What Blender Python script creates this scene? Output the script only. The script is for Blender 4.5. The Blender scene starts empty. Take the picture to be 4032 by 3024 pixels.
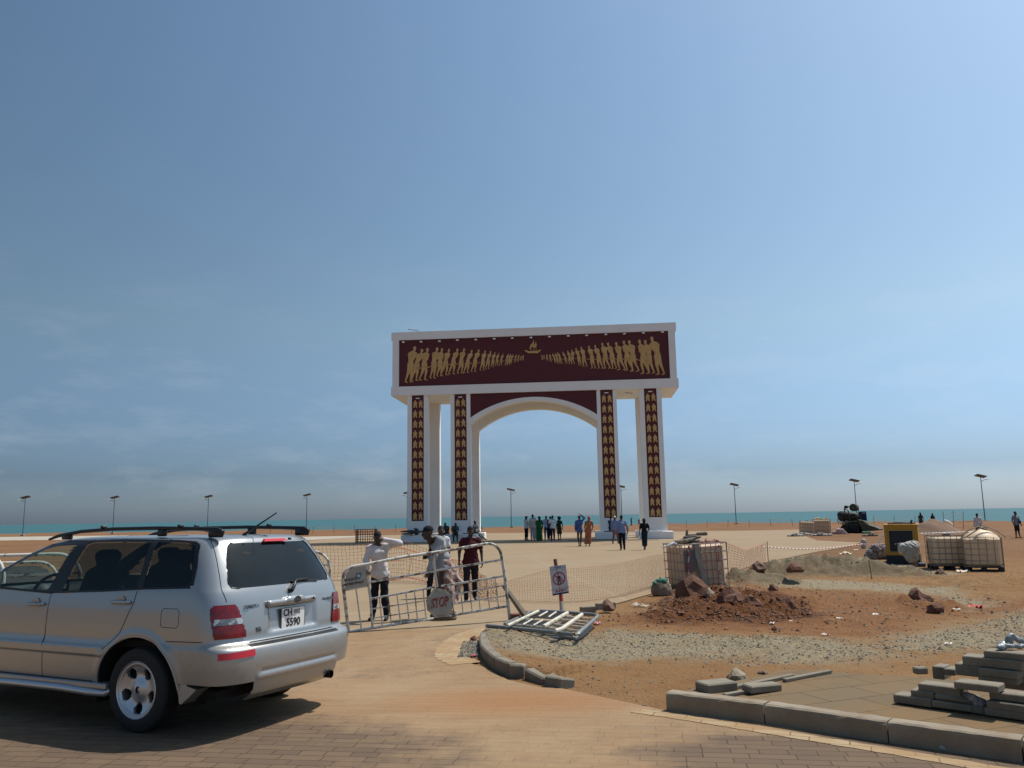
import bpy, bmesh, math, random
import numpy as np
from mathutils import Vector, Matrix
random.seed(7); RS=np.random.RandomState(11)
SC=bpy.context.scene
COL=SC.collection
# ------------------------------------------------------------ camera
IMW,IMH,FPX=4032,3024,3250.0
CAMH=1.792
PITCH=math.atan((2033-1512)/FPX); ROLL=-0.0168
_fw=np.array([0,math.cos(PITCH),math.sin(PITCH)]); _r=np.array([1.,0,0]); _u=np.cross(_r,_fw)
_c,_s=math.cos(ROLL),math.sin(ROLL)
CR=_c*_r+_s*_u; CU=-_s*_r+_c*_u; CF=_fw
cd=bpy.data.cameras.new("camera"); cam=bpy.data.objects.new("camera",cd); COL.objects.link(cam)
cd.sensor_width=36; cd.lens=36*FPX/IMW; cd.clip_end=60000; cd.clip_start=0.05
cam.matrix_world=Matrix(((CR[0],CU[0],-CF[0],0),(CR[1],CU[1],-CF[1],0),(CR[2],CU[2],-CF[2],CAMH),(0,0,0,1)))
SC.camera=cam
# ------------------------------------------------------------ sky, sun, exposure
SUNV=Vector((0.48,0.30,1.0)).normalized()
SUN_EL=math.asin(SUNV.z); SUN_AZ=math.atan2(SUNV.x,SUNV.y)
w=bpy.data.worlds.new("World"); SC.world=w; w.use_nodes=True
nt=w.node_tree; nd=nt.nodes; lk=nt.links
for n in list(nd): nd.remove(n)
out=nd.new('ShaderNodeOutputWorld'); bg=nd.new('ShaderNodeBackground'); sky=nd.new('ShaderNodeTexSky')
sky.sky_type='NISHITA'; sky.sun_disc=False; sky.sun_elevation=SUN_EL; sky.sun_rotation=SUN_AZ
sky.altitude=0; sky.air_density=1.0; sky.dust_density=1.6; sky.ozone_density=4.5
bg.inputs['Strength'].default_value=0.1
# faint low clouds over the sea
tc=nd.new('ShaderNodeTexCoord'); mp=nd.new('ShaderNodeMapping'); mp.inputs['Scale'].default_value=(5,5,16)
nz=nd.new('ShaderNodeTexNoise'); nz.inputs['Scale'].default_value=1.6; nz.inputs['Detail'].default_value=6; nz.inputs['Roughness'].default_value=.62
rp=nd.new('ShaderNodeValToRGB'); rp.color_ramp.elements[0].position=.50; rp.color_ramp.elements[1].position=.72
sx=nd.new('ShaderNodeSeparateXYZ'); hr=nd.new('ShaderNodeValToRGB')
e=hr.color_ramp.elements; e[0].position=0.005; e[0].color=(0,0,0,1); e[1].position=.04; e[1].color=(1,1,1,1)
x=e.new(.14); x.color=(.8,.8,.8,1); x=e.new(.30); x.color=(0.06,)*3+(1,)
mul=nd.new('ShaderNodeMath'); mul.operation='MULTIPLY'; mul2=nd.new('ShaderNodeMath'); mul2.operation='MULTIPLY'; mul2.inputs[1].default_value=.11
mix=nd.new('ShaderNodeMix'); mix.data_type='RGBA'; mix.inputs['B'].default_value=(8.5,8.7,9.0,1)
lk.new(tc.outputs['Generated'],mp.inputs['Vector']); lk.new(mp.outputs[0],nz.inputs['Vector']); lk.new(nz.outputs['Fac'],rp.inputs[0])
lk.new(tc.outputs['Generated'],sx.inputs[0]); lk.new(sx.outputs['Z'],hr.inputs[0])
lk.new(rp.outputs[0],mul.inputs[0]); lk.new(hr.outputs[0],mul.inputs[1]); lk.new(mul.outputs[0],mul2.inputs[0])
lk.new(mul2.outputs[0],mix.inputs['Factor']); 
tint=nd.new('ShaderNodeValToRGB'); te=tint.color_ramp.elements; te[0].position=.0; te[0].color=(.42,.51,.67,1); te[1].position=.62; te[1].color=(.46,.51,.475,1); x=te.new(.05); x.color=(.26,.32,.42,1); x=te.new(.22); x.color=(.435,.445,.395,1)
side=nd.new('ShaderNodeMapRange'); side.inputs['From Min'].default_value=-.52; side.inputs['From Max'].default_value=.52; side.inputs['To Min'].default_value=2.02; side.inputs['To Max'].default_value=3.2
m1=nd.new('ShaderNodeMix'); m1.data_type='RGBA'; m1.blend_type='MULTIPLY'; m1.inputs['Factor'].default_value=1
m2=nd.new('ShaderNodeVectorMath'); m2.operation='SCALE'
lk.new(sx.outputs['Z'],tint.inputs[0]); lk.new(sx.outputs['X'],side.inputs[0]); lk.new(sky.outputs[0],m1.inputs['A']); lk.new(tint.outputs[0],m1.inputs['B'])
lk.new(m1.outputs['Result'],m2.inputs[0]); lk.new(side.outputs[0],m2.inputs['Scale']); lk.new(m2.outputs[0],mix.inputs['A']); lk.new(mix.outputs['Result'],bg.inputs[0]); lk.new(bg.outputs[0],out.inputs[0])
sl=bpy.data.lights.new("sun",'SUN'); sl.energy=4.6; sl.angle=math.radians(.53); sl.color=(1,.95,.87)
so=bpy.data.objects.new("sun",sl); COL.objects.link(so); so.rotation_euler=SUNV.to_track_quat('Z','Y').to_euler()
so.location=(20,20,40)
SC.view_settings.view_transform='Standard'; SC.view_settings.look='None'; SC.view_settings.exposure=0.0; SC.view_settings.gamma=1
SC.cycles.max_bounces=6; SC.cycles.caustics_reflective=False; SC.cycles.caustics_refractive=False
# ------------------------------------------------------------ geometry of the view
def ray(px,py):
    d=(px-IMW/2)/FPX*CR-(py-IMH/2)/FPX*CU+CF
    return d/np.linalg.norm(d)
def G(px,py,z=0.0):
    d=ray(px,py); t=(z-CAMH)/d[2]; return np.array([t*d[0],t*d[1],z])
def GD(px,dist,z=0.0):                      # point on the ground at a distance in the direction of a column
    d=ray(px,2040); h=math.hypot(d[0],d[1]); return np.array([d[0]/h*dist,d[1]/h*dist,z])
CAMP=np.array([0,0,CAMH])
class Plane:                                # upright plane through two ground points; s along, z up, v away from camera
    def __init__(s,A,B):
        A=np.array(A,float);B=np.array(B,float);s.O=A.copy();s.O[2]=0
        u=B-A;u[2]=0;s.L=np.linalg.norm(u);s.u=u/s.L;s.v=np.array([-s.u[1],s.u[0],0.])
        if s.v[1]<0:s.v=-s.v
    def at(s,px,py,dep=0):
        d=ray(px,py);o=CAMP-s.O-s.v*dep;t=-(o@s.v)/(d@s.v);P=o+t*d;return (P@s.u,P[2])
    def w(s,a,z,dep=0): return s.O+s.u*a+s.v*dep+np.array([0,0,z])
    def px(s,px,py,dep=0,out=0):
        a,z=s.at(px,py,dep);return s.w(a,z,dep+out)
def Zat(P,px,py):                           # height where the pixel ray passes over/at the distance of ground point P
    d=ray(px,py);t=(P[0]*CF[0]+P[1]*CF[1])/(d[0]*CF[0]+d[1]*CF[1]);return CAMH+t*d[2]
# ------------------------------------------------------------ objects
def tag(o,label=None,cat=None,group=None,kind=None):
    if label:o['label']=label
    if cat:o['category']=cat
    if group:o['group']=group
    if kind:o['kind']=kind
    return o
def empty(name,label,cat,loc=(0,0,0),rz=0,group=None):
    o=bpy.data.objects.new(name,None);o.empty_display_size=.2;COL.objects.link(o);o.location=[float(a) for a in loc];o.rotation_euler=(0,0,rz)
    return tag(o,label,cat,group)
class MB:
    def __init__(s):s.v=[];s.f=[];s.n=0
    def add(s,v,f):
        v=np.asarray(v,float).reshape(-1,3);s.v.append(v);s.f+= [tuple(int(i)+s.n for i in q) for q in f];s.n+=len(v);return s
    def box(s,c,size,M=None,bev=0):
        x,y,z=[a/2 for a in size]
        if bev>0:
            b=min(bev,x*.9,y*.9,z*.9);vs=[];
            # chamfered box
            for sx_ in(-1,1):
                for sy in(-1,1):
                    for sz in(-1,1):
                        vs+=[(sx_*x,sy*(y-b),sz*(z-b)),(sx_*(x-b),sy*y,sz*(z-b)),(sx_*(x-b),sy*(y-b),sz*z)]
            def I(a,b_,c_,k):return ((a>0)*4+(b_>0)*2+(c_>0))*3+k
            fs=[]
            for a in(-1,1):
                q=[I(a,-1,-1,0),I(a,1,-1,0),I(a,1,1,0),I(a,-1,1,0)];fs.append(q if a>0 else q[::-1])
                q=[I(-1,a,-1,1),I(1,a,-1,1),I(1,a,1,1),I(-1,a,1,1)];fs.append(q if a<0 else q[::-1])
                q=[I(-1,-1,a,2),I(1,-1,a,2),I(1,1,a,2),I(-1,1,a,2)];fs.append(q if a>0 else q[::-1])
            for a in(-1,1):
                for c2 in(-1,1):
                    fs.append([I(a,c2,-1,0),I(a,c2,-1,1),I(a,c2,1,1),I(a,c2,1,0)])
                    fs.append([I(a,-1,c2,0),I(a,-1,c2,2),I(a,1,c2,2),I(a,1,c2,0)])
                    fs.append([I(-1,a,c2,1),I(-1,a,c2,2),I(1,a,c2,2),I(1,a,c2,1)])
                    for d2 in(-1,1):fs.append([I(a,c2,d2,0),I(a,c2,d2,1),I(a,c2,d2,2)])
            v=np.array(vs)
        else:
            v=np.array([(a,b_,c_) for a in(-x,x) for b_ in(-y,y) for c_ in(-z,z)])
            fs=[(0,1,3,2),(4,6,7,5),(0,4,5,1),(2,3,7,6),(0,2,6,4),(1,5,7,3)]
        if M is not None:v=v@np.array(M).T
        return s.add(v+np.array(c),fs)
    def tube(s,P,r,n=6,closed=False,cap=True):
        P=np.asarray(P,float);k=len(P);r=np.broadcast_to(np.asarray(r,float),(k,))
        T=np.gradient(P,axis=0) if not closed else np.roll(P,-1,0)-np.roll(P,1,0)
        T/= (np.linalg.norm(T,axis=1,keepdims=True)+1e-9)
        a=np.array([0,0,1.]) if abs(T[0][2])<.9 else np.array([1.,0,0])
        N=np.cross(T[0],a);N/=np.linalg.norm(N);V=[]
        for i in range(k):
            N=N-T[i]*(N@T[i]);N/=np.linalg.norm(N)+1e-9;B=np.cross(T[i],N)
            for j in range(n):
                t=2*math.pi*j/n;V.append(P[i]+r[i]*(math.cos(t)*N+math.sin(t)*B))
        F=[]
        for i in range(k if closed else k-1):
            i2=(i+1)%k
            for j in range(n):F.append((i*n+j,i*n+(j+1)%n,i2*n+(j+1)%n,i2*n+j))
        if cap and not closed:F+= [tuple(range(n))[::-1],tuple((k-1)*n+j for j in range(n))]
        return s.add(V,F)
    def lathe(s,prof,n=24,axis=2,c=(0,0,0),M=None):   # prof: list of (r,h)
        V=[];k=len(prof)
        for (r,h) in prof:
            for j in range(n):
                t=2*math.pi*j/n;V.append((r*math.cos(t),r*math.sin(t),h))
        V=np.array(V)
        if axis==1:V=V[:,[0,2,1]]
        if axis==0:V=V[:,[2,0,1]]
        if M is not None:V=V@np.array(M).T
        F=[(i*n+j,i*n+(j+1)%n,(i+1)*n+(j+1)%n,(i+1)*n+j) for i in range(k-1) for j in range(n)]
        return s.add(V+np.array(c),F)
    def prism(s,poly,t,fr):                      # poly 2d; fr(a,b,d)->3d ; depth t
        n=len(poly);V=[fr(a,b,0) for a,b in poly]+[fr(a,b,t) for a,b in poly]
        F=[tuple(range(n)),tuple(range(2*n-1,n-1,-1))]+[(i,(i+n),(i+1)%n+n,(i+1)%n) for i in range(n)]
        return s.add(V,F)
    def build(s,name,mat,parent=None,smooth=False,world=False,col=None):
        v=np.concatenate(s.v) if s.v else np.zeros((0,3))
        if world and parent is not None:
            top=parent
            while top.parent is not None:top=top.parent
            v=v-np.array(top.location)
            if abs(top.rotation_euler.z)>1e-9:
                a=-top.rotation_euler.z;R_=np.array([[math.cos(a),-math.sin(a),0],[math.sin(a),math.cos(a),0],[0,0,1]]);v=v@R_.T
        return mesh(name,v,s.f,mat,parent,smooth)
def mesh(name,v,f,mat,parent=None,smooth=False):
    me=bpy.data.meshes.new(name);me.from_pydata([tuple(map(float,p)) for p in v],[],[tuple(int(i) for i in q) for q in f]);
    bm=bmesh.new();bm.from_mesh(me);bmesh.ops.recalc_face_normals(bm,faces=bm.faces);bm.to_mesh(me);bm.free()
    if mat:
        for m in (mat if isinstance(mat,(list,tuple)) else [mat]):me.materials.append(m)
    o=bpy.data.objects.new(name,me);COL.objects.link(o)
    if parent is not None:o.parent=parent
    if smooth:
        me.polygons.foreach_set('use_smooth',[True]*len(me.polygons))
        if smooth!=True:me.set_sharp_from_angle(angle=math.radians(smooth))
    return o
def topmesh(o,c):                               # move a top-level mesh's origin to c
    c=np.array(c,float);me=o.data;n=len(me.vertices);a=np.zeros(n*3);me.vertices.foreach_get('co',a);a=a.reshape(-1,3)-c
    me.vertices.foreach_set('co',a.ravel());o.location=c;return o
def text(name,s,size,mat,M,parent=None,ext=.002,bold=0.0,align='CENTER'):
    cu=bpy.data.curves.new(name,'FONT');cu.body=s;cu.size=size;cu.align_x=align;cu.align_y='CENTER';cu.extrude=ext;cu.offset=bold;cu.resolution_u=3
    o=bpy.data.objects.new(name,cu);COL.objects.link(o)
    dg=bpy.context.evaluated_depsgraph_get();me=bpy.data.meshes.new_from_object(o.evaluated_get(dg));bpy.data.objects.remove(o)
    me.materials.clear();me.materials.append(mat);me.transform(M)
    o=bpy.data.objects.new(name,me);COL.objects.link(o)
    if parent is not None:o.parent=parent
    return o
def frame(O,X,Y):                               # matrix with columns X,Y,XxY at O
    X=Vector(X).normalized();Y=Vector(Y).normalized();Z=X.cross(Y)
    return Matrix(((X.x,Y.x,Z.x,O[0]),(X.y,Y.y,Z.y,O[1]),(X.z,Y.z,Z.z,O[2]),(0,0,0,1)))
def copy_tree(o,parent=None):
    c=o.copy();COL.objects.link(c);c.parent=parent
    for ch in list(o.children):copy_tree(ch,c)
    return c
# ------------------------------------------------------------ materials
def mat(name,col,rough=.6,metal=0,spec=.4,noise=None,bump=None,coat=0,col2=None,emit=None):
    """noise=(scale,amount) mottles the colour towards col2; bump=(scale,strength)"""
    m=bpy.data.materials.new(name);m.use_nodes=True;n=m.node_tree.nodes;l=m.node_tree.links
    b=n['Principled BSDF'];b.inputs['Base Color'].default_value=(*col,1);b.inputs['Roughness'].default_value=rough;b.inputs['Metallic'].default_value=metal
    b.inputs['Specular IOR Level'].default_value=spec
    if coat:b.inputs['Coat Weight'].default_value=coat;b.inputs['Coat Roughness'].default_value=.05
    if noise or bump:
        tc=n.new('ShaderNodeTexCoord')
    if noise:
        t=n.new('ShaderNodeTexNoise');t.inputs['Scale'].default_value=noise[0];t.inputs['Detail'].default_value=5;t.inputs['Roughness'].default_value=.6
        r=n.new('ShaderNodeValToRGB');r.color_ramp.elements[0].position=noise[2] if len(noise)>2 else .35;r.color_ramp.elements[1].position=noise[3] if len(noise)>3 else .68
        mx=n.new('ShaderNodeMix');mx.data_type='RGBA';mu=n.new('ShaderNodeMath');mu.operation='MULTIPLY';mu.inputs[1].default_value=noise[1]
        mx.inputs['A'].default_value=(*col,1);mx.inputs['B'].default_value=(*(col2 or tuple(c*.5 for c in col)),1)
        l.new(tc.outputs['Object'],t.inputs['Vector']);l.new(t.outputs['Fac'],r.inputs[0]);l.new(r.outputs[0],mu.inputs[0]);l.new(mu.outputs[0],mx.inputs['Factor']);l.new(mx.outputs['Result'],b.inputs['Base Color'])
    if bump:
        t=n.new('ShaderNodeTexNoise');t.inputs['Scale'].default_value=bump[0];t.inputs['Detail'].default_value=5
        bp=n.new('ShaderNodeBump');bp.inputs['Strength'].default_value=bump[1];bp.inputs['Distance'].default_value=bump[2] if len(bump)>2 else .02
        l.new(tc.outputs['Object'],t.inputs['Vector']);l.new(t.outputs['Fac'],bp.inputs['Height']);l.new(bp.outputs[0],b.inputs['Normal'])
    return m
class NB:                                        # small node-building helper
    def __init__(s,name):
        s.m=bpy.data.materials.new(name);s.m.use_nodes=True;s.n=s.m.node_tree.nodes;s.l=s.m.node_tree.links;s.b=s.n['Principled BSDF']
        s.geo=s.n.new('ShaderNodeNewGeometry');s.pos=s.geo.outputs['Position']
    def noise(s,scale,detail=5,rough=.6,vec=None,dim=None):
        t=s.n.new('ShaderNodeTexNoise');t.inputs['Scale'].default_value=scale;t.inputs['Detail'].default_value=detail;t.inputs['Roughness'].default_value=rough
        s.l.new(vec or s.pos,t.inputs['Vector']);return t.outputs['Fac']
    def vor(s,scale,vec=None,feat='F1',out='Distance'):
        t=s.n.new('ShaderNodeTexVoronoi');t.feature=feat;t.inputs['Scale'].default_value=scale;s.l.new(vec or s.pos,t.inputs['Vector']);return t.outputs[out]
    def ramp(s,src,p0,p1,c0=(0,0,0),c1=(1,1,1)):
        r=s.n.new('ShaderNodeValToRGB');e=r.color_ramp.elements;e[0].position=p0;e[1].position=p1;e[0].color=(*c0,1);e[1].color=(*c1,1);s.l.new(src,r.inputs[0]);return r.outputs[0]
    def mix(s,fac,a,b,mode='MIX'):
        x=s.n.new('ShaderNodeMix');x.data_type='RGBA';x.blend_type=mode
        for sock,v in (('Factor',fac),('A',a),('B',b)):
            if isinstance(v,(tuple,list)):x.inputs[sock].default_value=(*v,1)
            elif isinstance(v,(int,float)):x.inputs[sock].default_value=v
            else:s.l.new(v,x.inputs[sock])
        return x.outputs['Result']
    def math(s,op,a,b=None):
        x=s.n.new('ShaderNodeMath');x.operation=op
        for i,v in enumerate((a,b)):
            if v is None:continue
            if isinstance(v,(int,float)):x.inputs[i].default_value=v
            else:s.l.new(v,x.inputs[i])
        return x.outputs[0]
    def attr(s,name):
        a=s.n.new('ShaderNodeAttribute');a.attribute_name=name;return a.outputs['Fac']
    def map(s,rot=0,scale=(1,1,1),loc=(0,0,0),vec=None):
        x=s.n.new('ShaderNodeMapping');x.inputs['Rotation'].default_value=(0,0,rot);x.inputs['Scale'].default_value=scale;x.inputs['Location'].default_value=loc;s.l.new(vec or s.pos,x.inputs['Vector']);return x.outputs[0]
    def fin(s,col,rough=.9,height=None,strength=.5,dist=.02,spec=.25,tint=None):
        if tint:col=s.mix(1.0,col,tint,'MULTIPLY')
        if isinstance(col,tuple):s.b.inputs['Base Color'].default_value=(*col,1)
        else:s.l.new(col,s.b.inputs['Base Color'])
        if isinstance(rough,(int,float)):s.b.inputs['Roughness'].default_value=rough
        else:s.l.new(rough,s.b.inputs['Roughness'])
        s.b.inputs['Specular IOR Level'].default_value=spec
        if height is not None:
            bp=s.n.new('ShaderNodeBump');bp.inputs['Strength'].default_value=strength;bp.inputs['Distance'].default_value=dist
            s.l.new(height,bp.inputs['Height']);s.l.new(bp.outputs[0],s.b.inputs['Normal'])
        return s.m
# ------------------------------------------------------------ value noise in numpy
def vnoise(x,y,seed=0):
    xi=np.floor(x).astype(np.int64);yi=np.floor(y).astype(np.int64);xf=x-xi;yf=y-yi
    def h(a,b):
        n=(a*374761393+b*668265263+seed*1442695041)&0xffffffff;n=((n^(n>>13))*1274126177)&0xffffffff;return ((n^(n>>16))&0xffff)/65535.
    u=xf*xf*(3-2*xf);v=yf*yf*(3-2*yf)
    return (h(xi,yi)*(1-u)+h(xi+1,yi)*u)*(1-v)+(h(xi,yi+1)*(1-u)+h(xi+1,yi+1)*u)*v
def fbm(x,y,o=4,seed=0):
    a=0;k=.5;s_=0
    for i in range(o):a=a+k*vnoise(x*2**i+i*7.3,y*2**i+i*3.1,seed+i);s_+=k;k*=.5
    return a/s_
def inpoly(P,X,Y):
    c=np.zeros(X.shape,bool);n=len(P)
    for i in range(n):
        x0,y0=P[i][:2];x1,y1=P[(i+1)%n][:2]
        k=((y0>Y)!=(y1>Y))&(X<(x1-x0)*(Y-y0)/((y1-y0) if y1!=y0 else 1e-12)+x0);c^=k
    return c
def segdist(P,X,Y,closed=True):
    d=np.full(X.shape,1e9);n=len(P)
    for i in range(n if closed else n-1):
        x0,y0=P[i][:2];x1,y1=P[(i+1)%n][:2];L=(x1-x0)**2+(y1-y0)**2+1e-12
        t=np.clip(((X-x0)*(x1-x0)+(Y-y0)*(y1-y0))/L,0,1);d=np.minimum(d,np.hypot(X-x0-t*(x1-x0),Y-y0-t*(y1-y0)))
    return d
# ------------------------------------------------------------ signed distance modelling
class SDF:
    def __init__(s):s.p=[];s.post=[]
    def cap(s,a,b,r0,r1=None,k=.03):s.p.append(('c',np.array(a,float),np.array(b,float),r0,r0 if r1 is None else r1,k));return s
    def ell(s,c,r,k=.03,R=None):s.p.append(('e',np.array(c,float),np.array(r,float),R,0,k));return s
    def chain(s,pts,rs,k=.03):
        for i in range(len(pts)-1):s.cap(pts[i],pts[i+1],rs[i],rs[i+1],k)
        return s
    def mesh(s,h,mb=None,pad=.05,off=0.0):
        lo=np.full(3,1e9);hi=-lo
        for q in s.p:
            if q[0]=='c':
                m=max(q[3],q[4]);lo=np.minimum(lo,np.minimum(q[1],q[2])-m);hi=np.maximum(hi,np.maximum(q[1],q[2])+m)
            else:
                m=q[2].max();lo=np.minimum(lo,q[1]-m);hi=np.maximum(hi,q[1]+m)
        lo=lo-pad-off;hi=hi+pad+off
        n=np.maximum(np.ceil((hi-lo)/h).astype(int)+1,4);ax=[lo[i]+h*np.arange(n[i]) for i in range(3)]
        D=np.full(n,.5)
        for q in s.p:
            if q[0]=='c':m=max(q[3],q[4])+off+q[5]+2*h;l_=np.minimum(q[1],q[2])-m;h_=np.maximum(q[1],q[2])+m
            else:m=q[2].max()+off+q[5]+2*h;l_=q[1]-m;h_=q[1]+m
            i0=np.clip(np.floor((l_-lo)/h).astype(int),0,n-1);i1=np.clip(np.ceil((h_-lo)/h).astype(int)+1,1,n)
            X,Y,Z=np.meshgrid(*[ax[i][i0[i]:i1[i]] for i in range(3)],indexing='ij')
            if q[0]=='c':
                a,b=q[1],q[2];ab=b-a;L=ab@ab+1e-12;t=np.clip(((X-a[0])*ab[0]+(Y-a[1])*ab[1]+(Z-a[2])*ab[2])/L,0,1)
                d=np.sqrt((X-a[0]-t*ab[0])**2+(Y-a[1]-t*ab[1])**2+(Z-a[2]-t*ab[2])**2)-(q[3]+(q[4]-q[3])*t)-off
            else:
                P=np.stack([X-q[1][0],Y-q[1][1],Z-q[1][2]],-1)
                if q[3] is not None:P=P@np.array(q[3])
                r=q[2]+off;kk=np.sqrt(((P/r)**2).sum(-1));k2=np.sqrt(((P/(r*r))**2).sum(-1))+1e-9;d=kk*(kk-1)/k2
            sl=tuple(slice(i0[i],i1[i]) for i in range(3));o=D[sl];k=q[5]
            hh=np.clip(.5+.5*(o-d)/k,0,1);D[sl]=o*(1-hh)+d*hh-k*hh*(1-hh)
        X,Y,Z=np.meshgrid(*ax,indexing='ij')
        for fn in s.post:D=fn(D,X,Y,Z)
        D[0]=D[-1]=1;D[:,0]=D[:,-1]=1;D[:,:,0]=D[:,:,-1]=1
        v,f=surfnets(D,lo,h)
        if mb is not None:mb.add(v,f)
        return v,f
def surfnets(D,lo,h):
    S=D<0;n=np.array(D.shape)-1
    cnt=np.zeros(n,int);acc=np.zeros((*n,3))
    offs=[(i,j,k) for i in(0,1) for j in(0,1) for k in(0,1)]
    sub=lambda A,o:A[o[0]:o[0]+n[0],o[1]:o[1]+n[1],o[2]:o[2]+n[2]]
    for a in offs:
        for ax_ in range(3):
            if a[ax_]:continue
            b=list(a);b[ax_]=1
            A_,B_=sub(D,a),sub(D,tuple(b));c=(A_<0)!=(B_<0);t=np.where(c,A_/(A_-B_+1e-12),0)
            for d_ in range(3):
                acc[...,d_]+=np.where(c,a[d_]+(t if d_==ax_ else 0),0)
            cnt+=c
    m=cnt>0;idx=np.full(n,-1);idx[m]=np.arange(m.sum())
    ijk=np.argwhere(m);V=lo+h*(ijk+acc[m]/cnt[m][:,None]);F=[]
    for ax_ in range(3):
        o1,o2=[i for i in range(3) if i!=ax_]
        sl0=[slice(1,None)]*3;sl0[ax_]=slice(0,-1);sl1=[slice(1,None)]*3;sl1[ax_]=slice(1,None)
        Dd=D[:-1,:-1,:-1] if False else D
        A_=S[tuple(slice(1,n[i]) if i!=ax_ else slice(0,n[i]) for i in range(3))];B_=S[tuple(slice(1,n[i]) if i!=ax_ else slice(1,n[i]+1) for i in range(3))]
        e=np.argwhere(A_!=B_);
        if len(e)==0:continue
        e=e.copy();e[:,o1]+=1;e[:,o2]+=1
        flip=A_[A_!=B_] 
        def g(d1,d2):
            q=e.copy();q[:,o1]-=d1;q[:,o2]-=d2;return idx[q[:,0],q[:,1],q[:,2]]
        Q=np.stack([g(1,1),g(0,1),g(0,0),g(1,0)],1);Q=Q[(Q>=0).all(1)];F.append(Q)
    return V,np.concatenate(F) if F else np.zeros((0,4),int)
# ============================================================ materials used in many places
M_white=mat('white_plaster',(.78,.78,.765),.75,noise=(.6,.40,.45,.75),col2=(.64,.63,.59),bump=(30,.15,.01))
M_maroon=mat('maroon_plaster',(.085,.012,.016),.6,noise=(2,.35),col2=(.06,.010,.014),bump=(40,.15,.01))
M_gold=mat('gold_relief',(.58,.36,.15),.6,noise=(2.5,.6),col2=(.36,.22,.07),bump=(20,.4,.02))
M_dark=mat('dark_metal',(.03,.03,.032),.5)
M_pole=mat('galvanised_pole',(.10,.13,.14),.5,metal=.3)
M_panel=mat('solar_glass',(.012,.014,.02),.15)
M_lampw=mat('lamp_white',(.8,.8,.78),.4)
M_bronze=mat('dark_bronze',(.035,.04,.042),.45,metal=.5,noise=(9,.6),col2=(.09,.10,.10))
M_concrete=mat('kerb_concrete',(.27,.265,.24),.9,noise=(3.5,.6,.3,.75),col2=(.17,.15,.12),bump=(60,.35,.01))
M_block=mat('grey_block',(.235,.205,.155),.92,noise=(3.2,.75,.35,.65),col2=(.13,.11,.08),bump=(80,.4,.008))
# ============================================================ zones of the ground, traced in place
Wp=lambda L:[tuple(G(a,b)[:2]) for a,b in L]
PLAZA=Wp([(1130,2140),(1300,2121),(1500,2108),(1800,2101),(2200,2097),(2600,2094),(3000,2088),(3180,2084),(3160,2108),(3220,2128),(3390,2136),(3340,2152),(3220,2172),(3000,2217),(2840,2264),(2640,2318),(2520,2350),(2400,2384),(2290,2414),(2150,2446),(2020,2462),(1900,2478),(1500,2483),(900,2483),(300,2483),(-600,2483),(-300,2330),(500,2262),(900,2200)])
STRIP=Wp([(-900,2142),(0,2128),(500,2122),(900,2117),(1200,2113),(1500,2108),(1300,2121),(1130,2133),(800,2126),(500,2108),(0,2114),(-900,2122)])
ROAD=Wp([(-600,2480),(300,2480),(900,2480),(1500,2480),(1890,2474),(1800,2500),(1752,2545),(1745,2580),(1768,2607),(1850,2612),(1900,2625),(2000,2678),(2130,2708),(2215,2712),(2400,2752),(2625,2800),(3010,2853),(3500,2928),(4032,3005),(4700,3110)])+[(9,1.5),(9,-12),(-16,-12),(-16,9)]
GRAV=Wp([(1885,2560),(1885,2500),(2000,2478),(2150,2490),(2290,2510),(2420,2478),(2600,2500),(2850,2522),(3100,2512),(3400,2535),(3700,2490),(4032,2410),(4500,2360),(4500,2500),(4032,2545),(3700,2580),(3400,2610),(3100,2622),(2800,2612),(2500,2590),(2250,2612),(2050,2600),(1930,2590)])
GRAV2=Wp([(2850,2225),(3000,2200),(3150,2188),(3400,2196),(3600,2230),(3760,2262),(3720,2280),(3500,2272),(3200,2262),(3000,2270),(2960,2300),(2870,2312)])
GRAV3=Wp([(2900,2288),(3200,2284),(3500,2305),(3760,2325),(3880,2380),(3840,2400),(3650,2345),(3400,2325),(3000,2318)])
RED=Wp([(2380,2425),(2480,2410),(2600,2360),(2680,2300),(2900,2298),(3200,2318),(3500,2340),(3900,2360),(4200,2390),(3900,2430),(3600,2450),(3480,2510),(3250,2512),(3050,2500),(2850,2490),(2600,2472),(2450,2468),(2300,2455)])
DARKRED=Wp([(2520,2440),(2640,2330),(2760,2300),(2900,2330),(3020,2350),(3130,2360),(3200,2400),(3180,2440),(3000,2460),(2800,2450),(2600,2460)])
FOOT=[tuple(G(a,b,.13)[:2]) for a,b in [(2630,2728),(2760,2700),(2920,2672),(3060,2640),(3120,2632),(3420,2650),(3700,2668),(4032,2690),(4700,2740),(4900,3100)]]+[tuple(G(4032,2920,.13)[:2]),tuple(G(3510,2846,.13)[:2]),tuple(G(3025,2776,.13)[:2])]
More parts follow.
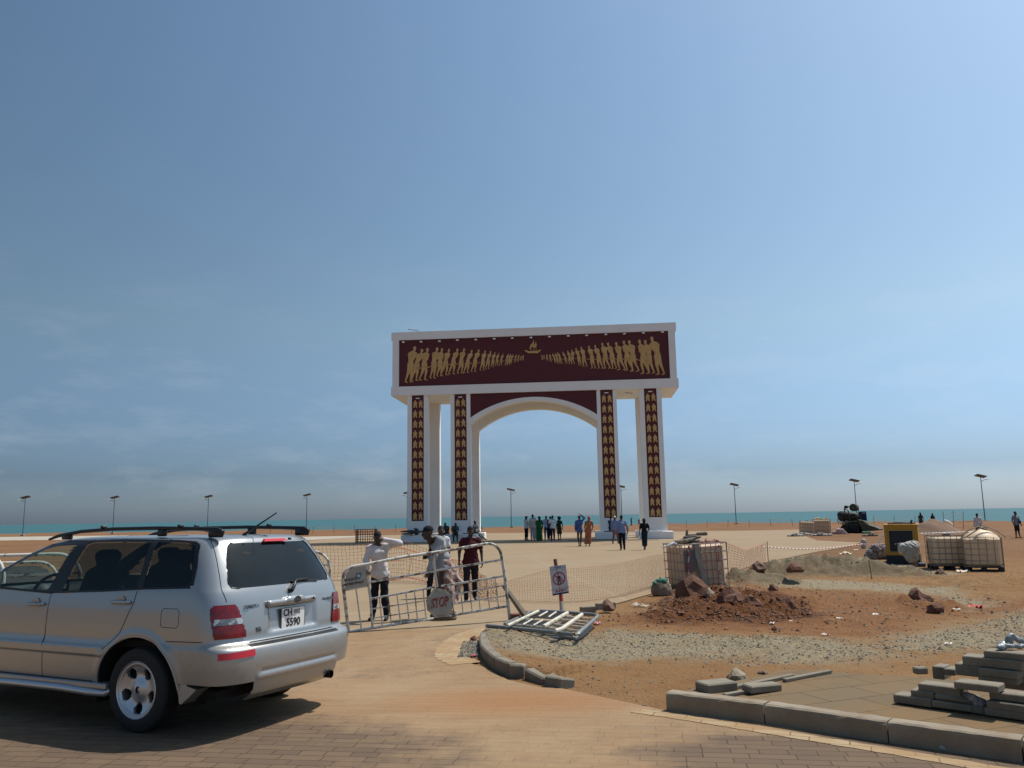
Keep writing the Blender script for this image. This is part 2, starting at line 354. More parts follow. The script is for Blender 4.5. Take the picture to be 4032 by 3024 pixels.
HEAPS=[(2700,2400,.55,.5,.34),(2760,2375,.6,.6,.40),(2860,2395,.55,.5,.34),(2790,2430,.6,.35,.26),(2640,2440,.6,.35,.16),(2960,2375,.7,.5,.26),(2960,2430,.7,.35,.24),(3060,2415,.4,.4,.24),(3120,2425,.35,.35,-.22),(3180,2385,.45,.5,.24),(3000,2350,.9,.6,.14),(2850,2340,.8,.5,.15),
 (3580,2385,.5,.4,.22),(3640,2400,.7,.4,.2),(3450,2375,.5,.4,.1),(3740,2395,.4,.3,.12),(2750,2325,1.2,.5,.12),
 (2890,2290,.9,1.0,.42),(2950,2300,.9,.8,.22),(3080,2262,.8,1.3,.50),(3180,2258,1.0,1.3,.55),(3300,2258,1.2,1.3,.45),(3430,2262,1.1,1.2,.45),(3540,2268,1.0,1.0,.28),(3640,2280,.8,.8,.16),(3010,2300,.9,.9,.2),(3080,2300,.7,.5,.16),
 (2480,2440,.8,.5,.06),(3300,2440,1.5,.8,.06),(3900,2300,2,2,.12),(2700,2530,2,.5,.06),(3100,2540,1.5,.5,.07),(3500,2570,2,.4,.05)]
CREST=[(-60,185),(-31.8,188),(-17.3,155),(-10.7,134),(5,142),(16.8,137),(31.8,122),(60,105)]
def crestd(ang): return np.interp(ang,[a for a,b in CREST],[b for a,b in CREST])
KERBC=Wp([(1892,2520),(1886,2548),(1893,2585),(1915,2613),(1945,2640),(2000,2666),(2062,2670),(2140,2694)])
ISL=Wp([(1893,2520),(1888,2548),(1896,2585),(1918,2611),(1948,2637),(2002,2663),(2064,2667),(2140,2690),(2300,2640),(2420,2560),(2350,2510),(2150,2480),(2000,2475),(1930,2485)])
def gheight(X,Y):
    r=np.hypot(X,Y);ang=np.degrees(np.arctan2(X,Y));flat=np.zeros(X.shape)
    for P in (PLAZA,ROAD,STRIP,FOOT):
        i=inpoly(P,X,Y);d=segdist(P,X,Y);flat=np.maximum(flat,np.where(i,1,np.clip(1-d/.35,0,1)))
    z=.05*(fbm(X*.35,Y*.35,3,3)-.4)+.035*(fbm(X*2.2,Y*2.2,3,9)-.5)
    hp=np.zeros(X.shape)
    for (a,b,sx_,sy,h) in HEAPS:
        if b<2312 and h>.15:h=h*.50
        elif b<2470:h=h*.72
        c=G(a,b);hp=hp+h*.95*np.exp(-((X-c[0])/(sx_*.8))**2-((Y-c[1])/(sy*.8))**2)
    rough=np.clip(np.abs(hp)*4,0,1)
    z=z+hp+rough*(.75*np.abs(fbm(X*2.3,Y*2.3,4,21)-.5)+.20*(fbm(X*7,Y*7,3,5)-.5))-rough*.06
    isl=inpoly(ISL,X,Y);dk=segdist(KERBC,X,Y,False)
    flat=np.where(isl,np.clip(1-dk/.05,0,1)*0,flat)
    z=z*(1-flat)-.018*flat+np.where(isl,.11*np.clip(1.6-dk/.8,0,1)*np.clip((segdist(ISL,X,Y)+dk*2)/.3,0,1),0)
    dc=crestd(ang);t=r-dc
    z=z+np.clip(1-np.abs(t)/14,0,1)**2*(.10+.35*(vnoise(ang*.42,ang*0,4)-.35))*(np.abs(ang)<70)
    down=np.clip((t-6)/70,0,None);z=z-np.where(t>6,4.6*np.minimum(down,1.6),0)
    return z
def build_ground():
    R0=[0.0]+list(np.geomspace(1.2,60,760))+list(np.geomspace(61.5,300,110))
    A=list(np.linspace(-180,-42,30)[:-1])+list(np.linspace(-42,42,620))+list(np.linspace(42,180,30)[1:-1])
    R0=np.array(R0);A=np.radians(np.array(A));RR,AA=np.meshgrid(R0,A,indexing='ij');X=RR*np.sin(AA);Y=RR*np.cos(AA)
    Z=gheight(X,Y);n,m=X.shape;V=np.stack([X,Y,Z],-1).reshape(-1,3)
    i,j=np.meshgrid(np.arange(n-1),np.arange(m),indexing='ij');j2=(j+1)%m
    F=np.stack([i*m+j,i*m+j2,(i+1)*m+j2,(i+1)*m+j],-1).reshape(-1,4)
    me=bpy.data.meshes.new('ground');me.vertices.add(len(V));me.vertices.foreach_set('co',V.ravel());me.loops.add(F.size);me.loops.foreach_set('vertex_index',F.ravel())
    me.polygons.add(len(F));me.polygons.foreach_set('loop_start',np.arange(0,F.size,4));me.polygons.foreach_set('loop_total',np.full(len(F),4));me.update();me.validate()
    x,y=V[:,0],V[:,1];wob=.9*(fbm(x*.8,y*.8,4,31)-.5)+.5*(fbm(x*4,y*4,2,37)-.5)
    def mask(P,soft=.5):
        d=segdist(P,x,y);s_=np.where(inpoly(P,x,y),d,-d)+wob*1.2;return np.clip(s_/soft+.5,0,1)
    gh=np.zeros(len(x))
    for (a,b_,sx_,sy_,h_) in HEAPS:
        if b_<2312 and a>2860:
            c_=G(a,b_);gh+=h_*np.exp(-((x-c_[0])/(sx_*.95))**2-((y-c_[1])/(sy_*.95))**2)
    for nm,val in (('gheap',np.clip(gh*4.5-.35+wob*.6,0,1)),('red',mask(RED,.9)),('grav',np.maximum(mask(GRAV,.7),np.maximum(mask(GRAV2,.4),mask(GRAV3,.5)))),('drk',mask(DARKRED,.5)),
                   ('beach',np.maximum(np.clip((np.hypot(x,y)-crestd(np.degrees(np.arctan2(x,y)))+30)/25,0,1),np.clip((y-24)/14,0,1)))):
        a=me.attributes.new(nm,'FLOAT','POINT');a.data.foreach_set('value',val.astype(np.float32))
    b=NB('construction_site_soil')
    n1=b.noise(.35,6);n2=b.noise(2.5,6);n3=b.noise(22,4);n4=b.noise(90,3)
    c=b.mix(b.ramp(n1,.35,.65),(0.256,0.150,0.074),(0.294,0.192,0.106))
    c=b.mix(b.math('MULTIPLY',b.ramp(n2,.5,.72),.55),c,(0.192,0.099,0.048))
    far=b.mix(b.ramp(b.noise(.09,4),.4,.6),(.222,.130,.076),(.178,.104,.062));far=b.mix(b.math('MULTIPLY',b.ramp(b.noise(1.0,6,.65,vec=b.map(scale=(.12,.7,1))),.45,.65),.5),far,(.25,.155,.095));c=b.mix(b.attr('beach'),c,far)
    red=b.mix(b.ramp(n2,.35,.7),(.245,.125,.066),(.185,.085,.043));c=b.mix(b.math('MULTIPLY',b.attr('red'),.72),c,red)
    c=b.mix(b.math('MULTIPLY',b.attr('drk'),.75),c,b.mix(b.ramp(n3,.4,.6),(0.077,0.032,0.017),(0.160,0.067,0.032)))
    gr=b.mix(b.ramp(n3,.35,.62),(.20,.19,.155),(.36,.325,.25));gr=b.mix(b.math('MULTIPLY',b.ramp(n2,.5,.75),.6),gr,(.36,.29,.185));c=b.mix(b.math('MULTIPLY',b.attr('grav'),b.ramp(b.noise(.9,6,.7,vec=b.map(scale=(.5,1.3,1))),.30,.50,(.45,.45,.45),(.95,.95,.95))),c,gr)
    c=b.mix(b.math('MULTIPLY',b.attr('gheap'),.85),c,b.mix(b.ramp(n2,.4,.65),(.19,.165,.125),(.12,.105,.08)))
    c=b.mix(b.math('MULTIPLY',b.ramp(n4,.60,.72),.35),c,(0.064,0.045,0.032))
    h=b.math('ADD',b.math('MULTIPLY',n3,.5),b.math('ADD',b.math('MULTIPLY',n4,.3),b.math('MULTIPLY',b.noise(7,5),b.math('ADD',.35,b.math('MULTIPLY',b.attr('drk'),1.6)))))
    m=b.fin(c,.95,h,1.0,.07,.1,tint=(.95,.86,.73))
    me.materials.append(m);me.polygons.foreach_set('use_smooth',[True]*len(me.polygons))
    o=bpy.data.objects.new('ground',me);COL.objects.link(o);tag(o,kind='structure');return o
build_ground()
def sheet(name,poly,z,m,step=None):
    bm=bmesh.new();vs=[bm.verts.new((a,b,z)) for a,b in poly];bm.faces.new(vs);bmesh.ops.triangulate(bm,faces=bm.faces)
    me=bpy.data.meshes.new(name);bm.to_mesh(me);bm.free();me.materials.append(m);o=bpy.data.objects.new(name,me);COL.objects.link(o);tag(o,kind='structure');return o
# --- concrete plaza
b=NB('plaza_concrete');n1=b.noise(.25,6);n2=b.noise(1.6,6);n3=b.noise(30,4)
sv=b.map(rot=.35,scale=(.25,2.2,1));st=b.noise(1.0,5,vec=sv)
c=b.mix(b.ramp(n1,.35,.68),(0.291,0.234,0.163),(0.320,0.275,0.208));c=b.mix(b.math('MULTIPLY',b.ramp(st,.45,.75),.45),c,(0.256,0.186,0.118))
c=b.mix(b.math('MULTIPLY',b.ramp(n2,.52,.78),.5),c,(0.352,0.314,0.250))
bk=b.n.new('ShaderNodeTexBrick');b.l.new(b.map(rot=math.radians(-5),loc=(3.1,2,0)),bk.inputs['Vector']);bk.offset=0;bk.inputs['Scale'].default_value=1;bk.inputs['Brick Width'].default_value=7;bk.inputs['Row Height'].default_value=6.2;bk.inputs['Mortar Size'].default_value=.035;bk.inputs['Mortar Smooth'].default_value=.3
c=b.mix(b.math('MULTIPLY',bk.outputs['Fac'],.38),c,(0.397,0.358,0.301))
c=b.mix(b.math('MULTIPLY',b.ramp(n3,.6,.75),.2),c,(0.192,0.141,0.090))
M_plaza=b.fin(c,.9,b.math('ADD',n3,n2),.25,.01,.15,tint=(.90,.80,.69))
sheet('plaza',PLAZA,.0,M_plaza);sheet('promenade',STRIP,-.006,mat('promenade_concrete',(0.371,0.333,0.275),.9,noise=(.4,.4),col2=(0.307,0.243,0.173)))
# --- brick-paved road
b=NB('road_pavers');v=b.map(rot=math.radians(9))
dn=b.noise(1.3,3);dv=b.n.new('ShaderNodeVectorMath');dv.operation='ADD'
bk=b.n.new('ShaderNodeTexBrick');b.l.new(v,bk.inputs['Vector']);bk.offset=.37;bk.squash=.62;bk.squash_frequency=3;bk.offset_frequency=2
bk.inputs['Scale'].default_value=1;bk.inputs['Brick Width'].default_value=.34;bk.inputs['Row Height'].default_value=.125;bk.inputs['Mortar Size'].default_value=.0045;bk.inputs['Mortar Smooth'].default_value=.25
bk.inputs['Color1'].default_value=(0.138,0.106,0.090,1);bk.inputs['Color2'].default_value=(0.186,0.138,0.106,1);bk.inputs['Mortar'].default_value=(0.070,0.051,0.035,1);bk.inputs['Bias'].default_value=.1
n1=b.noise(.45,6,.65);n2=b.noise(3.2,6);n3=b.noise(40,4)
c=bk.outputs['Color'];c=b.mix(b.math('MULTIPLY',b.ramp(n2,.4,.7),.45),c,(0.192,0.144,0.102))
geo=b.geo
sep=b.n.new('ShaderNodeSeparateXYZ');b.l.new(b.pos,sep.inputs[0])
# blown sand lies thickest in the middle of the turning
def blob(cx,cy,rx,ry):
    dx=b.math('DIVIDE',b.math('SUBTRACT',sep.outputs[0],cx),rx);dy=b.math('DIVIDE',b.math('SUBTRACT',sep.outputs[1],cy),ry)
    return b.ramp(b.math('ADD',b.math('MULTIPLY',dx,dx),b.math('MULTIPLY',dy,dy)),0.0,1.0,(1,1,1),(0,0,0))
c0=G(1900,2745);bl=blob(float(c0[0]),float(c0[1]),2.6,1.5);c1=G(2500,2860);bl2=blob(float(c1[0]),float(c1[1]),1.5,.9);c2=G(1500,2560);bl3=blob(float(c2[0]),float(c2[1]),4.5,2.2);c3=G(2250,2720);bl4=blob(float(c3[0]),float(c3[1]),2.2,1.2)
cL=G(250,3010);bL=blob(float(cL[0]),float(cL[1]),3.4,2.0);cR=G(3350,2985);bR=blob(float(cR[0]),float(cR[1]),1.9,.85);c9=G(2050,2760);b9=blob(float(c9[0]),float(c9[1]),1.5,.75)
sv=b.noise(1.0,7,.7,vec=b.map(rot=.12,scale=(.9,5.5,1)))
dust=b.math('ADD',b.math('ADD',.66,b.math('MULTIPLY',bl,.35)),b.math('MULTIPLY',b.math('SUBTRACT',n1,.5),.9));dust=b.math('ADD',dust,b.math('ADD',b.math('MULTIPLY',b.math('SUBTRACT',n2,.5),.9),b.math('MULTIPLY',b.math('SUBTRACT',sv,.5),1.1)))
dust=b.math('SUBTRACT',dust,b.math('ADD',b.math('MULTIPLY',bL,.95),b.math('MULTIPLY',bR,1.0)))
dust=b.ramp(dust,.10,.70);dust=b.math('MULTIPLY',dust,.88)
sand=b.mix(b.ramp(sv,.35,.68),(.40,.295,.195),(.31,.205,.125));sand=b.mix(b.math('MULTIPLY',b.ramp(b.noise(.55,6),.42,.64),.6),sand,(.43,.34,.24))
orange=b.mix(b.math('MULTIPLY',b9,.8),sand,(.36,.185,.085));orange=b.mix(b.math('MULTIPLY',b.ramp(n3,.55,.7),.3),orange,(.24,.17,.11))
c=b.mix(dust,c,orange);c=b.mix(b.math('MULTIPLY',b.ramp(b.noise(170,2),.66,.74),.5),c,(0.083,0.058,0.038))
h=b.math('SUBTRACT',b.math('MULTIPLY',n3,.25),b.math('MULTIPLY',bk.outputs['Fac'],b.math('SUBTRACT',1.12,dust)))
sheet('paved_road',ROAD,.004,b.fin(c,.88,h,.9,.010,.2,tint=(.80,.72,.60)))
# --- cream edging bands set into the road
def band(name,pts,wd,z,m,label):
    P=np.array([G(*q)[:2] for q in pts]);mb=MB();t=np.linspace(0,len(P)-1,len(P)*8);X=np.interp(t,range(len(P)),P[:,0]);Y=np.interp(t,range(len(P)),P[:,1])
    for _ in range(6):
        X[1:-1]=(X[:-2]+X[2:]+2*X[1:-1])/4;Y[1:-1]=(Y[:-2]+Y[2:]+2*Y[1:-1])/4
    T=np.stack([np.gradient(X),np.gradient(Y)],1);T/=np.linalg.norm(T,axis=1)[:,None];N=np.stack([-T[:,1],T[:,0]],1)
    V=[];W_=wd/2*(1+.08*np.sin(np.arange(len(X))*2.1))
    for i in range(len(X)):V+= [(X[i]-N[i,0]*W_[i],Y[i]-N[i,1]*W_[i],z),(X[i]+N[i,0]*W_[i],Y[i]+N[i,1]*W_[i],z)]
    mb.add(V,[(2*i,2*i+2,2*i+3,2*i+1) for i in range(len(X)-1)]);o=mb.build(name,m);tag(o,kind='structure');return o
b=NB('edging_pavers');bk=b.n.new('ShaderNodeTexBrick');b.l.new(b.map(rot=math.radians(22)),bk.inputs['Vector']);bk.inputs['Scale'].default_value=1;bk.inputs['Brick Width'].default_value=.3;bk.inputs['Row Height'].default_value=.15;bk.inputs['Mortar Size'].default_value=.006
bk.inputs['Color1'].default_value=(0.371,0.294,0.192,1);bk.inputs['Color2'].default_value=(0.320,0.243,0.154,1);bk.inputs['Mortar'].default_value=(0.160,0.109,0.064,1)
c=b.mix(b.math('MULTIPLY',b.ramp(b.noise(2.5,5),.4,.62),.75),bk.outputs['Color'],(0.301,0.198,0.109));M_edge=b.fin(c,.9,b.math('SUBTRACT',b.noise(40,4),bk.outputs['Fac']),.5,.006,.15,tint=(1.0,.95,.88))
band('road_edging',[(2000,2464),(1890,2484),(1815,2515),(1772,2555),(1775,2590),(1835,2615)],.42,.008,M_edge,'')
band('road_edging',[(2500,2800),(2760,2838),(3010,2880),(3500,2960),(4032,3052),(4500,3130)],.17,.008,M_edge,'')
# --- slabs of the unfinished footpath
b=NB('footpath_slabs');bk=b.n.new('ShaderNodeTexBrick');b.l.new(b.map(rot=math.radians(-22),loc=(.1,.2,0)),bk.inputs['Vector']);bk.offset=.5;bk.inputs['Scale'].default_value=1;bk.inputs['Brick Width'].default_value=.62;bk.inputs['Row Height'].default_value=.42;bk.inputs['Mortar Size'].default_value=.006;bk.inputs['Mortar Smooth'].default_value=.2
bk.inputs['Color1'].default_value=(0.211,0.192,0.150,1);bk.inputs['Color2'].default_value=(0.250,0.218,0.163,1);bk.inputs['Mortar'].default_value=(0.083,0.064,0.045,1)
n2=b.noise(1.1,5);c=b.mix(b.ramp(n2,.42,.72),bk.outputs['Color'],(0.294,0.218,0.128));M_slab=b.fin(c,.92,b.math('SUBTRACT',b.math('MULTIPLY',b.noise(50,4),.3),bk.outputs['Fac']),.7,.01,.15,tint=(.66,.54,.42))
fp=MB();cF=np.mean(np.array(FOOT),0);fp.prism(FOOT,-.2,lambda a,b_,d:(a,b_,.118+d));tag(fp.build('footpath',M_slab),kind='structure')
# --- sea
def build_sea():
    b=NB('sea_water');v=b.map(scale=(.02,.16,1));a=b.noise(1.0,6,.6,vec=v);v2=b.map(scale=(.004,.03,1));a2=b.noise(1.0,4,.6,vec=v2)
    c=b.mix(b.ramp(a2,.35,.65),(.034,.100,.118),(.040,.120,.130));c=b.mix(b.math('MULTIPLY',b.ramp(a,.45,.7),.5),c,(.055,.145,.150))
    v3=b.map(scale=(.12,.5,1));c=b.mix(b.math('MULTIPLY',b.ramp(b.noise(1.0,3,.7,vec=v3),.66,.73),.75),c,(0.352,0.384,0.384))
    m=b.fin(c,.55,b.noise(.6,4),.6,.5,.12)
    Rr=np.geomspace(60,42000,90);A=np.radians(np.linspace(-100,100,160));V=[(r*math.sin(a_),r*math.cos(a_),-3.3) for r in Rr for a_ in A];m_=len(A)
    o=mesh('sea',V,[(i*m_+j,i*m_+j+1,(i+1)*m_+j+1,(i+1)*m_+j) for i in range(len(Rr)-1) for j in range(m_-1)],m);tag(o,kind='structure')
build_sea()
# ============================================================ the memorial arch
def build_arch():
    th=math.radians(5);O=ray(2115,2000);O=O/O[1]*62;O[2]=0
    u=np.array([math.cos(th),-math.sin(th),0]);v=np.array([math.sin(th),math.cos(th),0])
    def ap(px,py,dep=0):
        d=ray(px,py);o=CAMP-O-v*dep;t=-(o@v)/(d@v);P=o+t*d;return (P@u,P[2])
    root=empty('memorial_arch','tall white arch with dark red panels, standing on the plaza before the sea','arch',O,-th)
    C0=-.15;PIL=[(-9.81,-8.2),(-6.47,-4.94),(4.66,6.15),(7.85,9.5)]
    zt=11.12
    def arc(half,zs,za,n=40,c=C0):
        rise=za-zs;Rr=(half*half+rise*rise)/(2*rise);a0=math.asin(half/Rr)
        return [(c+Rr*math.sin(t),za-Rr+Rr*math.cos(t)) for t in np.linspace(-a0,a0,n)]
    half=4.80
    for k,d0 in enumerate((0,4.95)):
        for i,(x0,x1) in enumerate(PIL):
            m=MB();xm=(x0+x1)/2;fw=(x1-x0-.93)/2;front=(k==0)
            if front:
                m.box((xm,d0+.35,(zt+.62)/2),(x1-x0,.58,zt-.62));
                m.box((x0+fw/2,d0+.03,(zt+.62)/2),(fw,.06,zt-.62));m.box((x1-fw/2,d0+.03,(zt+.62)/2),(fw,.06,zt-.62));m.box((xm,d0+.03,(1.56+.62)/2),(.93,.06,.94))
            else:m.box((xm,d0+.32,(zt+.62)/2),(x1-x0,.65,zt-.62))
            pl=m.build('pillar',M_white,root)
            MB().box((xm,d0+.32,.27),(x1-x0+.80,1.3,.54),bev=.03).build('plinth',M_white,pl)
            if front:
                pn=MB().box((xm,d0+.052,(1.56+zt)/2),(.93,.012,zt-1.56)).build('pillar_panel',M_maroon,root)
                nn=relief_pair(xm,d0+.046,pn)
                MB().box((xm,d0-.02,10.86),(.3,.1,.07),bev=.01).build('spotlight',M_lampw,pn)
        # wall over the middle opening with the segmental arch
        ia=arc(half,8.75,10.41);ea=arc(half,9.25,10.72);m=MB();f=lambda a,b,dd:(a,d0+.06+dd,b)
        xl,xr=-4.94,4.66;n=len(ia);V=[];t=.58
        lo=[(xl,8.75)]+ia[1:-1]+[(xr,8.75)]
        for (a,b) in lo:V+=[f(a,b,0),f(a,zt,0),f(a,b,t),f(a,zt,t)]
        F=[]
        for i in range(len(lo)-1):
            q=4*i;F+=[(q,q+4,q+5,q+1),(q+2,q+3,q+7,q+6),(q,q+2,q+6,q+4)]
        m.add(V,F);
        # proud band following the arch
        V=[];e2=[(xl,9.25)]+ea[1:-1]+[(xr,9.25)]
        for (a,b),(c_,d_) in zip(lo,e2):V+=[(a,d0,b),(c_,d0,d_),(a,d0+.06,b),(c_,d0+.06,d_)]
        F=[(4*i,4*i+4,4*i+5,4*i+1) for i in range(n-1)]+[(4*i,4*i+2,4*i+6,4*i+4) for i in range(n-1)]+[(4*i+1,4*i+5,4*i+7,4*i+3) for i in range(n-1)]
        m.add(V,F);w_=m.build('arch_wall',M_white,root,smooth=30)
        if k==0:
            V=[];
            for (a,b) in e2:V+=[(a,d0+.05,b),(a,d0+.05,zt)]
            MB().add(V,[(2*i,2*i+2,2*i+3,2*i+1) for i in range(n-1)]).build('spandrel_panel',M_maroon,w_)
    # entablature: a big box with a proud frame
    xl,xr=-11.08,10.8;d0=-.1;D=5.8;m=MB()
    m.box(((xl+xr)/2,d0+.14+(D-.14)/2,(11.12+16.06)/2),(xr-xl-.2,D-.14,4.94))
    m.box(((xl+xr)/2,d0+.065,(15.46+16.08)/2),(xr-xl,.15,.62));m.box(((xl+xr)/2,d0+.065,(11.10+11.80)/2),(xr-xl,.15,.70))
    m.box(((xl-10.48)/2+.05,d0+.07,(11.8+15.46)/2),(.50,.14,3.66));m.box(((xr+10.2)/2-.05,d0+.07,(11.8+15.46)/2),(.50,.14,3.66))
    for sx_,x in((-1,xl),(1,xr)):
        m.box((x-sx_*.05+0,d0+D/2+.07,15.77),(.1,D-.16,.615));m.box((x-sx_*.05,d0+D/2+.07,11.45),(.1,D-.16,.69))
    ent=m.build('entablature',M_white,root)
    fz=MB().box(((-10.48+10.2)/2,d0+.13,(11.8+15.46)/2),(20.68,.02,3.66)).build('frieze_panel',M_maroon,root)
    tu=MB().tube([(-8.9,.6,16.06),(-9.1,.5,16.3),(-9.9,.4,16.42)],.025).build('rebar_stub',mat('rusty_rebar',(.12,.05,.03),.8),ent)
    for (a,b) in [(262,290),(473,285),(692,279),(905,266),(1124,260),(1342,250),(1558,243),(1781,235)]:
        x,z=ap(1500+a*.3315,1250+b*.3315,-.2);spot(x,d0+.12,z,ent)
    for (a,b) in [(190,224),(413,216),(632,209),(860,198),(1081,189),(1307,180),(1535,169)]:
        x,z=ap(2100+a*.3315,1250+b*.3315,-.2);spot(x,d0+.12,z,ent)
    for x in (-7.6,-7.3,-7.0,7.0,7.2,7.4):
        MB().lathe([(0,0),(.09,0),(.09,.02)],10,c=(x,1.0+abs(x-7.3 if x<0 else x-6)*.9,11.085)).build('downlight',M_dark,ent)
    L=[(398,337,330,778),(483,367,400,757),(550,357,500,750),(665,350,615,728),(722,360,695,703),(805,367,752,690),(905,365,840,677),(985,362,940,668),(1075,382,1012,662),(1158,378,1100,648),(1235,390,1202,630),(1300,397,1262,614),(1350,412,1322,592),(1395,420,1372,577),(1448,428,1422,571),(1512,427,1487,569),(1540,433,1517,562),(1568,435,1542,553),(1607,438,1592,533),(1640,438,1626,528),(1672,445,1656,519),(1692,445,1685,513)]
    Rr=[(1408,222,1510,685),(1330,262,1395,670),(1262,257,1330,672),(1140,265,1205,646),(1075,270,1135,634),(985,287,1045,627),(888,293,958,613),(820,298,872,609),(735,323,795,608),(660,332,712,607),(570,345,612,585),(508,360,553,572),(458,380,468,555),(410,392,440,554),(352,405,392,549),(290,408,328,551),(262,420,292,546),(228,423,262,543),(192,433,208,529),(155,433,168,516),(122,438,130,509),(98,440,107,506)]
    rs=random.Random(3);prev=None
    for lst,x0,sg in ((L,1500,1),(Rr,2100,-1)):
        prev=None
        for i,(hx,ty,fx,by) in enumerate(lst):
            a=ap(x0+hx*.3315,1250+ty*.3315,-.0);b_=ap(x0+fx*.3315,1250+by*.3315,-.0);H=a[1]-b_[1]
            s_=figure2d((a[0]-b_[0])/H*sg,sg,rs,broad=1.25 if i==0 else 1.0+.12*rs.random());v_,f_=s_
            v_=v_*H;v_[:,1]=-v_[:,1] if False else v_[:,1]
            v_[:,0]+=b_[0];v_[:,2]+=b_[1]; v_[:,1]+=d0+.12+.004*(i%3)
            mb=MB().add(v_,f_)
            waist=(b_[0]+sg*.02,b_[1]+H*.47)
            if prev is not None and i>1:
                p,q=prev,waist;pts=[(p[0]+(q[0]-p[0])*t,d0+.07,p[1]+(q[1]-p[1])*t-.10*H*math.sin(math.pi*t)) for t in np.linspace(.2,.8,6)];mb.tube(pts,.013*H+.004,5)
            prev=waist
            mb.build('relief_figure',M_gold,fz,smooth=True)
    # the ship
    q=lambda L_:[ap(1550+a*.27125,1280+b*.27125) for a,b in L_]
    m=MB();fr=lambda a,b,dd:(a,d0+.12-dd,b)
    for P in ([(1895,366),(1925,366),(1955,380),(1990,376),(2090,376),(2110,360),(2145,358),(2110,395),(2085,410),(2040,406),(2010,413),(1990,405),(1960,412),(1935,396)],
              [(2032,215),(2043,300),(2066,325),(2040,332),(2010,315),(1990,352),(1968,345),(1985,290),(2015,265)],[(2064,240),(2078,290),(2066,330),(2045,300)]):
        m.prism(q(P),.07,fr)
    for A,B in (((2032,220),(2036,378)),((2064,245),(2068,378)),((1996,330),(1996,378))):
        a,b_=q([A,B]);m.tube([(a[0],d0+.08,a[1]),(b_[0],d0+.08,b_[1])],.022,5)
    m.build('relief_ship',M_gold,fz)
    return root,O,u,v
def spot(x,y,z,par):
    m=MB();m.lathe([(0,0),(.12,.0),(.115,.05),(.08,.1),(0,.12)],10,c=(x,y-.14,z-.05));m.build('spotlight',M_lampw,par)
    MB().box((x,y-.04,z+.11),(.16,.12,.05)).build('spotlight_bracket',M_dark,par)
def figure2d(lean,sg,rs,broad=1.0):
    S=SDF();T=.02;k=.02
    A=lambda x,z:(sg*x,0,z)
    st=rs.uniform(.8,1.25);hx=lean;hp=lean*.35
    def c(a,b,r0,r1=None):S.cap(A(*a),A(*b),r0,r1,k)
    S.ell(A(hx+.005,.935),(.046,.02,.062),k);c((hx,.90),(hx-.02,.83),.028)
    sh=(hx-.05,.79)
    c((sh[0]-.055*broad,sh[1]),(sh[0]+.06*broad,sh[1]),.045)
    c((sh[0],.76),(hp,.60),.085*broad,.06);c((hp,.60),(hp-.01,.50),.062,.083)
    c((sh[0]-.08*broad,.77),(sh[0]-.07*broad,.63),.032,.026);c((sh[0]-.07*broad,.63),(hp+.05,.60),.026,.02)
    c((sh[0]+.075*broad,.78),(hp+.085,.64),.03,.024)
    c((hp+.02,.48),(.085*st,.27),.065,.038);c((.085*st,.27),(.045*st,.05),.04,.018);c((.045*st,.035),(.12*st,.015),.02,.013)
    c((hp-.03,.48),(-.02*st,.27),.062,.038);c((-.02*st,.27),(-.10*st,.055),.038,.018);c((-.10*st,.04),(-.035*st,.012),.02,.013)
    h=.012;S.post=[lambda D,X,Y,Z:np.maximum(D,np.abs(Y)-.018)]
    lo=h
    v,f=S.mesh(h);return v,f
_relief={}
def relief_pair(xm,y,par):
    if not _relief:
        for kx in (0,1):
            S=SDF();k=.02
            S.ell((0,0,.86),(.105,.04,.125),k);S.cap((-.16,0,.68),(.16,0,.68),.08,None,k);S.cap((0,0,.66),(0,0,.42),.185,.165,k)
            if kx==0:S.cap((-.13,0,.36),(-.17,0,.06),.105,.10,k);S.cap((.13,0,.36),(.17,0,.06),.105,.10,k)
            else:S.cap((-.1,0,.36),(-.16,0,.06),.1,.085,k);S.cap((.08,0,.38),(.24,0,.06),.12,.09,k)
            S.cap((-.22,0,.68),(-.2,0,.45),.055,None,k);S.cap((.22,0,.68),(.2,0,.45),.055,None,k)
            S.post=[lambda D,X,Y,Z:np.maximum(np.maximum(D,np.abs(Y)-.06),.02-Z)]
            v,f=S.mesh(.03);v=v*.62*np.array([.90,1,1]);me=mesh('relief_figure',v,f,M_gold);_relief[kx]=me.data;bpy.data.objects.remove(me)
    n=0
    for r in range(12):
        for c_,kx in ((-.205,0),(.215,1)):
            o=bpy.data.objects.new('relief_figure',_relief[kx]);COL.objects.link(o);o.parent=par;o.location=(xm+c_,y-.02,10.13-.774*r)
            n+=1
    return n
ARCH=build_arch()
# ============================================================ solar street lamps
def make_lamp(label,P,hh,lean=0,side=-1,armlen=.9):
    r=empty('solar_street_lamp',label,'street lamp',P,0,'solar street lamps along the beach')
    MB().tube([(0,0,-.2),(0,0,hh-.1)],[.07,.045],8).build('pole',M_pole,r,smooth=40)
    MB().box((0,0,.12),(.45,.45,.3),bev=.03).build('base_block',M_concrete,r)
    t=math.radians(14);Mx=np.array([[math.cos(t)*1,0,math.sin(t)*side],[0,1,0],[-math.sin(t)*side,0,math.cos(t)]])
    t2=math.radians(-12);Mx=np.array([[1,0,0],[0,math.cos(t2),-math.sin(t2)],[0,math.sin(t2),math.cos(t2)]])@Mx
    MB().box((.02,0,hh),(1.25,.85,.09),Mx).build('solar_panel',M_panel,r)
    a=MB().tube([(0,0,hh-.75),(side*.35,0,hh-.55),(side*armlen,0,hh-.42)],.03,6).build('lamp_arm',M_pole,r)
    MB().box((side*(armlen+.1),0,hh-.40),(.42,.16,.06),bev=.02).build('lamp_head',M_lampw,a)
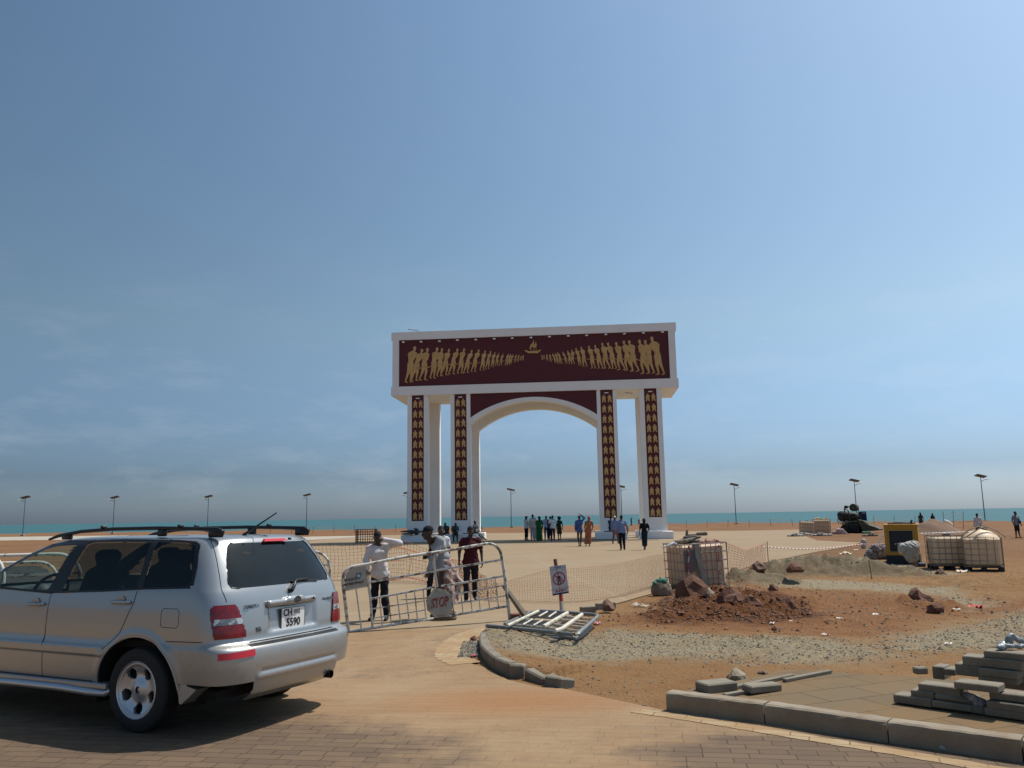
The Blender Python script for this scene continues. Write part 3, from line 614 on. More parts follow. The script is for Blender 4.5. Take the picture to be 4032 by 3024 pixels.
for (px,D,hh,side,lab) in [(94,151,6,-1,'solar street lamp farthest left, above the front of the silver car'),(447,153,6,-1,'solar street lamp standing behind the car roof, second from the left'),
    (818,151,6,-1,'solar street lamp beyond the rear end of the car roof rail'),(1207,147,6,-1,'solar street lamp between the car and the rebar cage'),(1603,140,6,-1,'solar street lamp almost hidden behind the leftmost arch pillar'),
    (2013,133,6,1,'solar street lamp framed by the middle opening of the arch'),(2449,133,6.2,1,'solar street lamp half hidden behind the third arch pillar'),(2898,131,6,1,'solar street lamp on the sand right of the arch'),
    (3375,127,6,1,'solar street lamp rising behind the concrete mixer'),(3878,125,6,1,'solar street lamp behind the man in a white shirt and cap, farthest right')]:
    make_lamp(lab,GD(px,D),hh,side=side)
# ============================================================ the silver car
CX,CY,CYAW=-2.925,8.277,math.radians(154.4)
def pchip(x,xs,ys):
    xs=np.array(xs,float);ys=np.array(ys,float);h=np.diff(xs);d=np.diff(ys)/h;m=np.zeros(len(xs))
    for i in range(1,len(xs)-1):
        if d[i-1]*d[i]>0:w1=2*h[i]+h[i-1];w2=h[i]+2*h[i-1];m[i]=(w1+w2)/(w1/d[i-1]+w2/d[i])
    m[0]=d[0];m[-1]=d[-1];x=np.clip(x,xs[0],xs[-1]);i=np.clip(np.searchsorted(xs,x)-1,0,len(xs)-2);t=(x-xs[i])/h[i]
    return ys[i]*(1+2*t)*(1-t)**2+h[i]*m[i]*t*(1-t)**2+ys[i+1]*t*t*(3-2*t)+h[i]*m[i+1]*t*t*(t-1)
def build_car():
    root=empty('parked_car','silver estate car seen from behind, number plate CH 5590, standing on the brick paving','car',(CX,CY,0),CYAW)
    paint=mat('silver_paint',(.36,.37,.37),.30,metal=.62,spec=.5,coat=.2)
    bumperm=mat('bumper_paint',(.36,.355,.34),.36,metal=.58,spec=.5,coat=.12,noise=(14,.35,.52,.8),col2=(.22,.20,.165))
    black=mat('black_trim',(.010,.010,.011),.35);rubber=mat('tyre_rubber',(.018,.018,.018),.75,bump=(60,.3,.004))
    under=mat('underbody',(.008,.008,.008),.9);alloy=mat('alloy',(.55,.56,.58),.33,metal=.75)
    red=mat('tail_lens_red',(.20,.004,.007),.15,coat=.35,noise=(22,.7,.4,.6),col2=(.09,.002,.004));clear=mat('tail_lens_clear',(.50,.50,.50),.15,metal=.3,coat=.8,noise=(12,.9,.48,.52),col2=(.10,.10,.10))
    refl=mat('reflector_red',(.55,.008,.02),.25,coat=.6);chrome=mat('badge_chrome',(.16,.16,.17),.2,metal=.8)
    def glassm(name,tr,rf=.06,tint=(.55,.62,.6)):
        m=bpy.data.materials.new(name);m.use_nodes=True;n=m.node_tree.nodes;l=m.node_tree.links;n.clear()
        o=n.new('ShaderNodeOutputMaterial');mx=n.new('ShaderNodeMixShader');tb=n.new('ShaderNodeBsdfTransparent');gl=n.new('ShaderNodeBsdfGlossy');
        tb.inputs[0].default_value=(tr*tint[0],tr*tint[1],tr*tint[2],1);gl.inputs['Roughness'].default_value=.02
        mx.inputs[0].default_value=rf;l.new(tb.outputs[0],mx.inputs[1]);l.new(gl.outputs[0],mx.inputs[2]);l.new(mx.outputs[0],o.inputs[0]);return m
    g_front=glassm('front_glass',1.25,.05);g_tint=glassm('tinted_glass',.26,.05)
    g_rear=mat('rear_glass',(.006,.009,.010),.05,spec=.30,noise=(3,.5,.4,.8),col2=(.014,.018,.018))
    ZS=[.27,.34,.45,.60,.70,.728,.742,.765,.85,1.0,1.10,1.17,1.22,1.35,1.50,1.58,1.62,1.645,1.658,1.664]
    WS=[.81,.865,.893,.908,.910,.905,.902,.900,.902,.898,.886,.873,.857,.812,.757,.715,.672,.60,.45,.05]
    XR=[.92,1.02,1.055,1.07,1.06,1.035,1.0,.965,.955,.935,.915,.890,.865,.80,.715,.665,.635,.585,.42,.05]
    XF=[3.45,3.52,3.58,3.6,3.59,3.58,3.58,3.57,3.52,3.28,3.02,2.84,2.73,2.45,2.10,1.88,1.72,1.50,1.2,.3]
    EXN=3.6
    def W(z):return pchip(z,ZS,WS)
    def RX(z):return pchip(z,ZS,XR)
    def FX(z):return pchip(z,ZS,XF)
    def ysurf(x,z):
        w=W(z);rx=RX(z);a=.36;xc=-rx+a;t=np.clip((xc-x)/a,0,1);y=w*(1-t**EXN)**(1/EXN)
        fx=FX(z);af=.9;xf=fx-af;t=np.clip((x-xf)/af,0,1);y=np.where(x>xf,w*(1-t**3.2)**(1/3.2)*.999,y)
        # flared lip round the rear wheel and the rubbing strip on the doors
        d=np.hypot(x/.52,(z-.345)/.475);y=y+.013*np.exp(-((d-1.0)/.07)**2)*(z<.9)
        d=np.hypot((x-2.715)/.52,(z-.345)/.475);y=y+.013*np.exp(-((d-1.0)/.07)**2)*(z<.9)
        st=np.clip((z-.605)/.012,0,1)*np.clip((.705-z)/.02,0,1)*np.clip((x-.40)/.02,0,1)*np.clip((2.2-x)/.02,0,1);y=y+.014*st
        return y
    def xsurf(y,z):
        w=W(z);rx=RX(z);a=.36;t=np.clip(np.abs(y)/w,0,1);x=-rx+a-a*(1-t**EXN)**(1/EXN)
        # number-plate recess
        r=np.clip((y+.345)/.03,0,1)*np.clip((.315-y)/.03,0,1)*np.clip((z-.80)/.03,0,1)*np.clip((1.045-z)/.02,0,1)
        x=x+.028*r
        # moulding line low on the bumper
        x=x+.012*np.exp(-((z-.515)/.012)**2)*(np.abs(y)<.5)
        x=x-.012*np.exp(-((z-.465)/.03)**2)*(np.abs(y)<.55)
        return x
    # grid: s over perimeter (left side front->rear, corner, rear ... mirrored), rows z
    zr=np.unique(np.concatenate([np.arange(.27,.72,.0125),[.722,.728,.735,.742,.750,.765],np.arange(.775,1.60,.0125),np.linspace(1.60,1.664,14)]))
    def row(z):
        fx,rx=float(FX(z)),float(RX(z));a=.36;xc=-rx+a;w=float(W(z))
        xs=np.concatenate([fx-.9*np.sin(np.linspace(math.pi/2,0,26)),np.linspace(fx-.9,xc,250)[1:],]);xs=np.concatenate([fx-.9+.9*np.sin(np.linspace(math.pi/2,0,26)),np.linspace(fx-.9,xc,250)[1:]])
        ph=np.linspace(0,math.pi/2,70)[1:]
        xs2=xc-a*np.sin(ph)**(2/EXN);ys2=w*np.cos(ph)**(2/EXN)
        return xs,xs2,ys2
    P=[];kind=[]
    for z in zr:
        xs,xs2,ys2=row(z);y1=ysurf(xs,np.full_like(xs,z));r=[(x,y,z) for x,y in zip(xs,y1)]+[(x,y,z) for x,y in zip(xs2,ys2)]
        P.append(r)
    P=np.array(P);nz_,ns,_=P.shape                     # half body, last column y=0
    nside=275
    P[:,nside:,0]+=(xsurf(P[:,nside:,1],P[:,nside:,2])-np.array([[0]]) - (-(RX(P[:,nside:,2]))+.36-.36*(1-np.clip(P[:,nside:,1]/W(P[:,nside:,2]),0,1)**EXN)**(1/EXN)))
    full=np.concatenate([P,P[:,::-1][:,1:]*np.array([1,-1,1])],1)
    # the recess is not quite symmetrical: recompute for the mirrored half
    nf=full.shape[1]
    m_=(np.arange(nf)>=nside)&(np.arange(nf)<nf-nside)
    Q=full[:,m_];base=-(RX(Q[...,2]))+.36-.36*(1-np.clip(np.abs(Q[...,1])/W(Q[...,2]),0,1)**EXN)**(1/EXN);Q[...,0]=base+(xsurf(Q[...,1],Q[...,2])-base);full[:,m_]=Q
    V=full.reshape(-1,3);i,j=np.meshgrid(np.arange(nz_-1),np.arange(nf-1),indexing='ij');F=np.stack([i*nf+j,i*nf+j+1,(i+1)*nf+j+1,(i+1)*nf+j],-1).reshape(-1,4)
    side=(np.abs(np.arange(nf)-(nf-1)/2)>(nf-1)/2-nside);sideV=np.tile(side,nz_)
    cornV=(V[:,0]>-.66)&(np.abs(V[:,1])>.5)&(V[:,2]>1.12);sideV=sideV|cornV
    # outlines (x,z) on the sides
    WF=[(1.27,1.155),(2.02,1.185),(2.28,1.195),(2.06,1.325),(1.80,1.450),(1.56,1.540),(1.40,1.570),(1.15,1.578),(1.22,1.35)]
    WR=[(.10,1.205),(.60,1.178),(1.06,1.160),(1.03,1.35),(.96,1.60),(.50,1.607),(.13,1.600),(.11,1.4)]
    WQ=[(.02,1.212),(-.30,1.222),(-.50,1.228),(-.535,1.258),(-.515,1.35),(-.47,1.50),(-.44,1.565),(-.40,1.588),(-.3,1.598),(.05,1.604),(.03,1.4)]
    BAND=[(-.53,1.214),(-.57,1.246),(-.545,1.40),(-.48,1.575),(-.42,1.604),(-.2,1.618),(.5,1.627),(1.25,1.618),(1.58,1.582),(1.86,1.478),(2.14,1.34),(2.42,1.18),(2.0,1.165),(1.2,1.136),(.5,1.165),(0,1.195)]
    ARC=[(.50*math.cos(t)*1.0,.345+.455*math.sin(t)) for t in np.linspace(-.35,math.pi+.35,60)];ARC=[(x if abs(x)<.5 else x,z) for x,z in ARC]
    ARCF=[(x+2.715,z) for x,z in ARC]
    GATE=[(-.60,1.205),(.60,1.205),(.655,1.215),(.672,1.25),(.60,1.45),(.535,1.565),(.50,1.590),(-.50,1.590),(-.535,1.565),(-.60,1.45),(-.672,1.25),(-.655,1.215)]
    rearV=~sideV
    def snap(poly,cols,ax,tol,closed=True):
        """pull grid vertices lying near an outline onto it, in (x,z) or (y,z)"""
        if ax==0:A=V[:,0]
        else:A=V[:,1]
        d=segdist(poly,A,V[:,2],closed);idx=np.where((d<tol)&cols)[0]
        for k in idx:
            best=None
            for q in range(len(poly) if closed else len(poly)-1):
                (x0,z0),(x1,z1)=poly[q],poly[(q+1)%len(poly)];L=(x1-x0)**2+(z1-z0)**2+1e-12
                t=min(1,max(0,((A[k]-x0)*(x1-x0)+(V[k,2]-z0)*(z1-z0))/L));px,pz=x0+t*(x1-x0),z0+t*(z1-z0);dd=(A[k]-px)**2+(V[k,2]-pz)**2
                if best is None or dd<best[0]:best=(dd,px,pz)
            _,a,z=best;V[k,2]=z
            if ax==0:
                sg=1 if V[k,1]>0 else -1;V[k,0]=a;V[k,1]=sg*float(ysurf(np.array(a),np.array(z)))
            else:V[k,1]=a;V[k,0]=float(xsurf(np.array(a),np.array(z)))
    for pol in (ARC,ARCF,BAND,WF,WR,WQ):snap(pol,sideV,0,.0068)
    snap(GATE,rearV,1,.0068)
    kk=(V[:,0]<-.48)&(np.abs(V[:,2]-.435)<.0066);V[kk,2]=.435
    cen=V[F].mean(1);cx,cy,cz=cen.T;colidx=(F[:,0]%nf);fside=side[np.minimum(colidx,nf-1)]|((cx>-.655)&(np.abs(cy)>.5)&(cz>1.12));frear=~fside
    inA=inpoly(ARC,cx,cz)|inpoly(ARCF,cx,cz)|((np.hypot(cx,0)<.5)&(cz<.345)&(np.abs(cx)<.49))|((np.abs(cx-2.715)<.49)&(cz<.345));inA&=fside|(cx>1.5)
    band=inpoly(BAND,cx,cz)&fside
    edge=np.abs(cy)>.84*W(cz);band&=edge;wf,wr,wq=[inpoly(p,cx,cz)&fside&edge for p in (WF,WR,WQ)]
    gl=inpoly(GATE,cy,cz)&(cx<-.5)&(np.abs(cy)<.7)
    band0=band
    wind=(cz>1.15)&(cz<1.60)&(cx>1.3)&(np.abs(cy)<.84*W(cz))&(cx>FX(cz)-.7)&(cx<2.9)
    # door outlines
    RD=[(1.245,.385),(1.215,1.14),(1.0,1.63),(.10,1.63),(.077,1.182),(.09,1.08),(.126,1.012),(.229,.816),(.416,.674),(.47,.60),(.46,.395)]
    FD=[(1.245,.385),(1.215,1.14),(1.0,1.63),(1.60,1.62),(2.52,1.18),(2.30,1.05),(2.22,.8),(2.21,.385)]
    tlz=(cz>.795)&(cz<1.075);tlx=-.775-.06*(1.075-cz)/.28+.02*np.clip((cz-1.04)/.035,0,1)**2*-1.5;tly=.655-.08*(1.075-cz)/.28+.02*np.clip((cz-1.04)/.035,0,1)**2
    tail=tlz&(cx<tlx+0)&(np.abs(cy)>tly)&(cx<0)
    low=(cx<-.50)&(cz<.435)
    bump=(cz<.742)&(cx<-.36)&~inA&~low
    bump|=(cz<.775)&(np.abs(cy)>.60)&(cx<-.36)&~tail&~low&~inA
    ledge=bump&(cz>.722)&(np.abs(cy)<.60)&(cx<-.9)
    gate=(cx<-.5)&(frear|(cx<-.55))&~band0&~tail&~bump&~gl&(np.abs(cy)<np.interp(cz,[.74,.8,1.08,1.1,1.2,1.6,1.64],[.56,.575,.655,.735,.745,.64,.6]))
    rd=inpoly(RD,cx,cz)&fside&~inA&edge;fd=inpoly(FD,cx,cz)&fside&~inA&edge&~wind
    shell=~(low|inA|wf|wr|wq|gl|tail|bump|gate|rd|fd|wind)
    def sub(name,mask,mats,par,off=0,mi=None):
        f=F[mask];u,inv=np.unique(f,return_inverse=True);v=V[u].copy()
        if off:
            n=np.zeros_like(v);ff=inv.reshape(-1,4)
            fn=np.cross(v[ff[:,1]]-v[ff[:,0]],v[ff[:,3]]-v[ff[:,0]]);
            for k in range(4):np.add.at(n,ff[:,k],fn)
            n/=np.linalg.norm(n,axis=1,keepdims=True)+1e-9
            # outward test
            s_=np.sign((n*(v-np.array([1,0,.8]))).sum(1).mean());v=v+n*off*s_
        me=bpy.data.meshes.new(name);me.from_pydata(v.tolist(),[],inv.reshape(-1,4).tolist())
        for m in (mats if isinstance(mats,list) else [mats]):me.materials.append(m)
        if mi is not None:me.polygons.foreach_set('material_index',mi[mask].astype(np.int32))
        me.polygons.foreach_set('use_smooth',[True]*len(me.polygons));o=bpy.data.objects.new(name,me);COL.objects.link(o);o.parent=par;return o
    bi=band.astype(int)
    body=sub('body',shell,[paint,black],root,0,bi)
    for sg in (1,-1):
        s_=np.sign(cy)==sg
        d=sub('front_door',fd&~wf&s_,[paint,black],root,0,bi);sub('window_pane',wf&s_,g_front,d,-.004)
        d2=sub('rear_door',rd&~wr&s_,[paint,black],root,0,bi);sub('window_pane',wr&s_,g_tint,d2,-.004)
        sub('quarter_window',wq&s_,g_tint,body,-.004)
        for dd,x0,zh in ((d,1.395,1.036),(d2,.25,1.085)):
            y=sg*(float(ysurf(np.array(x0),np.array(zh))))
            MB().tube([(x0-.115,y+sg*.006,zh),(x0-.10,y+sg*.035,zh),(x0+.06,y+sg*.038,zh-.002),(x0+.125,y+sg*.008,zh-.004)],[.012,.017,.017,.010],8).lathe([(0,-.004),(.05,-.002),(.055,.004),(0,.004)],14,axis=1,c=(x0,y,zh)).build('door_handle',paint,dd,smooth=60)
        tl=sub('tail_light',tail&s_&~((cz>.917)&(cz<.968)&(cx<-.82)),red,root,.012);sub('reversing_lens',tail&s_&((cz>.917)&(cz<.968)&(cx<-.82)),clear,tl,.013)
        sub('tail_light_seal',tail&s_,black,tl,-.004)
    tg=sub('tailgate',gate,paint,root);sub('rear_window',gl,g_rear,tg,-.001)
    bu=sub('rear_bumper',bump&~ledge,bumperm,root);sub('bumper_step_pad',ledge,black,bu,.001)
    sub('windscreen',wind,g_front,root,0)
    # seams
    sm=MB()
    def seam(pts,ax,sg=1,r=.0035):
        q=[]
        for k in range(len(pts)-1):
            for t in np.linspace(0,1,8)[:-1]:
                a=pts[k][0]+(pts[k+1][0]-pts[k][0])*t;z=pts[k][1]+(pts[k+1][1]-pts[k][1])*t;q.append((a,sg*float(ysurf(np.array(a),np.array(z))),z) if ax==0 else (float(xsurf(np.array(a),np.array(z))),a,z))
        a,z=pts[-1];q.append((a,sg*float(ysurf(np.array(a),np.array(z))),z) if ax==0 else (float(xsurf(np.array(a),np.array(z))),a,z))
        MB().tube(q,r,5).build('panel_gap',black,body)
    for sg in (1,-1):
        seam([(1.245,.385),(1.235,.6),(1.215,1.14)],0,sg);seam([(.077,1.182),(.09,1.08),(.126,1.012),(.229,.816),(.33,.735),(.416,.674)],0,sg);seam([(2.21,.385),(2.22,.8),(2.27,1.0),(2.3,1.13)],0,sg)
        seam([(.45,.385),(1.245,.385),(2.2,.385)],0,sg,.006);seam([(-.34,.772),(-.5,.778),(-.75,.782)],0,sg)
        seam([(sg*.60,1.638),(sg*.64,1.6),(sg*.70,1.38),(sg*.745,1.2),(sg*.735,1.1)],1)
        f=[(-.265,.905),(-.265,1.02),(-.29,1.045),(-.45,1.045),(-.475,1.02),(-.478,.915),(-.455,.888),(-.29,.888),(-.265,.905)]
        if sg==1:seam(f,0,sg,.0025)
    seam([(-.56,.752),(.56,.752)],1,r=.007)
    # window trims
    tr=MB()
    for sg in (1,-1):
        for pol in (BAND,):
            q=[(a,sg*(float(ysurf(np.array(a),np.array(z)))+.001),z) for a,z in pol[1:-2] if a<2.2];tr.tube(q[:],.006,5)
    q=[(float(xsurf(np.array(a),np.array(z)))-.001,a,z) for a,z in GATE];tr.tube(q,.006,6,closed=True)
    tr.build('window_seal',black,body)
    # wheel-arch lips
    for sg in (1,-1):
        for xo in (0,2.715):
            q=[(x+xo,sg*(float(ysurf(np.array(x+xo),np.array(z)))-.006),z) for x,z in ARC if z>.30];MB().tube(q,.012,6).build('wheel_arch_lip',paint,body,smooth=60)
    
    # inside and underneath
    u=MB();u.box((1.35,0,.33),(4.3,1.50,.08));u.box((-.74,0,.46),(.25,1.3,.16))
    for sg in (1,-1):
        for xo in (0,2.715):
            V2=[];
            T=np.linspace(-.3,math.pi+.3,20)
            for t in T:V2+=[(xo+.505*math.cos(t),sg*.885,.345+.46*math.sin(t)),(xo+.505*math.cos(t),sg*.55,.345+.46*math.sin(t))]
            u.add(V2,[(2*k,2*k+2,2*k+3,2*k+1) for k in range(len(T)-1)])
            u.add([(xo+.505*math.cos(t),sg*.55,.345+.46*math.sin(t)) for t in T]+[(xo,sg*.55,.2)],[tuple(range(len(T)+1))])
    u.tube([(-.5,-.1,.30),(-.8,-.35,.32),(-.88,-.44,.335)],.05,8);u.box((-.45,.45,.32),(.5,.35,.12),bev=.03)
    u.build('underbody',under,root)
    MB().lathe([(.035,0),(.037,0),(.037,.22),(.033,.22),(.033,.02)],14,axis=0,c=(-1.05,-.46,.335)).build('exhaust_pipe',black,root,smooth=40)
    # cabin
    seat=mat('seat_cloth',(.018,.019,.022),.9);S=SDF()
    def seatm(x,y,par):
        S=SDF();k=.06;S.cap((x,y-.17,.80),(x,y+.17,.80),.10,k=k);S.cap((x+.4,y-.17,.78),(x+.4,y+.17,.78),.10,k=k);S.cap((x,y,.80),(x+.4,y,.78),.14,k=k)
        S.cap((x-.06,y,.85),(x-.24,y,1.30),.13,.11,k);S.cap((x-.06,y-.15,.85),(x-.2,y-.12,1.28),.08,.07,k);S.cap((x-.06,y+.15,.85),(x-.2,y+.12,1.28),.08,.07,k);S.cap((x-.255,y-.07,1.46),(x-.255,y+.07,1.46),.07,k=k);S.cap((x-.25,y,1.3),(x-.25,y,1.44),.03,k=.02)
        mb=MB();S.mesh(.03,mb);mb.build('seat',seat,par,smooth=True)
    for x,y in ((1.35,.38),(1.35,-.38),(.35,.38),(.35,-.36),(-.4,.33),(-.4,-.33)):seatm(x,y,root)
    MB().box((1.0,0,.72),(3.6,1.62,.06)).build('cabin_floor',under,root)
    db=SDF();db.cap((2.28,-.62,1.0),(2.28,.62,1.0),.16,k=.1);db.cap((2.05,.38,1.08),(2.2,.38,1.02),.1,k=.1);mb=MB();db.mesh(.035,mb);dash=mb.build('dashboard',mat('dash_plastic',(.05,.06,.06),.6),root,smooth=True)
    sw=MB();c=np.array([1.93,.38,1.10]);T=np.linspace(0,2*math.pi,25)[:-1];ax1=np.array([0,1,0]);ax2=np.array([-.42,0,.9]);sw.tube([c+.19*(math.cos(t)*ax1+math.sin(t)*ax2) for t in T],.016,6,closed=True);sw.tube([c-ax1*.18,c+ax1*.18],.02,6);sw.tube([c,c+np.array([.2,0,-.1])],.03,6);sw.build('steering_wheel',seat,root)
    # wheels
    def wheel(x,y,sg):
        e=bpy.data.objects.new('wheel',None);COL.objects.link(e);e.parent=root;e.location=(x,y,.347);e.rotation_euler=(0,0,0 if sg>0 else math.pi)
        R=.355;rr=.232
        t=MB();prof=[(rr,-.10),(rr+.03,-.108),(R-.05,-.112),(R-.012,-.095),(R,-.07)]
        for k in range(5):prof+= [(R,-.07+.028*k+.004),(R,-.07+.028*k+.020),(R-.008,-.07+.028*k+.022),(R-.008,-.07+.028*k+.027)]
        prof+= [(R,.07),(R-.012,.095),(R-.05,.112),(rr+.03,.108),(rr,.10)];t.lathe(prof,48,axis=1);tm=t.build('tyre',rubber,e,smooth=40)
        # rim: face with five openings
        nr,na=14,160;rs=np.linspace(.03,rr,nr);V3=[];F3=[];dish=lambda r:.085-.030*math.exp(-((r-.12)/.06)**2)+.012*(r>rr-.02)
        for r in rs:
            for k in range(na):
                a=2*math.pi*k/na;V3.append((r*math.cos(a),dish(r),r*math.sin(a)))
        for i_ in range(nr-1):
            for k in range(na):
                r=(rs[i_]+rs[i_+1])/2;a=2*math.pi*(k+.5)/na;am=((a-.3)%(2*math.pi/5))-math.pi/5
                hole=((r-.158)/.050)**2+((am*r)/(.050+.35*(r-.158)))**2<1
                if not hole:F3.append((i_*na+k,i_*na+(k+1)%na,(i_+1)*na+(k+1)%na,(i_+1)*na+k))
        m=MB().add(V3,F3);m.lathe([(.0,.068),(.03,.068),(.034,.062)],20,axis=1);m.lathe([(rr-.004,.097),(rr+.006,.107),(rr+.010,.104),(rr+.01,.06),(rr,-.1)],48,axis=1)
        o=m.build('rim',alloy,e,smooth=35);sol=None
        hub=MB().lathe([(0,.0),(rr-.01,.0)],32,axis=1).lathe([(0,.02),(.13,.02),(.13,.0)],24,axis=1).build('brake_disc',mat('brake',(.04,.038,.036),.6,metal=.4),e)
        b=MB()
        for k in range(5):
            a=2*math.pi*k/5+.25;b.lathe([(0,.060),(.011,.060),(.013,.052)],8,axis=1,c=(.055*math.cos(a),0.0,.055*math.sin(a)))
        b.lathe([(.018,.069),(.022,.0695),(.018,.070)],16,axis=1)
        b.build('wheel_nuts',black,o)
        # opening walls give the spokes thickness
        wl=MB()
        for k in range(5):
            a0=.3+math.pi/5+2*math.pi*k/5;T=np.linspace(0,2*math.pi,21)[:-1];q0=[]
            for t_ in T:
                r=.158+.050*math.cos(t_);am=(.050+.35*(r-.158))*math.sin(t_)/r;q0.append((r,a0+am))
            vv=[(r*math.cos(a),dish(r)-.001,r*math.sin(a)) for r,a in q0]+[(r*math.cos(a),dish(r)-.028,r*math.sin(a)) for r,a in q0]
            MB().add(vv,[(q,(q+1)%20,(q+1)%20+20,q+20) for q in range(20)]).build('spoke_edge',alloy,o,smooth=True)
        return e
    for x in (0,2.715):
        wheel(x,.785,1);wheel(x,-.785,-1)
    # mud flaps and tubular side steps
    for sg in (1,-1):
        fr=lambda a,b,d:(a,sg*(.885-d),b)
        MB().prism([(-.475,.57),(-.60,.42),(-.70,.40),(-.62,.33),(-.535,.27),(-.515,.28),(-.49,.42)],.16,fr).build('mud_flap',paint,root)
        st=MB().tube([(.34,sg*.80,.33),(.40,sg*.88,.295),(.55,sg*.915,.30),(.9,sg*.93,.315),(1.5,sg*.93,.315),(2.1,sg*.92,.305),(2.25,sg*.86,.32)],.034,8).build('side_step',chrome if False else alloy,root,smooth=60)
        MB().box((1.3,sg*.86,.355),(1.9,.12,.05),bev=.01).build('sill_trim',paint,root)
        # roof rails
        rl=MB();y=sg*.585;rl.tube([(-.60,y,1.652),(-.615,y,1.690),(-.57,y,1.712),(-.3,y*1.0,1.722),(.19,y,1.732),(.8,y,1.728),(1.25,y,1.708),(1.58,y,1.668),(1.72,y,1.632)],[.020,.024,.022,.018,.018,.018,.018,.018,.012],8)
        rl.box((-.54,y,1.680),(.17,.04,.075),bev=.012);rl.box((.13,y,1.69),(.11,.035,.07),bev=.01);rl.box((1.45,y,1.655),(.14,.035,.05),bev=.01)
        rr_=rl.build('roof_rail',black,root,smooth=50)
        MB().box((.93,y,1.748),(.035,.06,.03),bev=.008).box((-.10,y,1.748),(.035,.06,.03),bev=.008).build('rail_clamp',black,rr_)
    # third brake light
    q=MB();pts=[(.10,1.622),(-.175,1.622),(-.205,1.598),(.125,1.598)]
    q.prism([(a,b) for a,b in pts],.02,lambda a,b,d:(-.672+ (b-1.61)*-.9*0+ (1.622-b)*-1.2*.6+d,a,b));q.build('high_brake_light',refl,tg)
    # handle bar, badge, plate, wiper, writing
    xr=lambda y,z:float(xsurf(np.array(y),np.array(z)))
    hb=SDF();hb.cap((xr(.3,1.06)-.018,.31,1.055),(xr(-.3,1.06)-.018,-.30,1.055),.028,k=.02);hb.cap((xr(0,1.06)-.020,.06,1.065),(xr(0,1.06)-.020,-.10,1.065),.038,k=.03);hb.cap((xr(.3,1.04)-.008,.31,1.035),(xr(-.3,1.04)-.008,-.30,1.035),.02,k=.02)
    mb=MB();hb.mesh(.008,mb);h_=mb.build('tailgate_handle',paint,tg,smooth=True)
    X=(0,-1,0);YY=(0,0,1)                                   # text faces backwards
    def ft(y,z,off=.004,zt=None):
        zz=z;x=xr(y,zz)-off;dz=.02;sl=(xr(y,zz+dz)-xr(y,zz-dz))/(2*dz);return frame((x,y,zz),(0,-1,0),(sl,0,1))
    lg=MB();xo=xr(-.02,1.062)-.062;T=np.linspace(0,2*math.pi,25)[:-1]
    for (ry,rz,cy_,cz_) in ((.042,.030,0,0),(.014,.028,0,0),(.033,.012,0,.012)):lg.tube([(xo,-.02+cy_+ry*math.cos(t),1.065+cz_+rz*math.sin(t)) for t in T],.0045,6,closed=True)
    lg.build('oval_badge',chrome,tg)
    px_=xr(-.02,.90)-.016;pl=MB().box((px_,-.02,.905),(.006,.325,.185),bev=.002).build('number_plate',mat('plate_white',(.72,.72,.70),.4),tg)
    bk=mat('plate_black',(.015,.015,.017),.4);gy=mat('plate_grey',(.22,.22,.23),.5)
    text('plate_text','CH',.085,bk,frame((px_-.004,.058,.950),X,YY),pl,bold=.002);text('plate_text','5590',.096,bk,frame((px_-.004,-.02,.862),X,YY),pl,bold=.002).data.transform(Matrix.Identity(4))
    MB().box((px_-.004,-.055,.955),(.002,.055,.035)).build('plate_mark',gy,pl);MB().box((px_-.0055,-.055,.946),(.002,.035,.004)).build('plate_mark_line',mat('plate_pale',(.6,.6,.6),.5),pl)
    MB().prism([(-.115,.935),(-.100,.980),(-.092,.975),(-.088,.935)],.002,lambda a,b,d:(px_-.004-d,a,b)).build('plate_mark',gy,pl)
    fr2=MB();fr2.tube([(px_-.004,a,b) for a,b in ((.140,.815),(.140,.995),(-.180,.995),(-.180,.815))],.003,4,closed=True);fr2.build('plate_rim',bk,pl)
    text('badge_text','TOYOTA',.042,chrome,ft(.50,1.045),tg,ext=.003,bold=.001)
    text('badge_text','V6',.055,chrome,ft(.44,.845),tg,ext=.003,bold=.001)
    text('badge_text','HIGHLANDER',.033,chrome,ft(-.525,1.03),tg,ext=.003,bold=.001)
    MB().lathe([(0,0),(.012,0),(.012,-.004)],10,axis=0,c=(xr(-.22,1.055)-.052,-.255,1.06)).build('key_lock',black,h_)
    wp=MB();wp.tube([(xr(0,1.15)-.03,.0,1.145),(xr(0,1.18)-.045,-.03,1.19),(xr(-.1,1.235)-.03,-.10,1.232),(xr(-.3,1.24)-.025,-.30,1.235)],[.02,.017,.013,.008],7);wp.tube([(xr(-.05,1.225)-.012,-.06,1.222),(xr(-.4,1.21)-.01,-.44,1.212)],.008,5);wp.lathe([(0,-.03),(.022,-.03),(.022,.01)],10,axis=0,c=(xr(0,1.15),0,1.145));wp.build('rear_wiper',black,tg,smooth=60)
    MB().lathe([(0,-.02),(.010,-.02),(.012,.01)],8,axis=0,c=(-.685,-.225,1.615)).build('washer_nozzle',black,tg)
    # reflective tapes on the bumper
    for (y0,y1,z0,z1) in ((.875,.58,.640,.694),(-.80,-.875,.635,.69)):
        n=10;V4=[];
        for k in range(n+1):
            y=y0+(y1-y0)*k/n
            V4+=[(xr(y,z0)-.007,y,z0+(.012*k/n if y0>0 else 0)),(xr(y,z1)-.007,y,z1+(.012*k/n if y0>0 else 0))]
        MB().add(V4,[(2*k,2*k+2,2*k+3,2*k+1) for k in range(n)]).build('reflective_tape',refl,bu)
    # aerial
    an=MB();an.tube([(-.47,.17,1.655),(-.53,.165,1.69),(-.82,.12,1.86)],[.018,.010,.005],6);an.tube([(-.53,.165,1.69),(-.82,.12,1.86)],.006,6);an.build('aerial',black,root)
    # slight settling towards the right
    root.rotation_euler=(math.radians(.6),0,CYAW)
    return root
build_car()
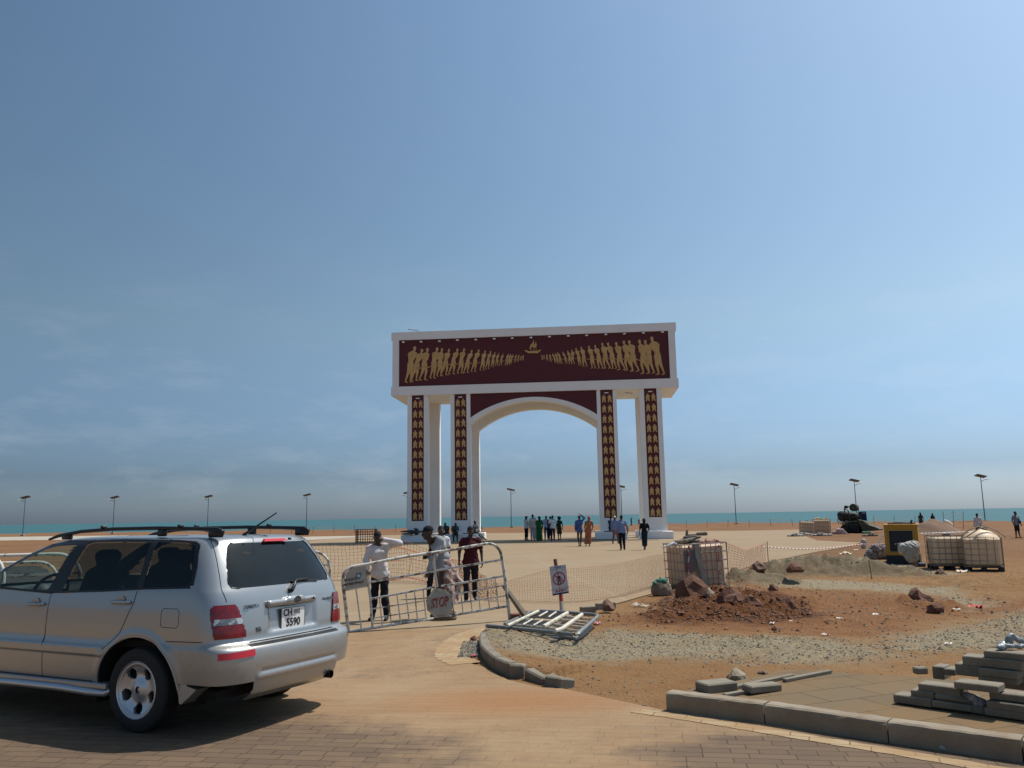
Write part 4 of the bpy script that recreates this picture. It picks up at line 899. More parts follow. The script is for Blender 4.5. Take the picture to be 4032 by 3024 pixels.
# ============================================================ barriers, signs, nets
M_barrier=mat('worn_white_paint',(.52,.50,.45),.6,noise=(9,.95,.52,.60),col2=(.13,.10,.075))
M_rust=mat('rusty_steel',(.075,.04,.028),.85,noise=(14,.6),col2=(.16,.07,.035))
M_galv=mat('grey_tube',(.17,.185,.19),.5,metal=.4,noise=(6,.5),col2=(.30,.29,.26))
M_cream=mat('cream_tube',(.58,.54,.44),.6,noise=(12,.7,.5,.62),col2=(.30,.26,.2))
M_net=mat('orange_net',(.50,.10,.035),.7);M_netd=mat('faded_net',(.36,.16,.085),.8)
M_wood=mat('grey_wood',(.17,.14,.11),.9,noise=(8,.6),col2=(.26,.20,.14))
M_brick=mat('red_brick',(.20,.07,.045),.9,noise=(9,.5),col2=(.13,.05,.035),bump=(30,.5,.01))
M_redtxt=mat('faded_red_paint',(.20,.025,.03),.7,noise=(25,.8,.5,.65),col2=(.42,.3,.27));M_blacktxt=mat('black_paint',(.03,.03,.03),.7)
def arcpts(c,r0,a0,a1,n,r1=None):
    r1=r1 or r0;return [(c[0]+r0*math.cos(t),c[1]+r1*math.sin(t)) for t in np.linspace(a0,a1,n)]
def main_barrier():
    A=G(1372,2490);B=G(2007,2444);PL=Plane(A,B)
    z5=lambda a,b:(1300+a*.31646,2000+b*.31646)
    P=lambda a,b,o=0:PL.px(*z5(a,b),out=o)
    root=empty('police_barrier','long worn white tube barrier with an octagonal STOP plate in front of the men','barrier',A)
    fr=MB()
    outer=[(230,1550),(200,1300),(178,1100),(160,960),(157,890),(172,820),(205,770),(255,738),(330,722),(470,700),(900,610),(1300,555),(1600,505),(1850,460),(1960,441),(2030,452),(2085,490),(2120,545),(2140,640),(2165,800),(2190,1000),(2212,1200),(2237,1405)]
    q=np.array([P(*a) for a in outer]);t=np.linspace(0,len(q)-1,90);q=np.stack([np.interp(t,range(len(q)),q[:,k]) for k in range(3)],1)
    for _ in range(2):q[1:-1]=(q[:-2]+2*q[1:-1]+q[2:])/4
    fr.tube(q,.027,8);fr.tube([P(235,1538),P(560,1490),P(1290,1375)],.021,7);fr.tube([P(1480,1345),P(2215,1222)],.021,7)
    fr.tube([P(445,700),P(470,920),P(500,1130),P(528,1500)],.022,7);f=fr.build('frame',M_barrier,root,smooth=50,world=True)
    for a,b in (((480,925),(1300,788)),((1300,782),(2135,645)),((512,1132),(1300,985)),((1380,975),(2160,848)),):MB().tube([P(*a),P(*b)],.018,7).build('rail',M_barrier,root,smooth=50,world=True)
    MB().tube([P(1280,575),P(1300,780),P(1330,985)],.024,7).build('post',M_barrier,root,smooth=50,world=True)
    for a,b in (((530,1255),(1180,1155)),((545,1370),(1190,1270)),((1520,1080),(2180,960)),((1530,1200),(2200,1090))):MB().tube([P(*a),P(*b)],.011,6).build('grid_bar',M_barrier,root,world=True)
    for xt,yt,xb,yb in ((612,1118,650,1475),(722,1095,762,1455),(830,1075,878,1438),(940,1052,985,1420),(1048,1035,1088,1405),(1155,1015,1195,1385),(1500,970,1540,1332),(1612,950,1655,1312),(1725,925,1768,1300),(1828,905,1868,1275),(1935,885,1985,1255),(2050,870,2095,1238)):
        MB().tube([P(xt,yt),P(xb,yb)],.011,6).build('grid_bar',M_barrier,root,world=True)
    MB().tube([P(322,1010),P(390,1520)],.013,6).build('grid_bar',M_barrier,root,world=True)
    # lettered plate in the rounded end
    poly=[(190,1020),(186,900),(205,815),(250,765),(330,742),(440,728),(462,970)]
    pv=[P(a,b) for a,b in poly];mb=MB();n=len(pv);off=PL.v*.012
    mb.add([p-off for p in pv]+[p+off for p in pv],[tuple(range(n)),tuple(range(2*n-1,n-1,-1))]+[(i,i+n,(i+1)%n+n,(i+1)%n) for i in range(n)])
    pl=mb.build('lettered_plate',mat('plate_dirty_white',(.36,.34,.29),.7,noise=(12,.6),col2=(.24,.21,.17)),root,world=True)
    MB().tube([P(192,1022),P(465,972)],.016,6).build('rail',M_barrier,root,world=True)
    ux=(P(400,930)-P(200,965));uy=np.array([0,0,1.])
    def tx(s,a,b,size,m,par,nm='lettering'):
        c=P(a,b)-PL.v*.016;M=frame(c,ux,uy);M2=Matrix.Translation(-Vector(root.location))@M;return text(nm,s,size,m,M2,par,bold=.001)
    tx('POLICE',252,890,.062,M_blacktxt,pl);tx('MUNICIPALE',290,938,.056,M_blacktxt,pl)
    e=[(318,812),(385,800),(384,850),(372,880),(350,892),(326,868)];pe=[P(a,b)-PL.v*.015 for a,b in e];MB().add(pe,[tuple(range(6))]).build('crest',mat('crest_blue',(.07,.15,.22),.6),pl,world=True)
    e2=[(330,838),(352,822),(372,845),(350,866)];MB().add([P(a,b)-PL.v*.0175 for a,b in e2],[(0,1,2,3)]).build('crest_mark',mat('crest_white',(.45,.5,.52),.6),pl,world=True)
    # octagonal stop plate
    oc=[(1285,995),(1420,1010),(1510,1090),(1525,1225),(1450,1350),(1305,1365),(1200,1270),(1185,1150)]
    for nm,sc_,o,m in (('stop_plate',1.0,-.045,mat('stop_plate_rim',(.40,.37,.31),.7,noise=(10,.8,.45,.6),col2=(.2,.15,.1))),('stop_plate_face',.82,-.052,mat('stop_plate_face',(.30,.30,.27),.7,noise=(8,.5),col2=(.2,.18,.15)))):
        cx=sum(a for a,b in oc)/8;cy=sum(b for a,b in oc)/8;pv=[P(cx+(a-cx)*sc_,cy+(b-cy)*sc_)+PL.v*o for a,b in oc];th=PL.v*.02
        mb=MB().add(pv+[p+th for p in pv],[tuple(range(8)),tuple(range(15,7,-1))]+[(i,i+8,(i+1)%8+8,(i+1)%8) for i in range(8)])
        if nm=='stop_plate':sp=mb.build(nm,m,root,world=True)
        else:mb.build(nm,m,sp,world=True)
    c=P(1352,1178)-PL.v*.058;M2=Matrix.Translation(-Vector(root.location))@frame(c,ux,uy)@Matrix.Diagonal((.78,1.35,1,1));text('stop_lettering','STOP',.165,M_redtxt,M2,sp,bold=.004)
    # coiled rope base under the plate
    b=empty('rope_coil','flat coil of worn rope under the STOP plate of the barrier','rope',G(1745,2440));mb=MB();c=G(1745,2440)
    T=np.linspace(0,2*math.pi,25)[:-1]
    for k in range(3):mb.tube([(.22*math.cos(t)*(1-.05*k),.16*math.sin(t),.03+.045*k) for t in T],.028,6,closed=True)
    mb.build('coil',mat('old_rope',(.16,.12,.085),.95,noise=(40,.8,.45,.55),col2=(.05,.04,.03)),b,smooth=True)
    # wooden stay and brick at the right foot
    a=G(2075,2442);s_=PL.px(*z5(2165,960));w=MB();d=np.array(a);d[2]=.03;w.tube([d,s_+PL.v*.05],[.06,.035],4)
    topmesh(tag(w.build('wooden_stay',M_wood),'grey timber stay propping the right end of the STOP barrier','timber'),d)
    mb=MB().box((0,0,.05),(.22,.12,.10),bev=.015);o=mb.build('brick',M_brick);o.location=G(2035,2438);o.rotation_euler=(0,0,.2);tag(o,'red brick at the foot of the STOP barrier beside the timber stay','brick')
main_barrier()
def simple_barrier(A,B,H,label,r=.11,rails=(.55,.8),plate=False,name='barrier'):
    PL=Plane(A,B);L=PL.L;root=empty('police_barrier',label,'barrier',A);W=lambda s,z,o=0:PL.w(s,z,o)
    fr=MB();rr=.32;pts=[(0,0),(0,H-rr)]+[(rr-rr*math.cos(t),H-rr+rr*math.sin(t)) for t in np.linspace(.2,math.pi/2,6)]+[(L-rr+rr*math.sin(t),H-rr+rr*math.cos(t)) for t in np.linspace(0,math.pi/2,7)]+[(L,0)]
    fr.tube([W(*p) for p in pts],.027,8);fr.tube([W(0,.12),W(L,.12)],.02,6);fr.build('frame',M_barrier,root,smooth=50,world=True)
    for z in rails:MB().tube([W(0,z*H),W(L,z*H)],.017,6).build('rail',M_barrier,root,world=True)
    for s_ in np.arange(.25,L-.1,.25):
        MB().tube([W(s_,.12),W(s_,rails[0]*H)],.011,5).build('grid_bar',M_barrier,root,world=True)
    MB().tube([W(L*.33,rails[0]*H),W(L*.33,H)],.018,6).build('post',M_barrier,root,world=True)
    if plate:
        pl=[(L-.05,rails[0]*H+.04),(L-.05,H-.35)]+[(L-.36+.30*math.cos(t),H-.36+.30*math.sin(t)) for t in np.linspace(.1,math.pi/2,5)]+[(L-.95,H-.06),(L-.95,rails[0]*H+.04)]
        mb=MB();n=len(pl);v=[W(a,b,-.012) for a,b in pl]+[W(a,b,.012) for a,b in pl];mb.add(v,[tuple(range(n)),tuple(range(2*n-1,n-1,-1))]+[(i,i+n,(i+1)%n+n,(i+1)%n) for i in range(n)])
        p=mb.build('lettered_plate',mat('plate_dirty_white2',(.36,.35,.31),.7,noise=(12,.6),col2=(.24,.21,.17)),root,world=True)
        for s,zz,sz in (('POLICE',rails[0]*H+.30,.10),('MUNICIPALE',rails[0]*H+.15,.09)):
            M2=Matrix.Translation(-Vector(root.location))@frame(W(L-.52,zz,-.015),PL.u,(0,0,1));text('lettering',s,sz,M_blacktxt,M2,p)
    return root
a=G(1296,2440);b=GD(1050,np.hypot(a[0],a[1])+.4);simple_barrier(b,a,Zat(a,1260,2172),'white tube barrier mostly hidden behind the rear of the silver car')
a=G(212,2480);b=GD(-330,np.hypot(a[0],a[1])+.5);simple_barrier(b,a,Zat(a,150,2212),'white police barrier with lettered plate seen through the front window of the car',plate=True)
a=GD(32,12.4);b=GD(-500,12.9);simple_barrier(b,a,Zat(a,5,2172),'white tube barrier farthest left, its curved end above the bonnet of the car')
a=GD(330,13.6);b=GD(-260,13.9);simple_barrier(b,a,Zat(a,250,2180),'white tube barrier standing behind the plated one, seen through the car windows')
# ---- the two gates lying on the gravel
def lying_gate():
    z7=lambda a,b:(1800+a*.27125,2380+b*.27125)
    Z=.16;P=lambda a,b,z=Z:G(*z7(a,b),z)
    c=P(1200,250,0);root=empty('steel_gate','white and grey barred steel gate lying flat on the gravel, the upper of two','gate',c)
    fr=MB();q=[P(430,310,.13),P(900,355,.14),P(1400,405,.16),P(1700,442,.17),P(1760,425,.17),P(1800,385,.17),P(1900,300,.17),P(2030,185,.17),P(2035,165,.17),P(2000,150,.17),P(1600,118,.16),P(1180,95,.16)]
    fr.tube(q,.030,8);fr.build('frame',M_galv,root,smooth=50,world=True)
    for A_,B_,r in (((1180,95),(730,308),.024),((1600,122),(1255,322),.030),((1812,145),(1525,350),.030),((1525,350),(1420,385),.028)):MB().tube([P(*A_,Z+.045),P(*B_,Z+.045)],r,7).build('crossbar',M_cream,root,smooth=50,world=True)
    for A_,B_ in (((1308,105),(1185,175)),((1435,110),(1325,185)),((1090,215),(955,295)),((1240,228),(1105,305))):MB().tube([P(*A_,Z+.035),P(*B_,Z+.035)],.015,6).build('crossbar',M_cream,root,world=True)
    for i in range(16):
        t=i/15.;a0=(1170-t*430,102+t*200);b0=(1590-t*330,132+t*192)
        if 7<=i<=8:continue
        MB().tube([P(*a0,Z+.005),P(*b0,Z+.005)],.010,5).build('grid_bar',M_galv,root,world=True)
    for A_,B_ in (((1555,180),(1960,215)),((1440,220),(1900,262)),((1370,290),(1830,335)),((770,290),(1750,385))):MB().tube([P(*A_,Z),P(*B_,Z)],.020,6).build('rail',M_cream,root,world=True)
    c2=P(1300,330,0);r2=empty('steel_gate','dirty grey steel gate lying under the barred one on the gravel','gate',c2)
    m=MB();m.tube([P(545,385,.045),P(1000,420,.05),P(1500,470,.05),P(1720,505,.05),P(1800,460,.05),P(1950,330,.05)],.028,7);m.tube([P(690,285,.05),P(1050,120,.05)],.025,7);m.tube([P(930,110,.05),P(1250,130,.05)],.026,7);m.build('frame',M_galv,r2,smooth=50,world=True)
    for A_,B_ in (((1340,480),(1560,490)),((1500,250),(1850,300)),((1000,330),(1500,400)),((800,330),(1150,150)),((1300,380),(1650,170))):MB().tube([P(*A_,.05),P(*B_,.05)],.02,6).build('grid_bar',M_cream if A_[0]%3==0 else M_galv,r2,world=True)
lying_gate()
# ---- no-pedestrians sign
def sign():
    z=lambda a,b:(2140+a*.14463,2200+b*.14463)
    F_=G(*z(520,1450));PL=Plane(F_,F_+np.array([1.,.0,0]));P=lambda a,b,o=0:PL.px(*z(a,b),out=o)
    root=empty('warning_sign','white sign showing a crossed-out walking man, nailed to a leaning red and white post','sign',F_)
    p0=P(315,10,.03);p1=P(470,980,.03);p2=P(485,1160,.03);p3=P(505,1470,.03);p3[2]=-.05
    MB().tube([p0,p1],.034,4).build('post',mat('post_brown',(.13,.05,.04),.85,noise=(9,.5)),root,world=True)
    MB().tube([p1,p2],.036,4).build('post_red_band',mat('post_red',(.30,.03,.03),.7),root,world=True)
    MB().tube([p2,p3],[.036,.042],4).build('post_white_band',mat('post_white',(.42,.40,.37),.8,noise=(14,.6),col2=(.25,.2,.16)),root,world=True)
    cs=[P(158,218),P(605,155),P(692,930),P(248,1008)];th=PL.v*.012
    mb=MB().add(cs+[c_+th for c_ in cs],[(0,1,2,3),(7,6,5,4),(0,4,5,1),(1,5,6,2),(2,6,7,3),(3,7,4,0)])
    bd=mb.build('sign_board',mat('sign_white',(.50,.50,.53),.5,noise=(6,.25)),root,world=True)
    O,Xv,Yv=cs[3],(cs[2]-cs[3]),(cs[0]-cs[3]);Wd=np.linalg.norm(Xv);Hd=np.linalg.norm(Yv);xu=Xv/Wd;yu=Yv/Hd
    S=lambda a,b,o=.003:O+Xv*a+Yv*b-PL.v*o
    def flat(pts,m,nm,o=.004,par=bd):return MB().add([S(a,b,o) for a,b in pts],[tuple(range(len(pts)))]).build(nm,m,par,world=True)
    navy=mat('sign_navy',(.02,.025,.09),.5);red=mat('sign_red',(.36,.01,.03),.5);blk=mat('sign_black',(.02,.02,.022),.5)
    flat([(0,0),(1,0),(1,.055),(0,.055)],navy,'sign_footer');flat([(0,.885),(1,.885),(1,.892),(0,.892)],navy,'sign_rule')
    # ring and bar
    cx,cy,r=.50,.545,.385;rat=Wd/Hd;T=np.linspace(0,2*math.pi,41)[:-1];k=len(T);v=[S(cx+r*math.cos(t),cy+r*rat*math.sin(t),.005) for t in T]+[S(cx+(r-.062)*math.cos(t),cy+(r-.062)*rat*math.sin(t),.005) for t in T]
    MB().add(v,[(i,(i+1)%k,(i+1)%k+k,i+k) for i in range(k)]).build('prohibition_ring',red,bd,world=True)
    a=.70;dx,dy=math.cos(a),math.sin(a);w_=.028
    q=[(cx+s*(r-.03)*dx+t*w_*dy,cy-(s*(r-.03)*dy)*rat+t*w_*dx*rat) for s,t in ((-1,-1),(1,-1),(1,1),(-1,1))];flat(q,red,'prohibition_bar',.0065)
    body=[[(.46,.63),(.53,.64),(.62,.59),(.66,.53),(.63,.51),(.60,.555),(.56,.575),(.58,.49),(.54,.47),(.50,.50),(.47,.57),(.42,.52),(.36,.47),(.34,.49),(.40,.56)],
          [(.50,.50),(.44,.50),(.40,.44),(.385,.35),(.43,.35),(.45,.43)],[(.50,.48),(.56,.48),(.59,.40),(.64,.35),(.60,.335),(.53,.40)]]
    for b in body:flat(b,blk,'walking_man',.0055)
    flat([(.48+.038*math.cos(t),.695+.038*rat*math.sin(t)) for t in np.linspace(0,2*math.pi,13)[:-1]],blk,'walking_man',.0055)
    L=Matrix.Translation(-Vector(root.location))
    text('sign_text','INTERDICTION DE TRAVERSER',.030,mat('sign_pale_red',(.40,.16,.18),.6),L@frame(S(.5,.20,.004),xu,yu),bd,ext=.0005)
    flat([(.27,.925),(.36,.925),(.40,.95),(.31,.955)],navy,'emblem')
    for i in range(3):flat([(.46+i*.08,.92),(.52+i*.08,.92),(.53+i*.08,.955),(.47+i*.08,.955)],navy,'emblem_lettering')
    # four square characters  (no passing)
    def strokes(x0,segs,name='sign_character'):
        mb=MB();s=.115;h=s*rat
        for (a0,b0,a1,b1) in segs:
            A_=S(x0+a0*s,.095+b0*h,.004);B_=S(x0+a1*s,.095+b1*h,.004);d=B_-A_;L_=np.linalg.norm(d)+1e-9;n=np.cross(d/L_,PL.v)*.0042;mb.add([A_-n,B_-n,B_+n,A_+n],[(0,1,2,3)])
        mb.build(name,red,bd,world=True)
    strokes(.22,[(0,.75,.45,.75),(.22,1,.22,.45),(.22,.7,0,.5),(.55,.75,1,.75),(.78,1,.78,.45),(.78,.7,1,.5),(.2,.38,.8,.38),(.05,.22,.95,.22),(.5,.22,.5,0),(.3,.12,.15,0),(.7,.12,.85,0)])
    strokes(.38,[(.5,1,.5,.08),(.5,.55,.9,.55),(.2,.6,.2,.08),(0,.06,1,.06)])
    strokes(.54,[(0,.95,.2,.85),(.05,.6,.2,.6),(.2,.6,.2,.2),(.0,.05,1,.05),(.35,.9,.9,.9),(.35,.65,.95,.65),(.35,.4,.95,.4),(.35,.9,.35,.2),(.62,.98,.62,.2),(.93,.65,.93,.2)])
    strokes(.70,[(.3,1,0,.75),(.35,.72,0,.45),(.2,.6,.2,0),(.5,.9,.95,.9),(.42,.6,1,.6),(.75,.6,.75,0),(.75,.02,.6,.08)])
sign()
# ---- nets
def net(label,foot,top,cellx,celly,r,m,sag=.0,zlo=0.02,posts=(),knots=0.0,name='mesh_fence'):
    """foot: pixels on the ground; top: pixels above, both as polylines"""
    fp=np.array([G(a,b,0) for a,b in foot]);L=[0]+list(np.cumsum(np.linalg.norm(np.diff(fp,axis=0),axis=1)))
    if len(top)==len(foot):zt=[Zat(fp[i],*top[i]) for i in range(len(foot))]
    n=max(2,int(L[-1]/cellx));s=np.linspace(0,L[-1],n+1);X=np.interp(s,L,fp[:,0]);Y=np.interp(s,L,fp[:,1]);Zt=np.interp(s,L,zt)
    m_=max(2,int(np.median(Zt)/celly));rs=np.random.RandomState(int(foot[0][0]))
    P=np.zeros((n+1,m_+1,3));jx=np.cumsum(rs.randn(n+1))*0
    for j in range(m_+1):
        t=j/m_;wob=.03*np.sin(s*1.1+t*1.5)+.015*np.sin(s*2.9+.8*t);P[:,j,0]=X+wob*.5+cellx*.08*rs.randn(n+1);P[:,j,1]=Y+wob+.10*math.sin(t*math.pi)*np.sin(s*.9);P[:,j,2]=zlo+(Zt-zlo)*t+cellx*.06*rs.randn(n+1)
    mb=MB()
    for i in range(n+1):mb.tube(P[i],r,3,cap=False)
    for j in range(m_+1):mb.tube(P[:,j],r*(1.9 if j in(0,m_) else 1),3,cap=False)
    c=fp.mean(0);root=empty(name,label,'mesh fence',fp[0])
    o=mb.build('netting',m,root,world=True)
    for (a,b,zt_) in posts:
        p=G(a,b);z=Zat(p,*zt_);MB().tube([p-[0,0,.1],(p[0]+(zt_[0]-a)*.0,p[1],z)],.012,5).build('stake',M_rust,root,world=True)
    if knots:
        k=MB()
        for i in range(1,n):
            for j in range(m_+1):
                q=P[i,j];k.box(q,(knots*1.5,knots*.6,knots*.9))
        k.build('knots',m,o,world=False);o2=[c for c in o.children][0];o2.location=-Vector(root.location);tag(o2,kind='stuff')
    return root
net('orange mesh fence behind the car and before the men, sagging at its right end',[(1150,2290),(1240,2290),(1350,2285),(1480,2282),(1590,2290),(1700,2295),(1800,2310),(1900,2350),(1960,2368)],[(1150,2150),(1240,2148),(1350,2150),(1480,2142),(1560,2128),(1700,2172),(1800,2215),(1900,2262),(1955,2300)],.115,.075,.0035,M_netd,knots=.016)
net('bright orange edge of mesh fence bunched up across the men',[(1440,2292),(1560,2292),(1700,2298),(1800,2312),(1900,2350)],[(1440,2150),(1565,2130),(1700,2172),(1800,2212),(1900,2258)],1.2,.9,.006,M_net,name='net_edge_rope')
net('orange mesh fence running from behind the warning sign to the caged tank',[(1960,2368),(2130,2372),(2280,2372),(2370,2362),(2470,2345),(2560,2318),(2640,2292)],[(1962,2300),(2110,2252),(2200,2238),(2330,2230),(2450,2212),(2560,2190),(2635,2178)],.06,.055,.0021,M_netd)
net('short torn mesh fence between the caged tank and the bent stake',[(2868,2270),(2940,2262),(3020,2250)],[(2862,2140),(2930,2168),(3003,2138)],.075,.07,.004,M_net,posts=[(2868,2275,(2862,2134)),(3028,2252,(3003,2132))])
for k,(a,b,c_,d,lab) in enumerate([(3130,2122,3118,1998,''),(3435,2284,3428,2205,'thin rusty stake standing in front of the grey heap left of the generator'),(3670,2275,3662,2130,'thin rusty stake between the generator and the two caged tanks')]):
    if lab:
        p=G(a,b);z=Zat(p,c_,d);tag(topmesh(MB().tube([p-[0,0,.1],(p[0]-.05,p[1],z)],.011,5).build('stake',M_rust),p),lab,'stake')
# warning tape from the torn fence to the generator
t0=G(3010,2240);t0[2]=Zat(t0,3010,2152);t1=G(3400,2210);t1[2]=Zat(t1,3400,2142);t2=G(3560,2225);t2[2]=Zat(t2,3640,2138)
mbr=MB();mbw=MB();N=60;prev=None
pts=[t0+(t1-t0)*t+np.array([0,0,-.12*math.sin(math.pi*t)]) for t in np.linspace(0,1,N)]+[t1+(t2-t1)*t+np.array([0,0,-.03*math.sin(math.pi*t)]) for t in np.linspace(0,1,30)]
tp=empty('warning_tape','red and white warning tape stretched from the torn fence past the yellow generator','tape',t0)
for i in range(len(pts)-1):(mbr if i%2 else mbw).tube([pts[i],pts[i+1]],.016,4)
mbr.build('red_bands',M_net,tp,world=True);mbw.build('white_bands',M_lampw,tp,world=True)
for o in tp.children:tag(o,kind='stuff')
# low mesh fences far out on the beach
def farnet(label,x0,x1,D,H):
    a=GD(x0,D);b=GD(x1,D*.99);n=max(2,int(np.linalg.norm(b-a)/2.5));mb=MB();root=empty('beach_net',label,'mesh fence',a)
    for i in range(n+1):
        p=a+(b-a)*i/n;MB().tube([p,p+[.1*math.sin(i*7),0,H*(1+.2*math.sin(i*3.1))]],.022,4).build('stake',M_rust,root,world=True)
    for k in range(5):mb.tube([a+(b-a)*t+[0,0,H*(.15+.18*k)+.10*math.sin(t*n*6.28*.5+k)] for t in np.linspace(0,1,n*4)],.011,3)
    mb.build('netting',M_netd,root,world=True)
farnet('faint mesh fence on stakes along the beach left of the arch',980,1560,112,.9)
farnet('faint mesh fence on stakes along the beach right of the arch',2620,3120,110,.9)
farnet('faint mesh fence on stakes far behind the yellow generator',3440,3600,98,1.2)
farnet('faint sagging mesh fence right of the sand mound',3715,3790,84,1.6)
# ============================================================ kerbs, slabs and blocks
def kerbrun():
    top=[(2632,2722),(3027,2772),(3512,2845),(4032,2924),(4620,3012)];bot=[(2622,2800),(3012,2852),(3500,2929),(4032,3008),(4640,3098)]
    labs=['worn concrete kerb stone at the left end of the run edging the footpath','concrete kerb stone, second from the left end of the footpath edge','concrete kerb stone in front of the paving-block stack, third of the run','concrete kerb stone cut off by the right edge of the picture']
    for i in range(4):
        a=G(*bot[i]);b=G(*bot[i+1]);d=(b-a);L=np.linalg.norm(d);u=d/L;v=np.array([-u[1],u[0],0]);z=.165
        g=.006;m=MB();prof=[(0,-.1),(0,z-.03),(.008,z-.010),(.03,z),(.15,z),(.15,-.1)]
        N=14;rs=np.random.RandomState(i);V=[]
        for k in range(N+1):
            s=g+(L-2*g)*k/N
            for (pv,pz) in prof:V.append(a+u*s+v*(pv+.002*rs.randn())+np.array([0,0,pz+.0018*rs.randn()*(pz>0)]))
        n=len(prof);F=[(k*n+j,k*n+(j+1)%n,(k+1)*n+(j+1)%n,(k+1)*n+j) for k in range(N) for j in range(n)]+[tuple(range(n))[::-1],tuple(N*n+j for j in range(n))]
        m.add(V,F);tag(topmesh(m.build('kerb_stone',M_kerb),a),labs[i],'kerb stone','kerb stones edging the unfinished footpath')
M_kerb=mat('kerb_dirty',(.30,.255,.19),.9,noise=(2.2,.7,.35,.7),col2=(.17,.115,.07),bump=(70,.4,.006))
kerbrun()
# curved kerb on the left of the gravel
def curved():
    P=[(1892,2520),(1886,2548),(1893,2585),(1915,2613),(1945,2640),(2000,2666),(2062,2670),(2140,2694),(2196,2712)]
    H=[.10,.13,.15,.15,.16,.15,.13,.14,.05]
    pts=[G(a,b) for a,b in P];labs=['short kerb stone at the start of the curve beside the pink scrap','curved grey kerb stone, second piece of the broken curve','curved grey kerb stone, third piece of the broken curve','grey kerb stone with a chipped corner in the curve','grey kerb stone, fifth piece of the broken curve','tilted kerb stone near the end of the curve','kerb stone lying flat, last but one of the curve','loose kerb stone fallen over at the end of the curve']
    for i in range(8):
        a,b=pts[i],pts[i+1];d=b-a;L=np.linalg.norm(d);u=d/L;v=np.array([-u[1],u[0],0]);
        if v[1]<0 and i<7: v=-v
        if i<4: v=np.array([abs(v[0]),v[1],0])
        z=(H[i]+H[i+1])/2 if i<6 else .085;w_=.13 if i<6 else .22
        Mx=np.array([u,v,[0,0,1]]).T;m=MB().box((0,0,0),(L-.012,w_,z+.1),Mx,bev=.018)
        o=m.build('kerb_stone',M_block);o.location=(a+b)/2+v*w_/2+np.array([0,0,z/2-.05]);
        if i==6:o.rotation_euler=(.1,.05,0)
        if i==7:o.rotation_euler=(-.12,.14,.1)
        tag(o,labs[i],'kerb stone','broken kerb curve left of the gravel')
curved()
# stack of paving blocks
def stack():
    z=lambda a,b:(3500+a*.2532,2480+b*.2532)
    # (x0,x1,ytop,ybot, depth behind the lowest row, label) at the block's left front edge
    A=G(*z(60,1130),.13);B=G(*z(1480,1330),.13);PL=Plane(A,B)
    S=[(60,650,1000,1060,1130,1190,0,'lowest leftmost block of the grey block stack'),(655,1265,1100,1160,1200,1290,0,'second block of the lowest row in the grey block stack'),(1268,1480,1190,1210,1310,1340,.02,'short broken pale block in the lowest row of the stack'),(1475,2250,1225,1300,1350,1450,0,'long lowest block at the right of the grey stack'),
       (330,680,930,960,1050,1080,.03,'block with a broken horn-like end in the second row of the stack'),(680,1320,985,1045,1095,1170,.03,'middle block of the second row of the stack'),(1505,2250,1100,1200,1220,1290,.0,'right block of the second row of the stack'),
       (445,1110,830,890,960,1010,.05,'left pale-topped block of the third row'),(1550,2250,960,1050,1075,1160,.05,'long stained block in the third row at the right'),
       (1000,1690,800,850,910,950,-.04,'block jutting over the gap near the middle of the stack'),
       (1380,2000,700,790,800,910,.40,'dark long block behind, low in the rear pile'),(1385,2010,590,670,710,785,.38,'long block with a lit edge in the rear pile'),
       (1020,1420,520,560,700,730,.42,'short squat block at the left of the rear pile'),(845,1020,600,600,700,710,.62,'far block half hidden behind the rear pile'),(665,850,560,620,760,770,.70,'brown-faced block standing on end behind the stack'),
       (1130,2070,400,510,545,640,.42,'long round-ended block near the top of the rear pile'),(1465,2120,320,390,430,500,.45,'topmost block of the rear pile'),(1700,2250,640,700,900,900,.95,'far right block at the back of the pile'),
       (2010,2400,500,520,890,900,.60,'rear right block cut off by the picture edge')]
    for (x0,x1,yt0,yt1,yb0,yb1,dep,lab) in S:
        s0,z1=PL.at(*z(x0,yt0),dep);_,z0=PL.at(*z(x0,yb0),dep);s1,_=PL.at(*z(x1,yt1),dep);h=max(.05,min(.16,z1-z0))
        h=max(.055,z1-z0) if z1-z0<.2 else .2
        L=s1-s0;rs=random.Random(x0);ang=rs.uniform(-.02,.02)
        a=math.atan2(PL.u[1],PL.u[0])+ang
        o=MB().box((0,0,0),(L*.995,.20,h*.985),bev=.007 if rs.random()<.8 else .02).build('paving_block',M_block)
        c=PL.w((s0+s1)/2,max(.13+h/2,z0+h/2),dep+.10);o.location=c;o.rotation_euler=(0,0,a);tag(o,lab,'paving block','stack of grey paving blocks')
    g=PL.px(*z(1400,1180),.02);g[2]=.14
    # cement bag scrap in the gap
    S_=SDF();k=.05;S_.cap((-.08,.06,.14),(.04,.06,.03),.02,.05,k);S_.cap((0,.06,.12),(.07,.05,.05),.02,.04,k);S_.post=[lambda D,X,Y,Z:D+.006*np.sin(X*70+Z*50)];mb=MB();S_.mesh(.02,mb);o=mb.build('paper_bag',mat('bag_grey',(.10,.10,.13),.8,noise=(8,.9,.45,.55),col2=(.35,.33,.31)),smooth=True);o.location=g;tag(o,'crumpled grey paper bag wedged in the gap of the block stack','paper bag')
    S_=SDF();S_.cap((.05,0,.0),(.16,0,.09),.03,.015,.05);S_.cap((.16,0,.09),(.3,.05,.02),.02,.03,.05);S_.cap((0,-.05,.0),(.6,0,.01),.02,.02,.04);S_.post=[lambda D,X,Y,Z:D+.010*np.sin(X*60+Z*50)*np.sin(Y*55+X*20)];mb=MB();S_.mesh(.02,mb);o=mb.build('plastic_sheet',mat('plastic_clear_grey',(.20,.22,.22),.35,noise=(9,.6),col2=(.2,.23,.24)),smooth=True);p=PL.px(*z(1640,260),.55);o.location=p;tag(o,'crumpled clear plastic sheet on top of the block stack','plastic sheet')
stack()
